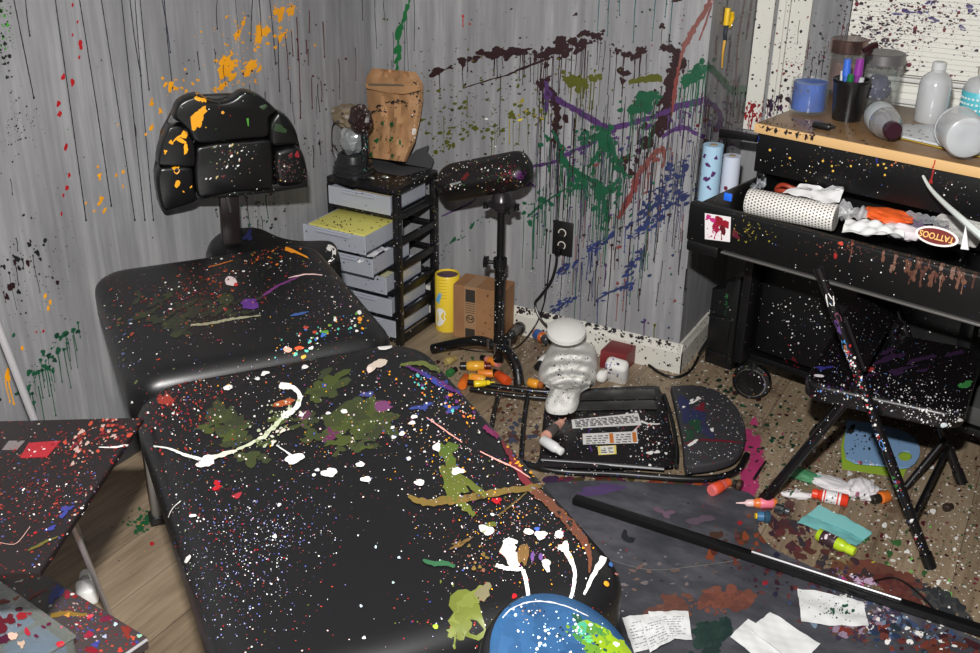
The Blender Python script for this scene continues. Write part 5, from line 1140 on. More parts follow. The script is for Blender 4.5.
# clear compartment box
BZ = LZ0 + 0.0005; bh = 0.052
Bq = [at(0, 583, BZ + bh), at(66, 630, BZ + bh)]
g1 = (Bq[1] - Bq[0]).normalized(); g2 = V((-g1.y, g1.x, 0)); g2 = g2 if g2.dot(e2) > 0 else -g2
B0_ = Bq[1] + g1 * 0.018
cbx = thing('organiser_box', 'clear plastic organiser box with blue compartments in the bottom left corner', 'box', V((B0_.x, B0_.y, BZ)) - g1 * 0.12 + g2 * 0.1)
def BQ(a, b, z): return V((B0_.x, B0_.y, 0)) - g1 * a + g2 * b + V((0, 0, z))
HZ = clear('cloudy lid plastic', (238, 240, 236), 0.05, 0.2, 0.16, (200, 208, 198))
GM = frame(V((B0_.x, B0_.y, 0)), -g1); sy = 1 if (GM.to_3x3() @ V((0, 1, 0))).dot(g2) > 0 else -1
bm = mk(); tray(bm, 0, 0.26, min(0, sy * 0.2), max(0, sy * 0.2), BZ, BZ + bh - 0.008, 0.003, GM)
for k in (0.09, 0.18): box(bm, (k, sy * 0.1, BZ + 0.022), (0.0025, 0.19, 0.036), GM)
box(bm, (0.13, sy * 0.09, BZ + 0.022), (0.25, 0.0025, 0.036), GM); obj('tray', bm, HZ, cbx, 0)
bm = mk(); box(bm, (0.13, sy * 0.1, BZ + bh - 0.004), (0.27, 0.21, 0.007), GM, 0.003); olid = obj('lid', bm, HZ, cbx)
BLU = mat('sky blue wax', (95, 150, 225), 0.5, mottle=0.12)
for (x, y, w_, h_), lab in (((0.045, 0.045, 0.08, 0.075), 'sky blue pad in the right compartment of the clear box'), ((0.135, 0.045, 0.08, 0.075), 'sky blue pad in the middle compartment of the clear box'), ((0.045, 0.14, 0.08, 0.09), 'sky blue pad in the nearest compartment of the clear box')):
    bm = mk(); box(bm, (x, sy * y, BZ + 0.022), (w_, h_, 0.034), GM, 0.008); tag(obj('blue_pad', bm, BLU), lab, 'pad')
# white plug by the chrome leg
c = at(87, 589, 0.022); wp = thing('white_plug', 'white plastic plug on the floor beside the chrome leg', 'plug', (c.x, c.y, 0))
pm = frame(c, V((0.75, -0.65, 0)))
bm = mk(); box(bm, (0.012, 0, 0), (0.05, 0.045, 0.044), pm, 0.01, 3); obj('plug_body', bm, mat('white plastic', (235, 234, 232), 0.35), wp)
bm = mk(); cyl(bm, pm @ V((-0.012, 0, 0)), pm @ V((-0.03, 0, 0)), 0.012); obj('ring', bm, mat('translucent ring', (190, 192, 192), 0.25), wp)
bm = mk(); cyl(bm, pm @ V((-0.03, 0, 0)), pm @ V((-0.055, 0, 0)), 0.016, 0.014); obj('tip', bm, mat('off white plastic', (215, 213, 210), 0.35), wp)

# ================================================================== the tipped stool at the bottom edge
th = math.radians(31)
Mj = rt * math.cos(th) - up * math.sin(th)
s_ = 0.60
Mn = (rt * math.sin(th) + up * math.cos(th)) * s_ + fw * math.sqrt(1 - s_ * s_)
Nn = Mj.cross(Mn); Nn = Nn if Nn.dot(fw) < 0 else -Nn
depth = 1.27; 
def cam_pt(x, y, dep): return CAM + ray(x, y) * dep
sc_ = cam_pt(570, 668, depth); R_ = 90 / F * depth
stl = thing('round_stool', 'round black stool with a blue and yellow painted seat at the bottom edge', 'stool', V((sc_.x, sc_.y, 0)))
bm = mk(); lathe(bm, [(0, -0.045), (R_ * 0.86, -0.045), (R_ * 0.97, -0.036), (R_, -0.022), (R_ * 0.985, -0.008), (R_ * 0.94, -0.001), (R_ * 0.7, 0.004), (R_ * 0.4, 0.006), (0, 0.007)], sc_, Nn, 48)
STV = black('stool vinyl', 0.3, 0.6, (20, 20, 22), 70, 0.4, MIXED, 2.2); seat_ = obj('seat', bm, STV, stl, 60)
bm = mk(); lathe(bm, [(R_ * 0.965, -0.0035), (R_ * 0.94, -0.0004), (R_ * 0.7, 0.0046), (R_ * 0.4, 0.0066), (0, 0.0076)], sc_, Nn, 48, False)
stool = obj('painted_top', bm, mat('blue stool paint', (34, 70, 106), 0.35, mottle=0.2), stl, 60, label='blue paint flooded over the seat top')
bm = mk(); cyl(bm, sc_ - Nn * 0.046, sc_ - Nn * 0.2, 0.02); obj('column', bm, BLKPLAIN, stl)
pbase = sc_ - Nn * 0.19
for k in range(4):
    a = k * PI / 2 + 0.4; e = V((pbase.x + 0.17 * math.cos(a), pbase.y + 0.17 * math.sin(a), 0.012))
    bm = mk(); tube(bm, [pbase, (pbase + e) / 2 + V((0.03 * math.cos(a), 0.03 * math.sin(a), 0.02)), e], 0.011, 10, 4); obj('leg', bm, BLKMETAL, stl)
# ================================================================== thrown paint, dried on the surfaces it hit
bpy.context.view_layer.update()
class Painter:
    def __init__(self, o, seed=1):
        self.o = o; self.off = off_of(o.parent) + o.location; me = o.data
        self.tree = BVHTree.FromPolygons([v.co + self.off for v in me.vertices], [tuple(p.vertices) for p in me.polygons])
        self.bm = bmesh.new(); self.bm.from_mesh(me); self.n = 0; self.r = random.Random(seed); self.slots = {}; self.k = 1.0
    def slot(self, c, rough=0.3):
        c = tuple(int(v) for v in c)
        if c not in self.slots:
            self.o.data.materials.append(paint(c)); self.slots[c] = len(self.o.data.materials) - 1
        return self.slots[c]
    def hit(self, x, y):
        d = ray(x, y); d.normalize()
        p, n, i, t = self.tree.ray_cast(CAM, d)
        if p is None: return None
        if n.dot(d) > 0: n = -n
        return p, n, t
    def vert(self, h, lift): return self.bm.verts.new(h[0] + h[1] * lift - self.off)
    def lift(self):
        self.n += 1; return 0.0006 + min(self.n * 6e-7, 0.0012)
    def blob(self, x, y, rx, ry=None, c=WHITE, ang=0.0, jag=0.22, n=None):
        ry = rx if ry is None else ry; r = self.r
        n = n or (7 if rx < 1.6 else 10 if rx < 4 else 18)
        h0 = self.hit(x, y)
        if h0 is None: return
        L = self.lift(); ca, sa = math.cos(ang), math.sin(ang); pts = []
        j1, j2, p1, p2 = r.uniform(0, jag), r.uniform(0, jag), r.uniform(0, 6.28), r.uniform(0, 6.28)
        for k in range(n):
            a = 2 * PI * k / n
            q = 1 + j1 * math.sin(2 * a + p1) + j2 * math.sin(3 * a + p2) + r.uniform(-jag, jag) * 0.5
            u, v = rx * q * math.cos(a), ry * q * math.sin(a)
            h = self.hit(x + u * ca - v * sa, y + u * sa + v * ca)
            if h is not None and abs(h[2] - h0[2]) < 0.09: pts.append(h)
        if len(pts) < 3: return
        s = self.slot(c); cv_ = self.vert(h0, L + (0.0006 if rx < 4 else 0.0004)); vs_ = [self.vert(h, L) for h in pts]
        m = len(vs_)
        for k in range(m):
            if m < n and k == m - 1 : 
                pass
            f = self.bm.faces.new((cv_, vs_[k], vs_[(k + 1) % m])); f.material_index = s; f.smooth = True
    def stroke(self, pts, w0, w1=None, c=WHITE, jag=0.25, wm=None):
        w1 = w0 if w1 is None else w1; wm = (w0 + w1) / 2 if wm is None else wm
        P_ = [V((x, y, 0)) for x, y in pts]
        L_ = sum((P_[i + 1] - P_[i]).length for i in range(len(P_) - 1))
        n = max(2, int(L_ / max(1, len(P_) - 1) / 2.6)); P_ = smooth_pts(P_, n)
        L = self.lift(); s = self.slot(c); prev = None; m = len(P_) - 1
        for i, p in enumerate(P_):
            t = i / m; w_ = (w0 * (1 - 2 * t) + wm * 2 * t) if t < 0.5 else (wm * (2 - 2 * t) + w1 * (2 * t - 1))
            d = (P_[min(i + 1, m)] - P_[max(i - 1, 0)]).normalized(); nx, ny = -d.y, d.x
            a = w_ * 0.5 * (1 + self.r.uniform(-jag, jag)); b = w_ * 0.5 * (1 + self.r.uniform(-jag, jag))
            h1, h2 = self.hit(p.x + nx * a, p.y + ny * a), self.hit(p.x - nx * b, p.y - ny * b)
            if h1 is None or h2 is None or abs(h1[2] - h2[2]) > 0.09: prev = None; continue
            cur = (self.vert(h1, L), self.vert(h2, L), h1[2])
            if prev is not None and abs(prev[2] - cur[2]) < 0.09:
                f = self.bm.faces.new((prev[0], cur[0], cur[1], prev[1])); f.material_index = s; f.smooth = True
            prev = cur
    def drip(self, x, y, ln, w=1.0, c=(40, 24, 26), head=0.0, tail=True):
        "a run of paint following gravity down the surface"
        d = V((454 - x, 2603 - y, 0)).normalized(); wob = self.r.uniform(-0.6, 0.6)
        pts = [(x + d.x * ln * t + wob * math.sin(t * 5), y + d.y * ln * t) for t in (0, 0.25, 0.5, 0.75, 1)]
        self.stroke(pts, w * 1.1, w * 0.7, c, 0.2)
        if head: self.blob(x, y, head, head * 1.25, c)
        if tail: self.blob(pts[-1][0], pts[-1][1], w * 0.75, w * 1.3, c)
    def spray(self, x, y, sx, sy, n, r0, r1, cols, ang=0.0, elong=1.0, eang=None, dripp=0.0, dlen=(8, 40), pw=3.0):
        r = self.r; ca, sa = math.cos(ang), math.sin(ang)
        for _ in range(n):
            u, v = r.gauss(0, sx), r.gauss(0, sy); px_, py_ = x + u * ca - v * sa, y + u * sa + v * ca
            rr = self.k * (r0 + (r1 - r0) * r.random() ** pw); c = r.choice(cols)
            e = 1 + (elong - 1) * r.random()
            self.blob(px_, py_, rr * e, rr, c, (ang if eang is None else eang) + r.gauss(0, 0.25), 0.25)
            if dripp and r.random() < dripp: self.drip(px_, py_, r.uniform(*dlen), r.uniform(0.5, 1.0), c)
    def path_spray(self, pts, w, n, r0, r1, cols, elong=1.0, dripp=0.0, dlen=(8, 40), pw=2.5, eang=None):
        P_ = smooth_pts([V((x, y, 0)) for x, y in pts], 12); r = self.r
        for _ in range(n):
            i = r.randrange(len(P_) - 1); p = P_[i]; d = P_[i + 1] - P_[i]; a = math.atan2(d.y, d.x) if eang is None else eang
            px_, py_ = p.x + r.gauss(0, w), p.y + r.gauss(0, w); rr = r0 + (r1 - r0) * r.random() ** pw; c = r.choice(cols)
            self.blob(px_, py_, rr * (1 + (elong - 1) * r.random()), rr, c, a + r.gauss(0, 0.3), 0.28)
            if dripp and r.random() < dripp: self.drip(px_, py_, r.uniform(*dlen), r.uniform(0.5, 1.1), c)
    def done(self):
        self.bm.to_mesh(self.o.data); self.bm.free()

YEW = (245, 165, 25); DRED = (80, 22, 28); MAR = (44, 24, 27); INKY = (26, 30, 32); GRN = (26, 82, 56); OLI = (82, 84, 26); PUR = (76, 48, 98); BLU2 = (42, 50, 88)
PNK = (122, 76, 72); TEAL = (28, 82, 84); RD = (170, 22, 32); MAG = (176, 50, 104); PINK = (236, 160, 168); LPINK = (240, 205, 200); OLV = (88, 96, 36); OLB = (112, 92, 44); WH = (236, 234, 230)
def z1(x, y): return x / 2.97, y / 2.97

# ---- left wall
p = Painter(wall_left, 11)
for (x0, y0), (x1, y1), c, w_ in [((40, -5), (100, 290), INKY, 1.1), ((75, -5), (88, 105), INKY, 1), ((163, -5), (255, 653), INKY, 1), ((235, -5), (330, 610), INKY, 1), ((300, -5), (400, 653), INKY, 0.9),
        ((360, -5), (430, 653), INKY, 0.9), ((385, -5), (418, 225), INKY, 0.9), ((400, -5), (455, 653), (36, 44, 60), 0.9), ((415, -5), (442, 265), INKY, 0.9), ((480, -5), (505, 155), (40, 46, 70), 0.9), ((487, -5), (512, 260), INKY, 0.9),
        ((645, -5), (645, 85), MAR, 0.8), ((750, -5), (745, 120), INKY, 0.8), ((800, -5), (818, 190), INKY, 0.8), ((845, 95), (856, 235), DRED, 0.8), ((865, 90), (870, 165), DRED, 0.8), ((880, 50), (892, 350), DRED, 0.9),
        ((918, 30), (918, 95), DRED, 0.8), ((925, 230), (927, 320), DRED, 0.8), ((952, 240), (955, 300), DRED, 0.8), ((826, 110), (830, 270), INKY, 0.8)]:
    a, b = z1(x0, y0), z1(x1, y1); m_ = ((a[0] + b[0]) / 2 + p.r.uniform(-1, 1), (a[1] + b[1]) / 2)
    p.stroke([a, m_, b], w_, w_, c, 0.25); p.blob(b[0], b[1], w_, w_ * 1.5, c)
for x, y, r in [(215, 15, 1.4), (230, 65, 1.2), (238, 128, 2.4), (240, 140, 2.0), (215, 103, 1.2), (235, 170, 1.4), (187, 228, 2.4), (215, 245, 2.6), (173, 308, 2.4), (178, 338, 2.2), (195, 437, 2.4), (205, 520, 1.8), (198, 558, 2.0), (188, 580, 1.4), (182, 635, 1.5), (172, 340, 1.2)]:
    p.blob(*z1(x, y), r * 0.8, r * 1.5, RD, 0.1)
yl = [(830, 38, 6), (862, 30, 5), (775, 95, 7), (768, 118, 4), (833, 110, 4), (705, 100, 4), (722, 68, 2.5), (670, 205, 9), (668, 180, 6), (688, 228, 5), (745, 195, 6.5), (735, 215, 4), (660, 255, 4), (638, 268, 2.5), (505, 255, 4), (490, 252, 2.5), (520, 262, 2.6), (450, 305, 3), (476, 330, 2.5), (450, 378, 2.8), (432, 400, 1.6), (290, 495, 1.4), (295, 523, 2.6), (345, 520, 1.8), (365, 510, 2), (300, 592, 3), (293, 605, 2), (310, 625, 2.4), (280, 627, 1.6), (255, 603, 1.4), (688, 158, 2.2), (702, 182, 1.8), (770, 205, 3), (757, 240, 1.6), (757, 148, 2), (672, 50, 1.5), (552, 270, 2), (365, 553, 1.6), (935, 135, 1.4), (350, 370, 1)]
for x, y, r in yl:
    X_, Y_ = z1(x, y); p.blob(X_, Y_, r * 0.75, r * 1.1, YEW, 0.4, 0.5)
    if r > 3.5:
        p.spray(X_, Y_, r * 1.2, r * 1.4, 12, 0.5, 1.8, [YEW], 0.6, 1.6); p.stroke([(X_ - r * .3, Y_ + r * .9), (X_ + r * .4, Y_), (X_ + r * 0.9, Y_ - r * 1.0)], 0.8, 1.0, YEW, 0.5, r * 0.7)
p.spray(242, 55, 22, 30, 40, 0.4, 1.2, [YEW], 0.5, 1.5)
p.spray(2, 30, 6, 22, 130, 0.4, 2.2, [(24, 32, 24), (24, 32, 24), (70, 140, 50)]); p.spray(14, 125, 12, 16, 70, 0.4, 1.1, [(24, 34, 26)])
p.spray(18, 268, 18, 26, 90, 0.4, 2.6, [MAR, INKY, MAR, INKY], 1.2, 1.8, dripp=0.05); p.spray(40, 270, 20, 40, 60, 0.4, 1.0, [INKY, MAR, (30, 60, 44)])
p.path_spray([(22, 395), (34, 375), (46, 362), (60, 345), (74, 330)], 5, 70, 0.6, 3.0, [GRN, GRN, GRN, (20, 60, 44)], 1.4, 0.22, (10, 45))
for x, y, l_ in [(47, 368, 48), (38, 372, 26), (57, 352, 30), (73, 330, 20), (28, 388, 40), (44, 366, 30)]: p.drip(x, y, l_, 1.1, GRN, 2.2)
p.blob(7, 374, 2.5, 6, YEW, 0.2, 0.4); p.drip(8, 378, 26, 1.6, YEW, 2.5); p.drip(5, 380, 22, 1.2, YEW)
for x, y in [(48, 308), (22, 348), (45, 296), (50, 302)]: p.blob(x, y, 1.4, 3, YEW, 0.1)
p.blob(43, 331, 1, 2, RD); p.blob(36, 332, .8, 1.4, RD)
p.spray(255, 215, 22, 16, 90, 0.4, 1.6, [INKY, MAR, (30, 80, 50), DRED, INKY], 2.2, 1.6, dripp=0.08, dlen=(6, 30)); p.spray(305, 150, 12, 40, 70, 0.4, 1.4, [MAR, INKY, DRED], 1.5, 1.6, dripp=0.1, dlen=(8, 26))
p.spray(250, 50, 60, 60, 60, 0.4, 1.0, [MAR, INKY], 1.4, 1.5, dripp=0.2, dlen=(8, 40)); p.spray(320, 60, 25, 70, 50, 0.4, 1.2, [DRED, MAR, INKY], 1.5, 1.5, dripp=0.2, dlen=(10, 40))
p.spray(140, 130, 70, 70, 50, 0.3, 0.9, [INKY, MAR, (60, 130, 60)]); p.spray(-60, 250, 40, 120, 120, 0.6, 2.5, [INKY, GRN, MAR], dripp=0.2)
p.done()

# ---- back wall
p = Painter(wall_back, 12)
def z6(x, y): return 430 + x / 2.97, y / 2.97
Z6 = lambda l: [z6(*q) for q in l]
for (x, y), l_ in [((503, -8), 98), ((533, -8), 113), ((565, -5), 50), ((612, -8), 133), ((670, -8), 128), ((703, -5), 55), ((722, -8), 138)]:
    X_, Y_ = z6(x, y); p.drip(X_, Y_, l_ / 2.97, 0.9, TEAL)
# green column over the bag
for x, y, rx, ry in [(407, 8, 2.2, 5), (405, 16, 2.5, 5), (399, 33, 3.5, 8), (401, 28, 2, 5), (398, 50, 3, 7), (398, 58, 2.6, 6), (397, 70, 1.6, 4), (396, 79, 2.5, 4)]: p.blob(x, y, rx, ry, (20, 98, 50), 0.25, 0.35)
p.stroke([(411, -4), (406, 12), (400, 30), (398, 52), (396, 80)], 1.5, 1.5, (20, 98, 50), 0.6, 2.2)
for x, y, l_ in [(414, 0, 50), (407, 18, 52), (404, 20, 60), (393, 32, 34), (392, 60, 16), (375, 0, 48), (384, 0, 20)]: p.drip(x, y, l_, 0.7, (52, 66, 66))
for x, y, l_ in [(463, 16, 10), (309, 10, 20)]: p.drip(x, y, l_, 1, RD, 1.2)
p.blob(470, 24, 1, 1.3, RD)
# dark maroon arc
def lumps(path, w, n, r0, r1, col, dr=0.35, dl=(14, 60), el=1.8): p.path_spray(Z6(path), w, n, r0, r1, [col], el, dr, dl)
p.stroke(Z6([(100, 262), (150, 245), (230, 222), (270, 205), (330, 182), (350, 172)]), 0.8, 3.0, MAR, 0.6, 2.0)
lumps([(0, 215), (115, 175), (190, 160), (250, 150), (330, 155)], 2.0, 46, 0.7, 4.2, MAR, 0.22, (10, 40), 2.0)
for x, y, rx, ry in [(185, 160, 6, 2.4), (118, 175, 3.5, 1.8), (60, 200, 3.5, 1.6), (253, 155, 3.4, 3), (285, 148, 6, 1.8), (390, 130, 10, 5.5), (372, 150, 9, 5), (345, 160, 7, 4), (402, 155, 7, 4), (440, 150, 5.5, 3), (457, 100, 5.5, 4.2), (500, 105, 3.5, 2.6), (455, 128, 4, 5), (432, 43, 2.4, 1.4), (345, 193, 3, 2.5), (560, 150, 3.5, 1.5), (590, 160, 3.5, 3), (622, 155, 5.5, 5), (606, 168, 4, 3), (575, 215, 5, 5), (572, 240, 3, 4), (690, 78, 3.2, 3), (735, 0, 4.5, 2.2), (335, 250, 4, 6)]:
    X_, Y_ = z6(x, y); p.blob(X_, Y_, rx, ry, MAR, -0.2, 0.45)
lumps([(310, 175), (350, 150), (400, 130), (470, 120), (510, 105)], 3.5, 80, 0.6, 3.2, MAR, 0.25, (15, 65), 1.6)
lumps([(540, 150), (590, 165), (640, 140)], 3, 26, 0.6, 2.6, MAR, 0.3, (12, 45))
p.stroke(Z6([(690, 150), (705, 140), (725, 150), (735, 180), (722, 220), (710, 260), (705, 310), (690, 350), (660, 400), (630, 440)]), 4, 4, MAR, 0.5, 11)
lumps([(700, 145), (735, 185), (705, 270), (690, 350), (640, 430), (590, 520)], 5, 120, 0.7, 5, MAR, 0.3, (10, 50), 1.6)
p.stroke(Z6([(340, 245), (365, 285), (378, 330), (372, 380), (370, 440)]), 4, 3, MAR, 0.5, 9)
lumps([(335, 250), (370, 300), (375, 380)], 4, 40, 0.6, 3.4, MAR, 0.4, (15, 60), 1.4)
for x, y, l_ in [(210, 220, 180), (190, 165, 60), (112, 180, 30), (278, 150, 100), (300, 170, 70), (365, 170, 120), (385, 175, 140), (405, 170, 110), (420, 165, 90), (435, 150, 80), (455, 150, 85), (470, 150, 130), (500, 110, 80), (520, 120, 90), (555, 150, 160), (575, 230, 130), (610, 170, 90), (625, 165, 90), (690, 85, 60), (350, 180, 130), (340, 190, 150), (330, 150, 60), (645, 160, 60)]:
    X_, Y_ = z6(x, y); p.drip(X_, Y_, l_ / 2.97, 0.8, MAR)
# olive
p.stroke(Z6([(590, 245), (640, 236), (690, 234)]), 5, 8, OLI, 0.4, 7); p.path_spray(Z6([(395, 215), (430, 240), (470, 250), (490, 215)]), 4, 34, 0.7, 4.0, [OLI], 1.5, 0.4, (10, 40))
p.blob(*z6(430, 238), 8, 5, OLI, 0.2, 0.5); p.blob(*z6(462, 250), 4, 4, OLI, 0.2, 0.4)
p.path_spray(Z6([(-10, 290), (80, 300), (150, 330), (220, 310), (300, 330)]), 14, 110, 0.4, 1.6, [OLI, (66, 72, 28), OLI], 2.4, 0.03, eang=-0.35)
p.path_spray(Z6([(10, 380), (90, 385), (150, 390), (230, 400)]), 6, 60, 0.5, 1.8, [OLI, (76, 80, 20)], 2.2, 0.05, eang=-0.35); p.path_spray(Z6([(250, 330), (300, 350), (335, 340)]), 6, 44, 0.5, 2.2, [OLI, OLI, (150, 136, 50)], 1.8, 0.1, eang=-0.2)
p.path_spray(Z6([(20, 440), (60, 430)]), 6, 24, 0.6, 2.4, [OLI], 1.6, eang=-0.6); p.blob(*z6(168, 353), 1.8, 1.0, WH); p.blob(*z6(195, 435), 1.2, 0.7, WH); p.blob(*z6(268, 356), 3, 1, (220, 200, 60), -0.2)
# purple
p.stroke(Z6([(345, 235), (348, 290), (345, 335)]), 3.5, 2.5, PUR, 0.4, 5)
p.stroke(Z6([(350, 270), (385, 300), (440, 330), (500, 365), (540, 385)]), 4, 5, PUR, 0.35, 6); p.stroke(Z6([(520, 385), (600, 365), (680, 340), (740, 315), (820, 300)]), 5, 7, PUR, 0.35, 5)
p.stroke(Z6([(285, 497), (330, 490), (380, 478)]), 2, 3, PUR, 0.5, 3); p.stroke(Z6([(380, 478), (420, 450), (460, 435), (500, 410), (525, 385)]), 2, 4, PUR, 0.5, 4); p.stroke(Z6([(690, 408), (725, 385), (760, 380), (790, 395), (815, 408)]), 3, 4, PUR, 0.4, 5)
p.stroke(Z6([(35, 642), (80, 622), (120, 603), (138, 588)]), 1.2, 1.0, PUR, 0.3, 1.8); p.path_spray(Z6([(280, 555), (310, 545)]), 2, 8, 0.7, 2, [PUR], 1.8); p.path_spray(Z6([(400, 460), (470, 440), (600, 400), (700, 340), (800, 310)]), 6, 80, 0.5, 2.4, [PUR], 2.0, 0.25, (8, 40))
# green
G = [([(748, 250), (780, 225), (810, 205), (832, 196)], 8, 7, 10), ([(590, 335), (630, 305), (670, 285)], 5, 4, 12), ([(365, 385), (380, 420), (395, 470), (420, 500), (470, 530), (505, 560)], 2, 4, 5), ([(500, 560), (520, 600), (530, 660)], 4, 3, 4.5), ([(440, 412), (480, 408), (520, 400)], 3, 6, 5), ([(520, 400), (540, 440), (560, 490), (582, 520)], 8, 4, 6), ([(470, 500), (500, 460), (530, 440)], 2, 4, 4), ([(405, 560), (350, 595), (310, 625), (290, 645)], 1.5, 1.5, 2.2), ([(500, 592), (535, 565), (570, 550)], 3, 3, 3.5), ([(420, 500), (440, 545), (470, 560)], 2, 2, 3)]
for pts, a_, b_, m_ in G: p.stroke(Z6(pts), a_, b_, GRN, 0.4, m_); p.path_spray(Z6(pts), 4.5, 46, 0.5, 2.8, [GRN], 1.5, 0.3, (10, 55))
for x, y, r in [(350, 410, 3), (330, 430, 2.5), (355, 500, 2.5), (515, 412, 8), (530, 430, 6), (640, 300, 8), (610, 325, 6), (660, 285, 5), (400, 480, 5), (505, 560, 7), (560, 500, 4)]: p.blob(*z6(x, y), r, r * 1.1, GRN, 0.3, 0.45)
for x, y, l_ in [(760, 250, 100), (785, 230, 80), (800, 220, 70), (825, 205, 80), (770, 240, 60), (745, 260, 90), (600, 340, 60), (640, 320, 120), (520, 600, 60), (390, 470, 80), (410, 500, 90), (470, 540, 70), (545, 450, 90)]: p.drip(*z6(x, y), l_ / 2.97, 1.1, GRN)
# pinkish red strokes
p.stroke(Z6([(835, -5), (800, 60), (770, 110), (748, 160), (738, 215)]), 4, 2, PNK, 0.5, 6); p.stroke(Z6([(842, -5), (822, 60), (800, 120)]), 2, 1.5, PNK, 0.4, 2); p.stroke(Z6([(738, 200), (725, 290), (715, 350)]), 3, 1.5, (120, 60, 56), 0.4, 4)
p.stroke(Z6([(600, 545), (640, 490), (670, 455), (692, 442), (697, 470), (690, 500)]), 4, 2, (116, 68, 64), 0.4, 5); p.stroke(Z6([(560, 650), (590, 590), (620, 530)]), 4, 6, (120, 60, 58), 0.5, 6)
p.path_spray(Z6([(640, 500), (680, 455), (690, 440)]), 4, 26, 0.6, 2.6, [(116, 68, 64)], 1.5, 0.4, (10, 50))
# blue
def z5(x, y): return 420 + x / 4.083, 200 + y / 4.083
for pts, n, w_, r1 in [([(640, 620), (700, 560), (770, 500)], 70, 7, 2.4), ([(660, 600), (760, 580)], 50, 6, 2.4), ([(700, 520), (770, 480)], 30, 5, 2.2)]: p.path_spray(Z6(pts), w_, n, 0.7, r1, [BLU2], 2.4, 0.15, (10, 40), eang=-0.6)
for pts in [[(580, 290), (650, 248)], [(700, 190), (760, 160), (860, 95), (985, 15)], [(690, 200), (760, 165)], [(835, 295), (875, 245), (920, 200)], [(720, 410), (800, 370), (870, 338)], [(525, 475), (580, 430), (622, 398)], [(860, 140), (980, 90)], [(900, 110), (985, 60)]]:
    q = [z5(*t) for t in pts]; p.path_spray(q, 2.4, 34, 0.5, 1.8, [BLU2, (46, 58, 108)], 3.4, 0.08, (8, 30), eang=-0.62)
p.stroke([z5(*t) for t in [(535, 470), (575, 435), (618, 400)]], 1, 1, BLU2, 0.5, 2.4); p.stroke([z5(*t) for t in [(720, 408), (790, 370), (860, 340)]], 1, 1, BLU2, 0.5, 2.2)
# long thin runs below everything
for _ in range(150):
    x = p.r.uniform(535, 715); y = p.r.uniform(90, 190); p.drip(x, y, p.r.uniform(20, 90), p.r.uniform(0.45, 0.8), p.r.choice([MAR, MAR, (30, 34, 34), (24, 60, 48), (52, 34, 70)]))
for x, y0, y1_, c in [(597, 262, 305, MAR), (612, 245, 325, MAR), (632, 225, 335, MAR), (547, 230, 300, (26, 28, 30)), (552, 140, 210, MAR), (590, 282, 300, MAR), (640, 290, 310, MAR), (645, 320, 335, PUR), (606, 265, 285, PUR), (655, 325, 340, OLI), (575, 120, 180, MAR), (585, 130, 200, (30, 34, 34)), (560, 150, 220, MAR), (650, 205, 270, GRN), (660, 190, 260, (26, 40, 60)), (618, 295, 320, PNK), (625, 280, 310, PNK)]:
    p.drip(x, y0, y1_ - y0, 1.1, c, 1.5)
for _ in range(60):
    x = p.r.uniform(560, 690); p.drip(x, p.r.uniform(190, 280), p.r.uniform(15, 60), p.r.uniform(0.5, 0.9), p.r.choice([MAR, GRN, BLU2, (120, 60, 58), (34, 30, 36)]))
p.spray(620, 230, 55, 50, 160, 0.4, 1.6, [BLU2, MAR, GRN, PUR, (120, 60, 58)], -0.6, 2.2, dripp=0.1, dlen=(6, 30)); p.spray(560, 90, 70, 60, 180, 0.4, 1.2, [MAR, OLI, (60, 66, 40), MAR], -0.3, 1.8)
p.spray(480, 80, 40, 40, 70, 0.4, 1.1, [MAR, OLI], -0.3, 2.0); p.path_spray([(432, 265), (450, 245), (480, 220), (520, 200)], 2.5, 30, 0.5, 1.6, [GRN, (30, 80, 60)], 3.0, 0, eang=-0.6)
p.path_spray([(545, 288), (600, 330), (675, 352)], 5, 50, 0.4, 1.4, [INKY, MAR, BLU2]); p.spray(560, 285, 12, 10, 30, 0.4, 0.9, [(190, 190, 192)])
# around the corner on the nook face
p.stroke([(709, 66), (722, 80), (732, 90), (746, 90)], 7, 8, GRN, 0.4, 6)
for x, y, l_ in [(735, 92, 24), (741, 92, 30), (728, 88, 20), (745, 92, 20)]: p.drip(x, y, l_, 1.2, GRN)
p.stroke([(706, 100), (716, 108), (720, 118), (716, 132)], 5, 5, PUR, 0.5, 5); p.spray(716, 118, 10, 14, 60, 0.5, 2.4, [PUR, MAR, DRED], dripp=0.2, dlen=(8, 30)); p.spray(728, 60, 12, 40, 70, 0.4, 1.4, [MAR, DRED, INKY], dripp=0.2, dlen=(10, 50))
p.stroke([(745, -2), (738, 40), (735, 90)], 1.2, 1.2, (110, 60, 58), 0.4); p.stroke([(752, -2), (746, 40)], 1.2, 1, (90, 40, 42), 0.4); p.spray(735, 125, 12, 18, 60, 0.5, 1.8, [PUR, DRED, MAR])
p.spray(690, 20, 40, 30, 40, 0.4, 1.2, [MAR, PNK, INKY])
p.done()
p = Painter(trim1, 13)
p.spray(752, 112, 5, 14, 130, 0.5, 2.0, [(150, 24, 28), (120, 20, 30), (150, 24, 28)], 1.5, 1.6, dripp=0.15, dlen=(6, 20)); p.spray(760, 60, 6, 40, 40, 0.4, 1.0, [MAR, (60, 60, 66)], 1.5, 1.5); p.done()
p = Painter(trim2, 14)
p.spray(772, 105, 5, 10, 60, 0.5, 2.6, [(40, 28, 60), (60, 24, 60), MAR], 1.5, 2.0, dripp=0.2, dlen=(6, 18)); p.spray(795, 70, 8, 18, 90, 0.4, 1.4, [DRED, MAR, (120, 30, 40)], 0, 1.4); p.spray(790, 30, 12, 25, 20, 0.4, 1.0, [MAR, INKY]); p.drip(800, 20, 24, 0.7, (120, 116, 110)); p.done()
p = Painter(wall_window, 15)
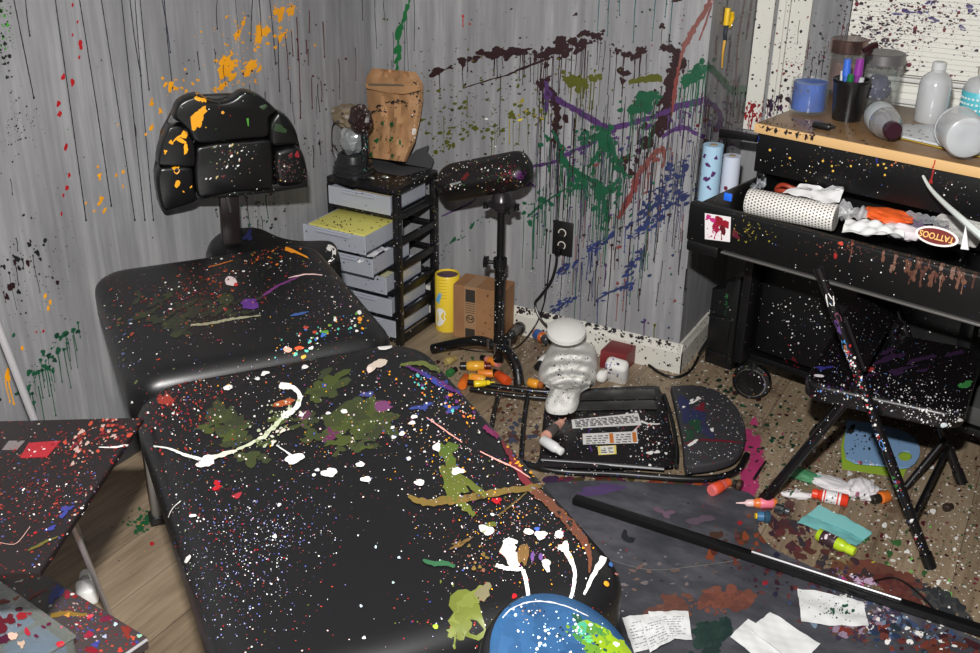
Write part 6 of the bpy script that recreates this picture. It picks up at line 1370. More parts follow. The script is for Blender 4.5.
p.spray(830, 50, 14, 30, 220, 0.4, 1.5, [MAR, INKY, DRED, INKY], 1.2, 1.5, dripp=0.15, dlen=(8, 30)); p.spray(845, 30, 6, 30, 120, 0.4, 1.4, [MAR, INKY]); p.done()
p = Painter(slats, 16); p.k = 0.72
p.spray(872, 40, 14, 16, 360, 0.5, 2.0, [(52, 26, 52), (40, 26, 52), (44, 30, 60), MAR, (60, 24, 44)], 0.1, 2.4); p.spray(905, 15, 26, 14, 240, 0.4, 1.6, [(60, 30, 50), DRED, MAR, (52, 30, 70)], 0.1, 1.8); p.spray(900, 45, 16, 22, 160, 0.4, 1.8, [DRED, MAR, (60, 20, 40)], 0.1, 1.6)
p.spray(945, 12, 22, 12, 120, 0.4, 2.0, [(70, 50, 110), (90, 84, 140), DRED, MAR], 0.1, 2.4); p.spray(935, 30, 30, 20, 140, 0.4, 1.1, [DRED, MAR, (70, 50, 90)])
for x, y, rx, ry in [(908, 12, 7, 2), (898, 14, 5, 1.6), (934, 20, 6, 1.8), (962, 28, 4, 2), (970, 8, 4, 3), (930, 3, 5, 2)]: p.blob(x, y, rx, ry, (62, 50, 110), 0.1, 0.5)
p.done()

# ---- the bed
CONF = [WH, (165, 165, 210), (120, 120, 190), WH, RD, (70, 90, 60), (190, 190, 215), (150, 60, 60), (90, 100, 180)]
WARM = [(150, 34, 34), (120, 28, 32), (170, 60, 40), (190, 90, 50), WH, (120, 28, 32), (110, 30, 60)]
MIX2 = [WH, LPINK, (170, 60, 50), (70, 90, 160), OLV, (200, 190, 190), YEW, (120, 50, 110), WH]
def B6(x, y): return 80 + x / 2.876, 230 + y / 2.876
def B7(x, y): return 130 + x / 2.8, 330 + y / 2.8
def B8(x, y): return 330 + x / 2.8, 420 + y / 2.8
p = Painter(bed_head, 21); p.k = 0.8
# dull olive smears of thin paint
for x, y, r, k in [(200, 235, 15, 5), (265, 290, 14, 6), (330, 240, 15, 5), (400, 225, 12, 4), (290, 260, 15, 5), (230, 190, 10, 4), (470, 200, 8, 3)]:
    for _ in range(k): p.blob(*B6(x + p.r.gauss(0, 28), y + p.r.gauss(0, 18)), r * p.r.uniform(.3, .75), r * p.r.uniform(.15, .4), p.r.choice([(42, 46, 30), (48, 54, 30), (38, 40, 30)]), -0.4, 0.6)
p.stroke([B6(*t) for t in [(485, 68), (520, 55), (560, 52), (610, 60), (655, 80)]], 3, 1, (240, 150, 30), 0.4, 5.5); p.spray(265, 255, 16, 5, 40, 0.4, 1.4, [(220, 120, 30), (180, 60, 40)], -0.25, 2.5)
p.stroke([B6(*t) for t in [(370, 108), (440, 88)]], 1, 0.8, (200, 110, 40)); p.blob(*B6(487, 214), 11, 4.2, (92, 48, 130), -0.2, 0.35); p.stroke([B6(*t) for t in [(500, 205), (540, 180), (575, 158), (630, 135)]], 2, 1.2, (110, 50, 110), 0.5, 2.4); p.stroke([B6(*t) for t in [(600, 138), (650, 128), (697, 130)]], 0.8, 0.8, LPINK, 0.4, 1.4)
p.stroke([B6(*t) for t in [(318, 275), (380, 268), (440, 256), (520, 246)]], 2, 1, (150, 146, 120), 0.5, 2.6); p.blob(*B6(435, 148), 6, 5, (222, 205, 205), 0.4, 0.3); p.blob(*B6(448, 157), 2, 2, (200, 60, 60))
p.spray(190, 300, 40, 14, 170, 0.4, 1.2, WARM, -0.2, 2.6); p.spray(230, 270, 50, 10, 120, 0.4, 1.1, [(180, 90, 40), (150, 50, 40), WH, OLV], -0.25, 2.2); p.spray(120, 330, 14, 30, 90, 0.4, 1.6, [(80, 84, 50), (150, 60, 40), (80, 90, 130), WH], -0.5, 2.6)
p.spray(195, 285, 26, 8, 40, .6, 1.8, [(120, 44, 32), (140, 60, 36)], -0.3, 1.8); p.path_spray([B6(*t) for t in [(560, 355), (640, 330), (720, 290), (820, 260)]], 6, 90, 0.4, 2.2, [WH, YEW, (60, 110, 190), (190, 70, 50), (90, 150, 60), (90, 190, 170)], 1.4)
p.spray(340, 300, 26, 18, 130, 0.4, 1.2, MIX2); p.spray(230, 320, 60, 20, 130, 0.3, 0.8, MIX2)
p.stroke([B6(*t) for t in [(605, 248), (630, 242), (658, 236)]], 1, 1, (60, 90, 150), 0.5, 3); p.blob(*B6(597, 345), 4, 3, (225, 160, 140)); p.blob(*B6(630, 340), 4, 2, (200, 80, 40)); p.blob(*B6(805, 257), 2.4, 2.4, (235, 150, 50))
p.done()
p = Painter(bed_main, 22); p.k = 0.8
OLm = [(56, 64, 34), (64, 74, 32), (50, 56, 34)]
for x, y, r, k in [(270, 250, 20, 10), (290, 290, 16, 6), (560, 160, 16, 8), (620, 230, 22, 14), (700, 250, 18, 10), (560, 300, 16, 6), (620, 320, 10, 5), (330, 360, 12, 4), (480, 250, 14, 6)]:
    for _ in range(k): p.blob(*B7(x + p.r.gauss(0, 34), y + p.r.gauss(0, 22)), r * p.r.uniform(.25, .8), r * p.r.uniform(.15, .5), p.r.choice(OLm), -0.3, 0.6)
for x, y, rx, ry, c in [(570, 290, 12, 5, (92, 40, 74)), (700, 215, 12, 5, (110, 60, 100)), (490, 240, 8, 5, (90, 50, 70)), (548, 157, 7, 2.4, (50, 80, 160)), (430, 205, 9, 4, (160, 80, 40)), (820, 215, 9, 3, (56, 70, 140)), (900, 220, 7, 3, (56, 70, 140)), (665, 180, 6, 3, (60, 70, 130)), (300, 465, 4, 3, (150, 40, 50)), (245, 437, 5, 3, RD), (97, 190, 7, 9, (150, 50, 36))]: p.blob(*B7(x, y), rx, ry, c, -0.15, 0.5)
p.spray(170, 410, 16, 30, 300, 0.4, 1.7, WARM, 1.0, 1.6); p.spray(185, 385, 28, 20, 160, 0.4, 1.3, WARM); p.spray(265, 530, 42, 24, 560, 0.35, 1.1, CONF); p.spray(230, 590, 40, 30, 420, 0.35, 1.1, CONF); p.spray(210, 470, 26, 40, 240, 0.35, 1.3, [RD, (130, 30, 40), WH, (80, 90, 60), (90, 100, 180)])
p.spray(330, 400, 70, 32, 420, 0.35, 1.4, MIX2); p.spray(420, 430, 40, 26, 300, 0.35, 1.5, MIX2); p.spray(505, 520, 34, 30, 480, 0.35, 1.1, [WH, RD, LPINK, (150, 150, 190), (180, 60, 60), YEW]); p.spray(460, 475, 26, 26, 200, 0.35, 1.3, MIX2)
p.spray(290, 440, 60, 30, 160, 0.4, 1.4, MIX2)
# white ropes and splashes
p.stroke([B7(*t) for t in [(68, 326), (110, 334), (150, 350), (200, 364), (235, 366)]], 1, 4, WH, 0.3, 2.6); p.blob(*B7(215, 370), 10, 5, WH, -0.1, 0.35); p.stroke([B7(*t) for t in [(205, 370), (255, 352), (300, 340)]], 5, 2, (225, 215, 195), 0.4, 4.5)
p.stroke([B7(*t) for t in [(300, 338), (340, 318), (375, 300), (405, 270), (430, 245)]], 2.5, 5, (190, 196, 168), 0.6, 4); p.spray(*B7(385, 295), 12, 7, 60, 0.5, 2.4, [(170, 176, 150), (130, 140, 100), (215, 205, 190)], -0.5, 2); p.stroke([B7(*t) for t in [(425, 245), (460, 225), (476, 195), (468, 172), (445, 160), (420, 158)]], 6, 6, WH, 0.25, 4)
p.blob(*B7(430, 160), 5, 3, WH); p.spray(*B7(445, 225), 9, 6, 30, 0.6, 2.6, [WH, (200, 205, 180), (160, 170, 130)])
for x, y, rx, ry in [(460, 362, 9, 5), (555, 402, 6.5, 4.2), (661, 420, 4.6, 2.6), (645, 378, 4, 2.6), (812, 430, 4.6, 3), (275, 163, 4.4, 2.8), (262, 103, 4, 1.8), (710, 48, 7, 3.4), (795, 245, 3.6, 2), (790, 262, 3.6, 2), (762, 292, 3.2, 2), (738, 302, 2.6, 1.6), (735, 275, 2, 1.6), (515, 408, 2, 1.6), (525, 394, 2.6, 1.4), (490, 105, 3.4, 2), (378, 123, 4, 2), (357, 138, 2.6, 1.8), (600, 230, 4, 1.8), (915, 398, 4.6, 3.4), (177, 522, 3, 1.8), (418, 492, 2, 1.6), (405, 580, 2.2, 2), (860, 330, 4, 4.4), (780, 362, 2.4, 2), (555, 235, 2.4, 1.4), (480, 240, 3, 1.6)]: p.blob(*B7(x, y), rx, ry, WH if rx > 3 else (225, 225, 228), -0.1, 0.25)
p.stroke([B7(*t) for t in [(630, 40), (670, 41), (710, 48)]], 0.8, 1.6, (220, 200, 195), 0.3); p.stroke([B7(*t) for t in [(685, 20), (697, 35), (712, 48)]], 0.8, 2, WH, 0.3); p.stroke([B7(*t) for t in [(410, 325), (440, 345), (460, 360)]], 0.8, 2, WH, 0.3); p.blob(*B7(690, 100), 9, 5, (200, 185, 170), -0.8, 0.4); p.blob(*B7(672, 112), 4, 3, (226, 205, 195), -0.6)
p.stroke([B7(*t) for t in [(110, 525), (122, 500), (145, 480)]], 0.8, 0.6, WH, .3); p.stroke([B7(*t) for t in [(158, 652), (165, 640), (172, 632)]], 2.5, 2, WH, .3, 4)
# olive bars at the foot end
p.stroke([B7(*t) for t in [(780, 466), (800, 478), (840, 486), (890, 480), (940, 474), (990, 466)]], 3, 5, OLB, 0.3, 9); p.stroke([B8(*t) for t in [(330, 232), (400, 218), (470, 204), (560, 192), (600, 182)]], 6, 5, OLB, 0.25, 7)
p.stroke([B8(*t) for t in [(300, 70), (330, 110), (350, 170), (345, 210), (380, 245), (405, 270)]], 7, 3, OLV, 0.5, 16); p.blob(*B8(345, 180), 17, 9, OLV, 0.9, 0.5); p.blob(*B8(395, 185), 14, 5, OLV, 0.5, 0.5); p.blob(*B8(330, 90), 11, 7, (80, 100, 36), 0.3, 0.5); p.stroke([B8(*t) for t in [(470, 270), (510, 240), (550, 205)]], 1, 1, (96, 80, 44), 0.5, 2)
p.stroke([B8(*t) for t in [(335, 365), (365, 350), (400, 330)]], 1, 1, (110, 84, 44), 0.5, 4); p.stroke([B8(*t) for t in [(340, 350), (380, 345)]], 1, 1, (96, 80, 44), 0.5, 3)
p.stroke([B8(*t) for t in [(555, 188), (590, 215), (650, 270), (690, 315), (715, 350), (727, 390), (725, 430)]], 9, 1.5, (104, 62, 44), 0.25, 9); p.stroke([B8(*t) for t in [(480, 60), (505, 100), (530, 145), (560, 190)]], 3, 7, (112, 36, 44), 0.35, 7)
p.stroke([B8(*t) for t in [(400, -50), (440, 5), (500, 35), (540, 80), (575, 110)]], 3, 2, PINK, 0.4, 7); p.stroke([B8(*t) for t in [(430, 20), (470, 50), (520, 85), (560, 125)]], 4, 2, (130, 40, 90), 0.4, 6); p.stroke([B8(*t) for t in [(420, 90), (470, 115), (520, 138), (560, 165)]], 0.8, 0.8, (236, 170, 160), 0.4, 1.6); p.stroke([B8(*t) for t in [(270, -5), (320, 30), (370, 65)]], 0.8, 0.8, (236, 160, 150), 0.4, 1.6); p.stroke([B8(*t) for t in [(590, 180), (640, 210), (690, 250), (745, 295)]], 1, 1.6, (230, 150, 130), 0.4, 2)
p.stroke([(405, 366), (430, 378), (455, 392), (480, 408)], 2, 3, (90, 40, 110), 0.5, 4); p.stroke([(420, 372), (445, 388)], 3, 2, (50, 70, 150), 0.5, 5); p.spray(445, 392, 14, 7, 50, 0.5, 2.0, [(50, 70, 150), YEW, (110, 50, 120)], 0.5, 1.6); p.stroke([(400, 366), (420, 364), (440, 372), (455, 380)], 2, 3, (96, 104, 50), 0.5, 5); p.path_spray([B8(*t) for t in [(520, 100), (570, 130), (620, 160)]], 5, 60, 0.5, 1.8, [(240, 170, 40), (240, 170, 40), (220, 110, 40)], 1.6)
p.path_spray([(418, 380), (440, 395), (470, 415)], 4, 40, 0.5, 1.8, [(240, 160, 50), (220, 110, 60), (90, 190, 190)], 1.6)
# drips running off the foot end
p.blob(*B8(655, 357), 5, 5, WH); p.stroke([B8(*t) for t in [(655, 360), (675, 395), (685, 430), (680, 475), (668, 512)]], 6, 3, WH, 0.15, 3.6); p.stroke([B8(*t) for t in [(768, 305), (775, 340), (765, 385), (740, 430), (710, 490)]], 5, 2, WH, 0.25, 7); p.stroke([B8(*t) for t in [(790, 335), (805, 370), (803, 420), (798, 435)]], 3, 2, (225, 150, 130), 0.4, 6)
p.blob(*B8(505, 375), 9, 12, (226, 212, 200), 0.1, 0.3); p.blob(*B8(540, 380), 5, 13, (112, 84, 48), 0.1, 0.3); p.stroke([B8(*t) for t in [(485, 345), (500, 338), (525, 345)]], 3, 3, WH, .3, 4); p.stroke([B8(*t) for t in [(465, 408), (495, 418), (540, 420)]], 3, 3, WH, 0.3, 5); p.stroke([B8(*t) for t in [(540, 422), (550, 460), (556, 510)]], 4, 3, WH, 0.15, 4)
p.stroke([B8(*t) for t in [(597, 395), (606, 410), (612, 428)]], 5, 3, WH, 0.25, 5); p.blob(*B8(605, 405), 4, 5, (190, 195, 180))
for x, y, rx, ry, c in [(555, 315, 4.6, 3.2, WH), (590, 325, 6, 4.4, WH), (641, 323, 4.2, 4, WH), (438, 310, 7, 5, WH), (437, 312, 4.5, 3, (150, 150, 120)), (698, 270, 2.8, 2, WH), (690, 232, 4, 1.8, WH), (358, 145, 5.5, 3.4, WH), (250, 178, 4.4, 2.8, WH), (85, 127, 3.6, 2.6, WH), (100, 168, 4.4, 2.8, WH), (5, 148, 5, 4.4, WH), (452, 295, 5, 3, OLV), (466, 228, 4.6, 3, RD), (740, 340, 3.6, 3, (150, 30, 40)), (516, 495, 2.2, 3, RD), (295, 580, 2.4, 2.6, (150, 190, 50)), (95, 612, 1.8, 1.6, WH), (128, 358, 1.4, 1.4, (190, 215, 225)), (193, 387, 1.4, 1.4, (190, 215, 225)), (87, 523, 1.5, 1.5, (190, 215, 225)), (177, 458, 1.3, 1.3, (170, 200, 190)), (567, 385, 2, 5, (100, 70, 130)), (590, 385, 2, 4, (100, 70, 130)), (580, 308, 3, 2, (70, 100, 190)), (772, 460, 2.4, 3, (230, 150, 40)), (785, 405, 2, 3, (70, 120, 190)), (455, 267, 2, 1.4, WH), (310, 455, 1, 2, OLV), (345, 465, 1, 2, OLV)]: p.blob(*B8(x, y), rx, ry, c, 0.0, 0.25)
p.blob(*B8(385, 545), 17, 20, (92, 100, 40), 0.4, 0.45); p.blob(*B8(365, 580), 9, 12, (92, 100, 40), 0.5, 0.4); p.stroke([B8(*t) for t in [(335, 610), (350, 575), (400, 500), (430, 470)]], 5, 8, (104, 112, 50), 0.5, 15); p.blob(*B8(430, 485), 10, 6, (110, 104, 78), -0.8, 0.5); p.drip(*B8(348, 600), 12, 2, (96, 106, 40))
p.stroke([B8(*t) for t in [(260, 395), (285, 402), (320, 405), (350, 412)]], 2, 3, (46, 90, 60), 0.4, 6); p.spray(*B8(400, 390), 10, 6, 20, 0.5, 3, [(120, 80, 60), (150, 90, 80), OLB])
p.spray(*B8(430, 430), 22, 14, 40, 0.4, 1.4, MIX2); p.spray(*B8(560, 350), 30, 20, 120, 0.35, 1.0, MIX2); p.spray(*B8(680, 330), 18, 22, 60, 0.4, 1.6, [RD, WH, (170, 60, 50), YEW])
p.done()
p = Painter(backs[0], 23)
def H(x, y): return 130 + x / 4.667, 70 + y / 4.667
p.stroke([H(*t) for t in [(300, 115), (330, 125), (345, 128), (335, 150)]], 4, 2, YEW, 0.5, 8); p.stroke([H(*t) for t in [(345, 180), (325, 210), (305, 245), (295, 280)]], 4, 3, YEW, 0.4, 11); p.blob(*H(325, 250), 2.5, 4, YEW); p.stroke([H(*t) for t in [(530, 95), (580, 130), (630, 180)]], 3, 6, (36, 58, 32), 0.4, 12); p.stroke([H(*t) for t in [(548, 225), (552, 262)]], 2, 1, (70, 150, 50)); p.blob(*H(433, 198), 1.5, 2, (220, 150, 50)); p.blob(*H(328, 130), 6, 3, YEW, .5, .5); p.blob(*H(325, 205), 5, 7, YEW, .5, .5); p.blob(*H(300, 265), 2.6, 4, YEW)
p.done()
for k, lst in ((2, [(255, 300, 3, 5), (260, 365, 2.5, 5), (240, 330, 5, 2), (190, 338, 2.4, 2), (165, 382, 1.6, 2), (270, 290, 3, 2)]), (5, [(218, 455, 4, 5), (220, 533, 2.6, 4), (250, 445, 2, 1.6), (285, 545, 1.2, 1.2), (250, 568, 1, 1), (200, 440, 3, 1.2)])):
    p = Painter(backs[k], 30 + k)
    for x, y, rx, ry in lst: p.blob(*H(x, y), rx, ry, YEW, 0.4, 0.4)
    if k == 2: p.stroke([H(*t) for t in [(190, 345), (225, 315), (262, 290)]], 1, 2.4, YEW, 0.5, 2)
    p.done()
p = Painter(backs[4], 36); p.blob(*H(780, 395), 2.2, 3.4, (130, 24, 36)); p.blob(*H(750, 398), 2, 3, (90, 24, 30)); p.spray(287, 168, 9, 7, 90, 0.3, 0.8, [(130, 100, 95), (110, 40, 40), (90, 80, 80)]); p.done()
p = Painter(backs[1], 37); p.stroke([H(*t) for t in [(650, 260), (700, 270), (730, 290)]], 3, 2, (36, 58, 32), 0.5, 8); p.done()
p = Painter(backs[3], 38); p.spray(230, 160, 16, 10, 70, 0.3, 1.0, [(190, 170, 120), (130, 140, 130), (100, 40, 40), WH], -0.9, 2.4); p.done()
p = Painter(chair_seat, 39); p.stroke([(330, 246), (334, 250), (333, 258), (328, 262)], 3, 1, WH, 0.4, 4); p.blob(329, 248, 3, 3, WH, 0, 0.4); p.stroke([(311, 254), (320, 260), (324, 268)], 1, 1, (220, 170, 160)); p.blob(248, 236, 4, 5, (36, 40, 90), 0.4, 0.5); p.spray(326, 268, 4, 6, 16, 0.4, 1.2, [WH, LPINK]); p.done()

# ---- bag, cart, arm rest, box, can
p = Painter(bag, 41)
def K(x, y): return 360 + x / 5.444, 60 + y / 5.444
for x, y in [(128, 345), (172, 353), (172, 435), (90, 440), (178, 525), (215, 452), (60, 515)]: p.blob(*K(x, y), 2.2, 2.8, (22, 84, 44), 0.2, 0.4)
for a_, b_ in [((128, 350), (110, 440)), ((172, 360), (160, 480)), ((172, 440), (165, 500))]: p.stroke([K(*a_), K(*b_)], 0.5, 0.5, (40, 60, 40))
p.path_spray([K(*t) for t in [(40, 300), (100, 270), (200, 235), (260, 230)]], 2.2, 60, 0.4, 1.6, [MAR, INKY], 2.2, eang=-0.2); p.spray(*K(310, 220), 5, 9, 40, 0.4, 1.6, [MAR, INKY]); p.spray(*K(120, 430), 14, 12, 70, 0.3, 1.0, [INKY, (40, 60, 40)]); p.spray(*K(90, 340), 8, 4, 30, 0.3, 0.8, [(150, 60, 40), INKY]); p.spray(*K(300, 390), 2, 12, 20, 0.4, 1.2, [INKY, WH]); p.blob(*K(294, 390), 2.4, 3.4, (210, 200, 190)); p.done()
p = Painter(bagfold, 42); p.blob(*K(198, 105), 2.6, 4, (22, 98, 50)); p.spray(*K(310, 120), 4, 3, 20, 0.4, 1.2, [MAR, INKY]); p.done()
p = Painter(ypad, 43); p.blob(308, 228, 4, 3, (30, 60, 40), 0.3, 0.5); p.blob(330, 231, 3.6, 1.4, (100, 40, 34), 0.1, 0.4); p.spray(335, 224, 14, 6, 50, 0.4, 1.2, [(110, 80, 30), (60, 70, 40), (90, 50, 40)]); p.done()
for i in range(nlev):
    p = Painter(drawers[i][0], 50 + i); p.spray(360, 250, 22, 30, 90, 0.3, 0.9, [(60, 34, 70), INKY, (70, 40, 60)]); 
    if i == 3: p.stroke([(360, 258), (370, 250), (382, 246), (386, 252)], 1, 2, (50, 24, 70), .5, 3); p.stroke([(358, 262), (370, 256), (380, 254)], 2, 2, WH, .4, 4)
    p.done()
p = Painter(arm_pad, 61)
p.k = .75; p.path_spray([(437, 180), (470, 168), (510, 166)], 4, 80, 0.35, 0.9, [(100, 90, 50), (110, 30, 30), WH, (80, 80, 80), (70, 30, 30)]); p.blob(520, 175, 5.5, 4, (70, 26, 80), -0.4, 0.4); p.blob(465, 177, 4, 2.4, (90, 20, 22), -.4, .5); p.spray(505, 174, 8, 5, 30, 0.5, 2.0, [(110, 24, 40), (90, 20, 30)]); p.stroke([(450, 185), (461, 182)], 2, 2, (120, 126, 126), 0.4); p.spray(458, 186, 5, 3, 24, 0.4, 1.2, [WH, (60, 90, 60), (220, 170, 150)]); p.done()
p = Painter(pole, 62); p.stroke([(499, 232), (499, 262)], 3, 2, (20, 52, 34), 0.4); p.done()
p = Painter(can_b, 63)
for x, y, rx, ry, c in [(434, 303, 5, 6, (70, 150, 215)), (433, 315, 5, 5, (225, 232, 238)), (440, 317, 6, 8, (236, 236, 232)), (432, 293, 2.4, 4, (90, 160, 70)), (430, 288, 2, 3, (190, 50, 40)), (430, 322, 3, 4, (220, 110, 40)), (438, 298, 3.4, 5, (110, 180, 225))]: p.blob(x, y, rx, ry, c, 0, 0.4)
for k in range(7): p.stroke([(438, 280 + k * 3), (447, 280.6 + k * 3)], 0.4, 0.4, (190, 150, 40), 0.1)
p.done()
p = Painter(cbox, 64); p.stroke([(470, 294), (478, 286), (484, 279)], 1, 1, (24, 70, 44), 0.4, 1.8); p.spray(492, 315, 8, 10, 20, 0.5, 1.5, [(120, 82, 54), (90, 64, 46)]); p.done()
# ---- bench
p = Painter(wtop, 70); p.path_spray([(745, 118), (780, 124), (820, 130)], 3, 60, 0.4, 1.6, [MAR, INKY, DRED, (50, 50, 30)]); p.spray(850, 130, 40, 5, 60, 0.4, 1.2, [MAR, INKY, (90, 50, 30)]); p.done()
p = Painter(wedge, 71)
for x in (768, 776, 786, 797, 806, 812): p.blob(x, 127 + (x - 757) * .2, 1.6, 3, p.r.choice([INKY, MAR, (36, 50, 50)]), 0, .4); 
p.path_spray([(760, 127), (815, 138)], 1.5, 40, 0.4, 1.4, [INKY, MAR]); p.drip(935, 160, 8, 1.4, (190, 50, 40)); p.done()
p = Painter(apron, 72); p.k = .8
for x, y in [(823, 161), (832, 166), (833, 171), (851, 166), (790, 158), (886, 168), (892, 165), (896, 162), (884, 164), (917, 165), (885, 175), (878, 165), (770, 150)]: p.blob(x, y, 1.2, 1.2, (235, 190, 80) if x < 890 else (225, 120, 60))
p.blob(758, 138, 1.4, 4, (36, 60, 140)); p.blob(877, 160, 1.2, 5, (30, 36, 110)); p.drip(935, 162, 20, 2.2, (150, 36, 34)); p.spray(840, 165, 60, 8, 90, 0.3, 0.9, [(200, 170, 90), (160, 80, 60), WH, (90, 40, 40)]); p.spray(960, 190, 16, 10, 40, 0.4, 2, [(80, 50, 40), (110, 70, 60), WH]); p.done()
p = Painter(dfront, 73)
def Q(x, y): return 690 + x / 3.379, 120 + y / 3.379
for _ in range(34): 
    x = p.r.uniform(640, 975); y = 390 + (x - 400) * 0.17 + p.r.uniform(-10, 70); p.drip(*Q(x, y), p.r.uniform(4, 14), p.r.uniform(1.0, 3.0), p.r.choice([(96, 62, 50), (112, 78, 64), (80, 50, 42), (120, 92, 80)]), p.r.uniform(1, 3))
p.spray(*Q(540, 430), 22, 5, 60, 0.4, 1.6, [(100, 60, 46), (130, 60, 50), (90, 50, 40)]); p.spray(*Q(210, 375), 16, 6, 50, 0.4, 1.1, [(130, 120, 40), (90, 90, 40), (150, 130, 60)]); p.spray(*Q(750, 460), 60, 12, 160, 0.3, 0.9, [WH, (150, 100, 80), (120, 70, 56)], 0.17)
p.drip(*Q(382, 330), 9, 2.6, (170, 34, 38), 2.4); p.blob(*Q(510, 417), 3, 1.8, (200, 70, 50)); p.blob(*Q(492, 458), 2, 3, (150, 40, 36)); p.blob(*Q(155, 390), 5, 3, (90, 24, 40), 0.6, 0.5); p.blob(*Q(940, 460), 1.4, 1.2, WH); p.drip(*Q(548, 430), 14, 1.2, (110, 70, 60)); p.done()
p = Painter(sticker, 74); p.blob(721, 222, 6, 6.5, (140, 26, 40), 0, 0.5); p.blob(710, 218, 4, 3.4, (190, 50, 120), 0, 0.5); p.blob(716, 227, 5, 4, (150, 30, 60), 0.5, 0.5); p.blob(723, 230, 3.4, 4.4, (90, 20, 30), 0, 0.4); p.drip(716, 230, 8, 1, (170, 40, 100)); p.drip(722, 232, 7, 1, (120, 24, 40)); p.spray(712, 232, 5, 4, 20, 0.4, 1, [(190, 60, 130), (140, 30, 50)]); p.done()
for o_, sd in ((carc, 75),) + tuple((x_, 76) for x_ in bpy.data.objects['workbench'].children if x_.name.startswith(('door', 'drawer'))):
    p = Painter(o_, sd); p.spray(800, 320, 26, 22, 90, 0.3, 1.0, [WH, (210, 210, 214)]); p.spray(890, 310, 50, 20, 90, 0.3, 0.9, [WH, (110, 60, 130), (190, 190, 196)], 0.2, 1.8); p.path_spray([(752, 280), (753, 310), (750, 345)], 0.6, 10, 0.4, 1.0, [(200, 200, 200)], 2.0, eang=1.5); p.spray(752, 282, 4, 3, 20, 0.6, 2.2, [(130, 24, 50), (100, 20, 40)]); p.spray(790, 372, 14, 6, 40, 0.6, 2.4, [(90, 16, 26), (100, 20, 30)], 1.5, 1.5); p.done()
p = Painter(casebody, 78); p.path_spray([(727, 295), (725, 320), (727, 355)], 1.2, 40, 0.4, 1.2, [(22, 80, 44), (60, 110, 70), (22, 80, 44)]); p.done()
# ---- standing chair
p = Painter(chseat, 80); p.k = 0.85; p.spray(915, 400, 36, 13, 230, 0.3, 1.2, [WH, WH, (200, 200, 210), (225, 220, 225), (120, 120, 140)], 0.15); p.spray(935, 418, 22, 8, 90, 0.35, 1.6, [WH, WH, (210, 210, 214)]); p.spray(845, 385, 24, 12, 120, 0.4, 1.6, [WH, (90, 140, 210), (110, 24, 50), (160, 160, 170), (70, 40, 110)]); p.blob(965, 385, 6, 4, (52, 120, 60), -0.1, 0.35); p.blob(819, 376, 5, 1.4, (220, 215, 220), 0.1); p.blob(824, 368, 7, 2, (54, 50, 130), -.1, .4); p.blob(869, 369, 5, 2.4, (180, 60, 60), .1, .4); p.blob(944, 425, 3.6, 2.4, (210, 220, 226)); p.blob(960, 420, 3, 1.6, WH)
for _ in range(14): p.blob(900 + p.r.gauss(0, 28), 365 + p.r.gauss(0, 8), p.r.uniform(4, 10), p.r.uniform(1, 3), (50, 30, 58), -0.2, 0.5)
p.done()
p = Painter(rail_near, 81)
for a_, b_, w_, c in [((827, 294), (833, 305), 6, WH), ((836, 313), (840, 322), 6, (110, 60, 80)), ((838, 336), (841, 344), 5, WH), ((843, 340), (850, 362), 5, (80, 150, 215)), ((845, 345), (848, 356), 3, (170, 110, 70)), ((877, 435), (881, 448), 5, WH), ((880, 440), (884, 450), 4, (90, 150, 220)), ((835, 320), (841, 334), 3, (90, 60, 120))]: p.stroke([a_, ((a_[0] + b_[0]) / 2, (a_[1] + b_[1]) / 2), b_], w_ * .6, w_ * .5, c, 0.4, w_)
p.stroke([(826, 296), (829, 310), (830, 318)], 1, 1, WH); p.stroke([(833, 296), (834, 306)], 1, 1, WH); p.path_spray([(845, 350), (870, 415), (925, 565)], 2.5, 150, 0.4, 1.5, [WH, WH, (190, 40, 50), (110, 150, 220), (220, 210, 215)]); p.path_spray([(893, 478), (897, 492), (905, 515)], 1.5, 14, 0.8, 2.5, [(120, 24, 40), (60, 130, 60)]); p.done()
# ---- fallen chair
p = Painter(lseat, 83); p.spray(650, 430, 16, 20, 130, 0.4, 1.5, [WH, WH, (200, 190, 195), (150, 40, 50)]); p.blob(650, 453, 3.6, 1.8, WH); p.blob(657, 452, 3, 1.6, WH); p.blob(666, 453.5, 1.6, 1.2, WH); p.stroke([(641, 421), (648, 424), (660, 424)], 2, 1, WH, 0.4, 2); p.stroke([(592, 413), (590, 425), (588, 440), (592, 452)], 1.4, 1.4, (72, 40, 110), 0.4, 2); p.spray(600, 425, 34, 18, 120, 0.3, 1.0, [WH, (130, 30, 50), LPINK, (110, 60, 60)]); p.stroke([(640, 425), (632, 433), (626, 436)], 1, 1, (220, 170, 170), .4, 1.6); p.spray(585, 415, 10, 4, 30, 0.5, 2, [(60, 60, 40), (40, 40, 38)]); p.done()
p = Painter(lback, 84)
for x, y, rx, ry, c in [(690, 412, 9, 14, (44, 48, 84)), (697, 425, 6, 8, (30, 70, 50)), (688, 435, 5, 7, (34, 66, 46)), (700, 408, 6, 4, (110, 30, 44)), (706, 430, 6, 8, (48, 50, 80)), (693, 443, 4, 2, WH), (712, 430, 2.4, 1.8, WH), (692, 402, 4, 1.6, WH), (698, 399, 3, 2, (225, 220, 220)), (684, 407, 3, 1, WH)]: p.blob(x, y, rx, ry, c, -0.4, 0.5)
p.stroke([(684, 444), (700, 440), (722, 441), (742, 443)], 1, 1, (110, 24, 40), .5, 2); p.spray(710, 440, 18, 18, 60, 0.3, 0.9, [WH, (110, 30, 40)])
p.done()
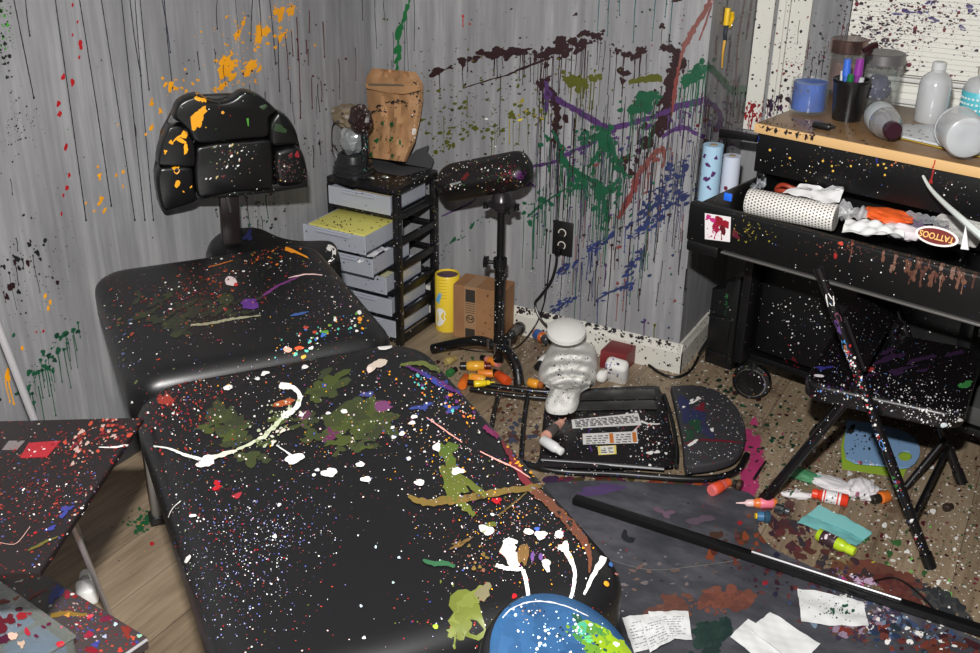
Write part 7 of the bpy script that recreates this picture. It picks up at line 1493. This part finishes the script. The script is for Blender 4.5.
# ---- towel, blocks
p = Painter(bundle, 86); p.spray(572, 365, 20, 22, 60, 0.4, 1.2, [INKY, MAR, (50, 40, 60)]); p.spray(565, 400, 8, 8, 40, 0.3, 0.7, [(120, 116, 120)]); p.done()
p = Painter(foam1, 87); p.spray(608, 368, 5, 10, 40, 0.5, 1.8, [(50, 36, 70), INKY, (150, 130, 170)]); p.done()
p = Painter(base_back, 88); p.path_spray([(520, 309), (580, 323), (677, 347)], 1.6, 220, 0.5, 1.8, [INKY, INKY, MAR], 1.6); p.spray(600, 340, 50, 8, 40, 0.4, 1.0, [INKY, BLU2, MAR]); p.spray(670, 360, 8, 8, 20, .4, 1.2, [INKY]); p.done()

# ---- floor
p = Painter(floor_o, 90); p.k = 0.85
p.path_spray([(748, 432), (756, 450), (752, 470), (748, 490), (762, 495)], 4, 70, 1, 6, [(172, 56, 104)], 1.4); p.stroke([(745, 430), (757, 450), (752, 475), (746, 492)], 7, 14, (172, 56, 104), 0.35, 11); p.blob(748, 484, 12, 6, (172, 56, 104), 0.2, 0.5)
p.spray(780, 440, 26, 22, 120, 0.5, 2.2, [(24, 56, 36), (24, 56, 36), (30, 40, 32), (20, 70, 44)], 0.0, 2.0); p.spray(735, 390, 18, 12, 80, 0.5, 2.4, [(30, 50, 36), (60, 30, 32)], 0, 1.8)
p.spray(905, 520, 46, 40, 330, 0.4, 2.2, [WH, WH, (60, 28, 32), (90, 24, 34), (50, 80, 50), (220, 215, 215), (60, 40, 40)]); p.spray(850, 455, 34, 20, 170, 0.5, 2.2, [WH, (225, 220, 220), (70, 30, 36), (40, 70, 50)], -0.2, 1.8)
p.spray(900, 560, 30, 20, 90, 0.6, 4, [(84, 30, 38), (52, 88, 50), WH, (120, 180, 90)]); p.blob(946, 596, 7, 3.6, (110, 170, 90)); p.blob(945, 620, 6, 4, (100, 160, 90)); p.blob(897, 543, 4.6, 3.4, (60, 104, 56)); p.blob(930, 560, 3, 2, (96, 24, 36))
p.path_spray([(560, 488), (620, 486), (690, 486), (730, 492)], 5, 90, 1, 6, [(90, 40, 40), (70, 60, 34), (120, 60, 50), (60, 40, 70), (150, 70, 40), (90, 40, 60)], 2.0)
p.path_spray([(480, 430), (520, 425), (535, 450), (480, 445)], 10, 70, 0.6, 3, [(92, 60, 46), (120, 84, 64), (76, 48, 42), (70, 70, 76), (60, 68, 88)], 2.2); p.spray(510, 415, 14, 14, 40, 0.6, 3, [(100, 60, 46), (70, 46, 40), (60, 66, 84)], 0, 2.2)
p.path_spray([(440, 360), (500, 350), (560, 345)], 8, 50, 0.5, 2, [INKY, (40, 60, 44), (60, 30, 30)]); p.spray(480, 375, 16, 8, 60, .5, 2.2, [(24, 90, 50), INKY, (60, 30, 30), (90, 60, 40)]); p.spray(690, 380, 20, 8, 50, 0.4, 1.8, [INKY, (60, 40, 40)])
p.spray(144, 520, 10, 6, 40, 0.8, 3.4, [(24, 84, 48)], -0.2, 2); p.blob(152, 544, 2.4, 2.2, RD); p.spray(150, 540, 30, 30, 30, .4, 1, [INKY, (200, 150, 60)])
p.path_spray([(770, 515), (800, 540), (840, 570)], 12, 130, .8, 4.6, [(76, 46, 50), (60, 40, 50), (84, 50, 46), (58, 52, 58), (96, 50, 54)], 2); p.path_spray([(840, 575), (880, 585), (930, 600)], 8, 90, 1, 6, [(104, 66, 56), (96, 60, 54), (108, 64, 54), (62, 50, 52)], 2.4)
p.stroke([(845, 572), (870, 572), (905, 578), (925, 590)], 5, 5, (108, 64, 54), 0.5, 12); p.spray(897, 592, 14, 6, 60, 2, 8, [(96, 52, 48), (86, 48, 46), (104, 58, 50)], .4, 2); p.spray(940, 602, 16, 5, 50, 2, 7, [(58, 60, 62), (70, 70, 70), (50, 52, 56)], .5, 2)
p.blob(860, 582, 14, 6, (200, 170, 200), 0.3, 0.6); p.spray(858, 582, 14, 6, 80, .6, 2.6, [WH, (190, 60, 140), (190, 170, 215), (110, 90, 150), (60, 50, 80), WH], .3); p.stroke([(855, 570), (865, 566), (875, 562)], 1, 1, (170, 170, 60), .4, 2.4)
p.path_spray([(560, 480), (640, 480), (720, 478)], 4, 40, 0.6, 2.2, [(60, 30, 60), (130, 40, 50), (60, 60, 40)]); p.blob(618, 484, 14, 4, (70, 64, 34), 0, .5); p.blob(648, 486, 9, 4, (150, 60, 40), 0, .5); p.blob(585, 488, 14, 4, (84, 50, 100), -.1, .5)
p.spray(790, 470, 30, 20, 130, 0.4, 1.8, [WH, (80, 40, 44), (50, 70, 50), (150, 70, 100)]); p.spray(960, 560, 20, 50, 120, 0.5, 2, [WH, (70, 30, 36), (60, 90, 60)])
p.done()
p = Painter(fmat, 91)
p.blob(600, 490, 22, 5, (84, 64, 108), -0.15, .5); p.spray(735, 545, 16, 10, 60, 0.8, 5, [(110, 54, 34), (84, 40, 34), (130, 66, 40), (70, 50, 40)], 0, 1.5)
p.spray(676, 605, 9, 4, 50, 1.5, 6, [(104, 66, 56), (96, 64, 56), (110, 72, 60)], 0, 2.4); p.spray(728, 602, 12, 5, 80, 1.5, 6, [(112, 68, 56), (120, 72, 60), (100, 62, 54)], -.1, 2.2); p.spray(712, 636, 9, 6, 60, 2, 8, [(34, 56, 50), (40, 60, 54), (32, 50, 48)], -0.5, 2); p.blob(630, 540, 5, 3, (34, 36, 40)); p.blob(625, 536, 4, 5, (34, 36, 40)); p.blob(765, 583, 3.4, 2.2, (150, 36, 48)); p.blob(740, 523, 3, 2, (150, 36, 44))
p.spray(900, 625, 50, 12, 260, 0.6, 4, [(60, 76, 110), (120, 140, 160), (40, 56, 84), (90, 110, 140), WH, (40, 50, 60)], 0.25, 1.8); p.path_spray([(840, 632), (870, 628), (890, 615)], 6, 90, 0.6, 4.5, [(120, 50, 40), (150, 130, 150), (96, 70, 60), (60, 50, 70)], 1.6); p.spray(880, 605, 14, 8, 60, .6, 3.5, [(120, 110, 120), (170, 160, 170), (70, 60, 80)])
p.spray(940, 645, 40, 8, 80, 1, 5, [(110, 56, 46), (60, 30, 34), (90, 50, 40)], .2, 2); p.spray(650, 575, 40, 10, 40, .6, 2, [(110, 90, 84), (120, 110, 110)], -.1, 3); p.stroke([(610, 560), (650, 570), (700, 566), (740, 560)], .6, .6, (120, 116, 112), .3); p.spray(780, 560, 40, 25, 90, 0.5, 3, [(84, 40, 44), (60, 34, 44), (40, 40, 60), (90, 60, 60)], .4, 1.8); p.spray(820, 590, 40, 20, 130, .5, 2.6, [(52, 30, 40), (70, 66, 76), (60, 70, 100), (100, 50, 50)], .3, 1.8)
p.blob(700, 520, 10, 5, (92, 78, 92), 0, .5); p.blob(665, 513, 8, 4, (110, 86, 104), .3, .5)
p.done()
p = Painter([o for o in bpy.data.objects if o.get('label', '').startswith('white paper flecked')][0], 92); p.spray(838, 610, 7, 6, 40, .5, 2, [(30, 80, 56), (30, 80, 56), INKY]); p.spray(830, 608, 18, 8, 40, .4, 1, [INKY, (60, 60, 60)]); p.done()
p = Painter(palette, 93); p.spray(862, 440, 14, 10, 50, .5, 1.6, [(40, 60, 50), INKY, (60, 40, 50)]); p.blob(851, 430, 4, 4, (40, 40, 42), .3, .5); p.stroke([(850, 463), (880, 467)], 3, 1, (150, 60, 80), .6, 3); p.spray(865, 464, 10, 2, 24, .5, 2, [(200, 110, 130), WH, (110, 24, 40)]); p.done()
# ---- left things
p = Painter(trtop, 95); p.k = .8
def T(x, y): return x / 2.483, 390 + y / 2.483
p.path_spray([T(*t) for t in [(160, 160), (240, 120), (330, 90)]], 10, 170, .4, 1.9, [(130, 36, 34), (180, 70, 50), (120, 30, 32), (190, 160, 150)], 2.2, eang=-.6); p.spray(40, 490, 26, 26, 260, .4, 1.7, [(84, 22, 26), (104, 28, 30), (76, 22, 26), (130, 64, 48)], -.5, 1.8); p.spray(60, 510, 26, 20, 120, .4, 1.4, [RD, (60, 70, 140), WH, (150, 60, 50)], -.5, 1.8)
p.stroke([T(*t) for t in [(245, 143), (285, 143), (317, 137), (313, 148)]], .8, 1, WH, .3, 2); p.stroke([T(*t) for t in [(70, 400), (110, 380), (145, 365)]], 2, 1, (90, 86, 34), .5, 3); p.blob(*T(165, 300), 8, 3, (50, 56, 130), -.5, .5); p.blob(*T(125, 345), 6, 2, (50, 56, 130), -.4, .5); p.stroke([T(*t) for t in [(0, 380), (40, 382), (75, 340)]], .6, .6, (190, 150, 140), .4); p.spray(*T(215, 235), 10, 8, 40, .4, 1.4, [(190, 150, 140), (150, 40, 40), (90, 90, 110)]); p.done()
p = Painter(clid, 96)
def U(x, y): return x / 6.533, 560 + y / 6.533
p.stroke([U(*t) for t in [(330, 285), (345, 225), (390, 170), (400, 200), (350, 250)]], 5, 4, (44, 66, 160), .3, 6); p.stroke([U(*t) for t in [(185, 265), (230, 225), (310, 195)]], 2, 2, (140, 60, 40), .5, 3); p.stroke([U(*t) for t in [(330, 365), (420, 350), (510, 358), (570, 355)]], 4, 2, (140, 110, 40), .3, 5)
for x, y, rx, ry, c in [(440, 228, 4, 3.4, (140, 24, 50)), (582, 487, 5, 3, (160, 30, 60)), (825, 465, 4, 6, (140, 50, 40)), (625, 550, 4, 3, (60, 70, 160)), (600, 590, 6, 3, (140, 24, 40)), (685, 500, 2, 2, (190, 200, 230)), (755, 420, 2, 2, (200, 220, 230)), (870, 510, 2.4, 2, (210, 90, 60)), (910, 497, 2.6, 2, (170, 220, 190)), (585, 370, 4, 2, (220, 70, 90)), (690, 385, 6, 3, (120, 30, 60)), (440, 360, 3, 2, (210, 150, 60)), (785, 590, 3, 2, (220, 70, 60)), (130, 140, 4, 1, WH), (95, 190, 1.6, 1.2, WH), (253, 123, 1.4, 1.2, WH)]: p.blob(*U(x, y), rx, ry, c, -.3, .4)
p.spray(90, 620, 24, 18, 260, .35, 1.3, [(130, 36, 50), (150, 60, 60), (110, 30, 44), (180, 150, 150), (80, 80, 150)], .4, 1.6); p.done()
p = Painter(olid, 97)
for x, y, rx, ry, c in [(60, 390, 6, 5, (96, 16, 30)), (140, 365, 7, 3, (150, 24, 34)), (125, 322, 4, 2, (90, 20, 50)), (180, 470, 3, 4, (180, 40, 60)), (285, 438, 2.2, 1.6, (96, 20, 60)), (320, 420, 2.6, 1.6, (96, 20, 60)), (238, 497, 2.6, 1.8, (96, 20, 60)), (392, 550, 4, 3, (200, 40, 56)), (10, 430, 5, 8, (96, 16, 34)), (25, 275, 6, 2, (150, 60, 40)), (105, 250, 3, 2, (200, 120, 90)), (80, 500, 6, 4, (225, 190, 170)), (140, 550, 3, 4, (210, 180, 160)), (195, 352, 2, 1.4, (140, 24, 40)), (125, 425, 2, 1.6, (110, 24, 50)), (402, 440, 2, 1.2, (200, 110, 120)), (30, 520, 8, 4, (80, 20, 50))]: p.blob(*U(x, y), rx, ry, c, -.2, .4)
p.done()
p = Painter(stool, 98)
def S(x, y): return 380 + x / 3.267, 560 + y / 3.267
SB = (34, 68, 104)
for x, y, rx, ry in [(470, 200, 22, 16), (540, 190, 22, 14), (440, 240, 17, 18), (520, 240, 28, 20), (580, 220, 22, 16), (470, 290, 24, 20), (560, 280, 26, 20), (620, 250, 20, 15), (450, 320, 20, 18), (540, 330, 30, 20), (640, 300, 20, 20), (620, 190, 10, 7), (410, 270, 8, 12), (600, 340, 26, 20), (500, 170, 20, 7)]: p.blob(*S(x, y), rx, ry, p.r.choice([SB, (38, 74, 112), (30, 62, 98)]), .3, .3)
for x, y, rx, ry, c in [(790, 320, 26, 18, (124, 150, 18)), (740, 350, 26, 18, (118, 146, 20)), (810, 350, 20, 18, (122, 150, 18)), (720, 260, 22, 13, (116, 142, 20)), (770, 290, 20, 14, (122, 150, 20)), (700, 230, 12, 7, (70, 116, 44)), (750, 330, 24, 16, (126, 152, 18)), (690, 290, 16, 12, (84, 122, 36)), (660, 230, 10, 6, (60, 140, 110)), (800, 280, 10, 8, (120, 140, 26)), (680, 260, 8, 5, (80, 170, 110))]: p.blob(*S(x, y), rx, ry, c, .5, .45)
p.spray(*S(680, 260), 14, 8, 50, .6, 4, [(54, 108, 54), (26, 66, 50), (90, 124, 30), SB], .5, 2); p.spray(*S(590, 240), 22, 14, 80, .5, 2.0, [(200, 226, 240), WH, (170, 205, 235), WH]); p.stroke([S(*t) for t in [(520, 240), (560, 225), (600, 215), (640, 190)]], 1, 1, (150, 200, 220), .5, 2); p.spray(*S(590, 235), 8, 5, 24, .6, 2.2, [INKY, (20, 50, 50), (20, 40, 70)]); p.blob(*S(770, 280), 4, 3.4, (225, 240, 220)); p.spray(*S(700, 300), 10, 5, 16, .6, 3, [INKY, (30, 50, 20)]); p.spray(*S(470, 160), 14, 4, 30, .5, 1.8, [(150, 110, 80), INKY, WH]); p.stroke([S(*t) for t in [(400, 190), (430, 160), (480, 140), (530, 136), (600, 150), (680, 185)]], 1, 1, (180, 180, 184), .6, 1.2); p.done()

p = Painter([c for c in [o for o in bpy.data.objects if o.get('label', '').startswith('light blue paper roll')][0].children if c.name.startswith('roll')][0], 99)
for x, y, rx, ry in [(708, 165, 2.6, 2), (707, 179, 2.4, 3.4), (713, 174, 2, 3), (704, 156, 3, 1.8), (716, 158, 1.6, 2), (709, 188, 2.4, 1.6)]: p.blob(x, y, rx, ry, (84, 44, 100), .6, .5)
p.done()
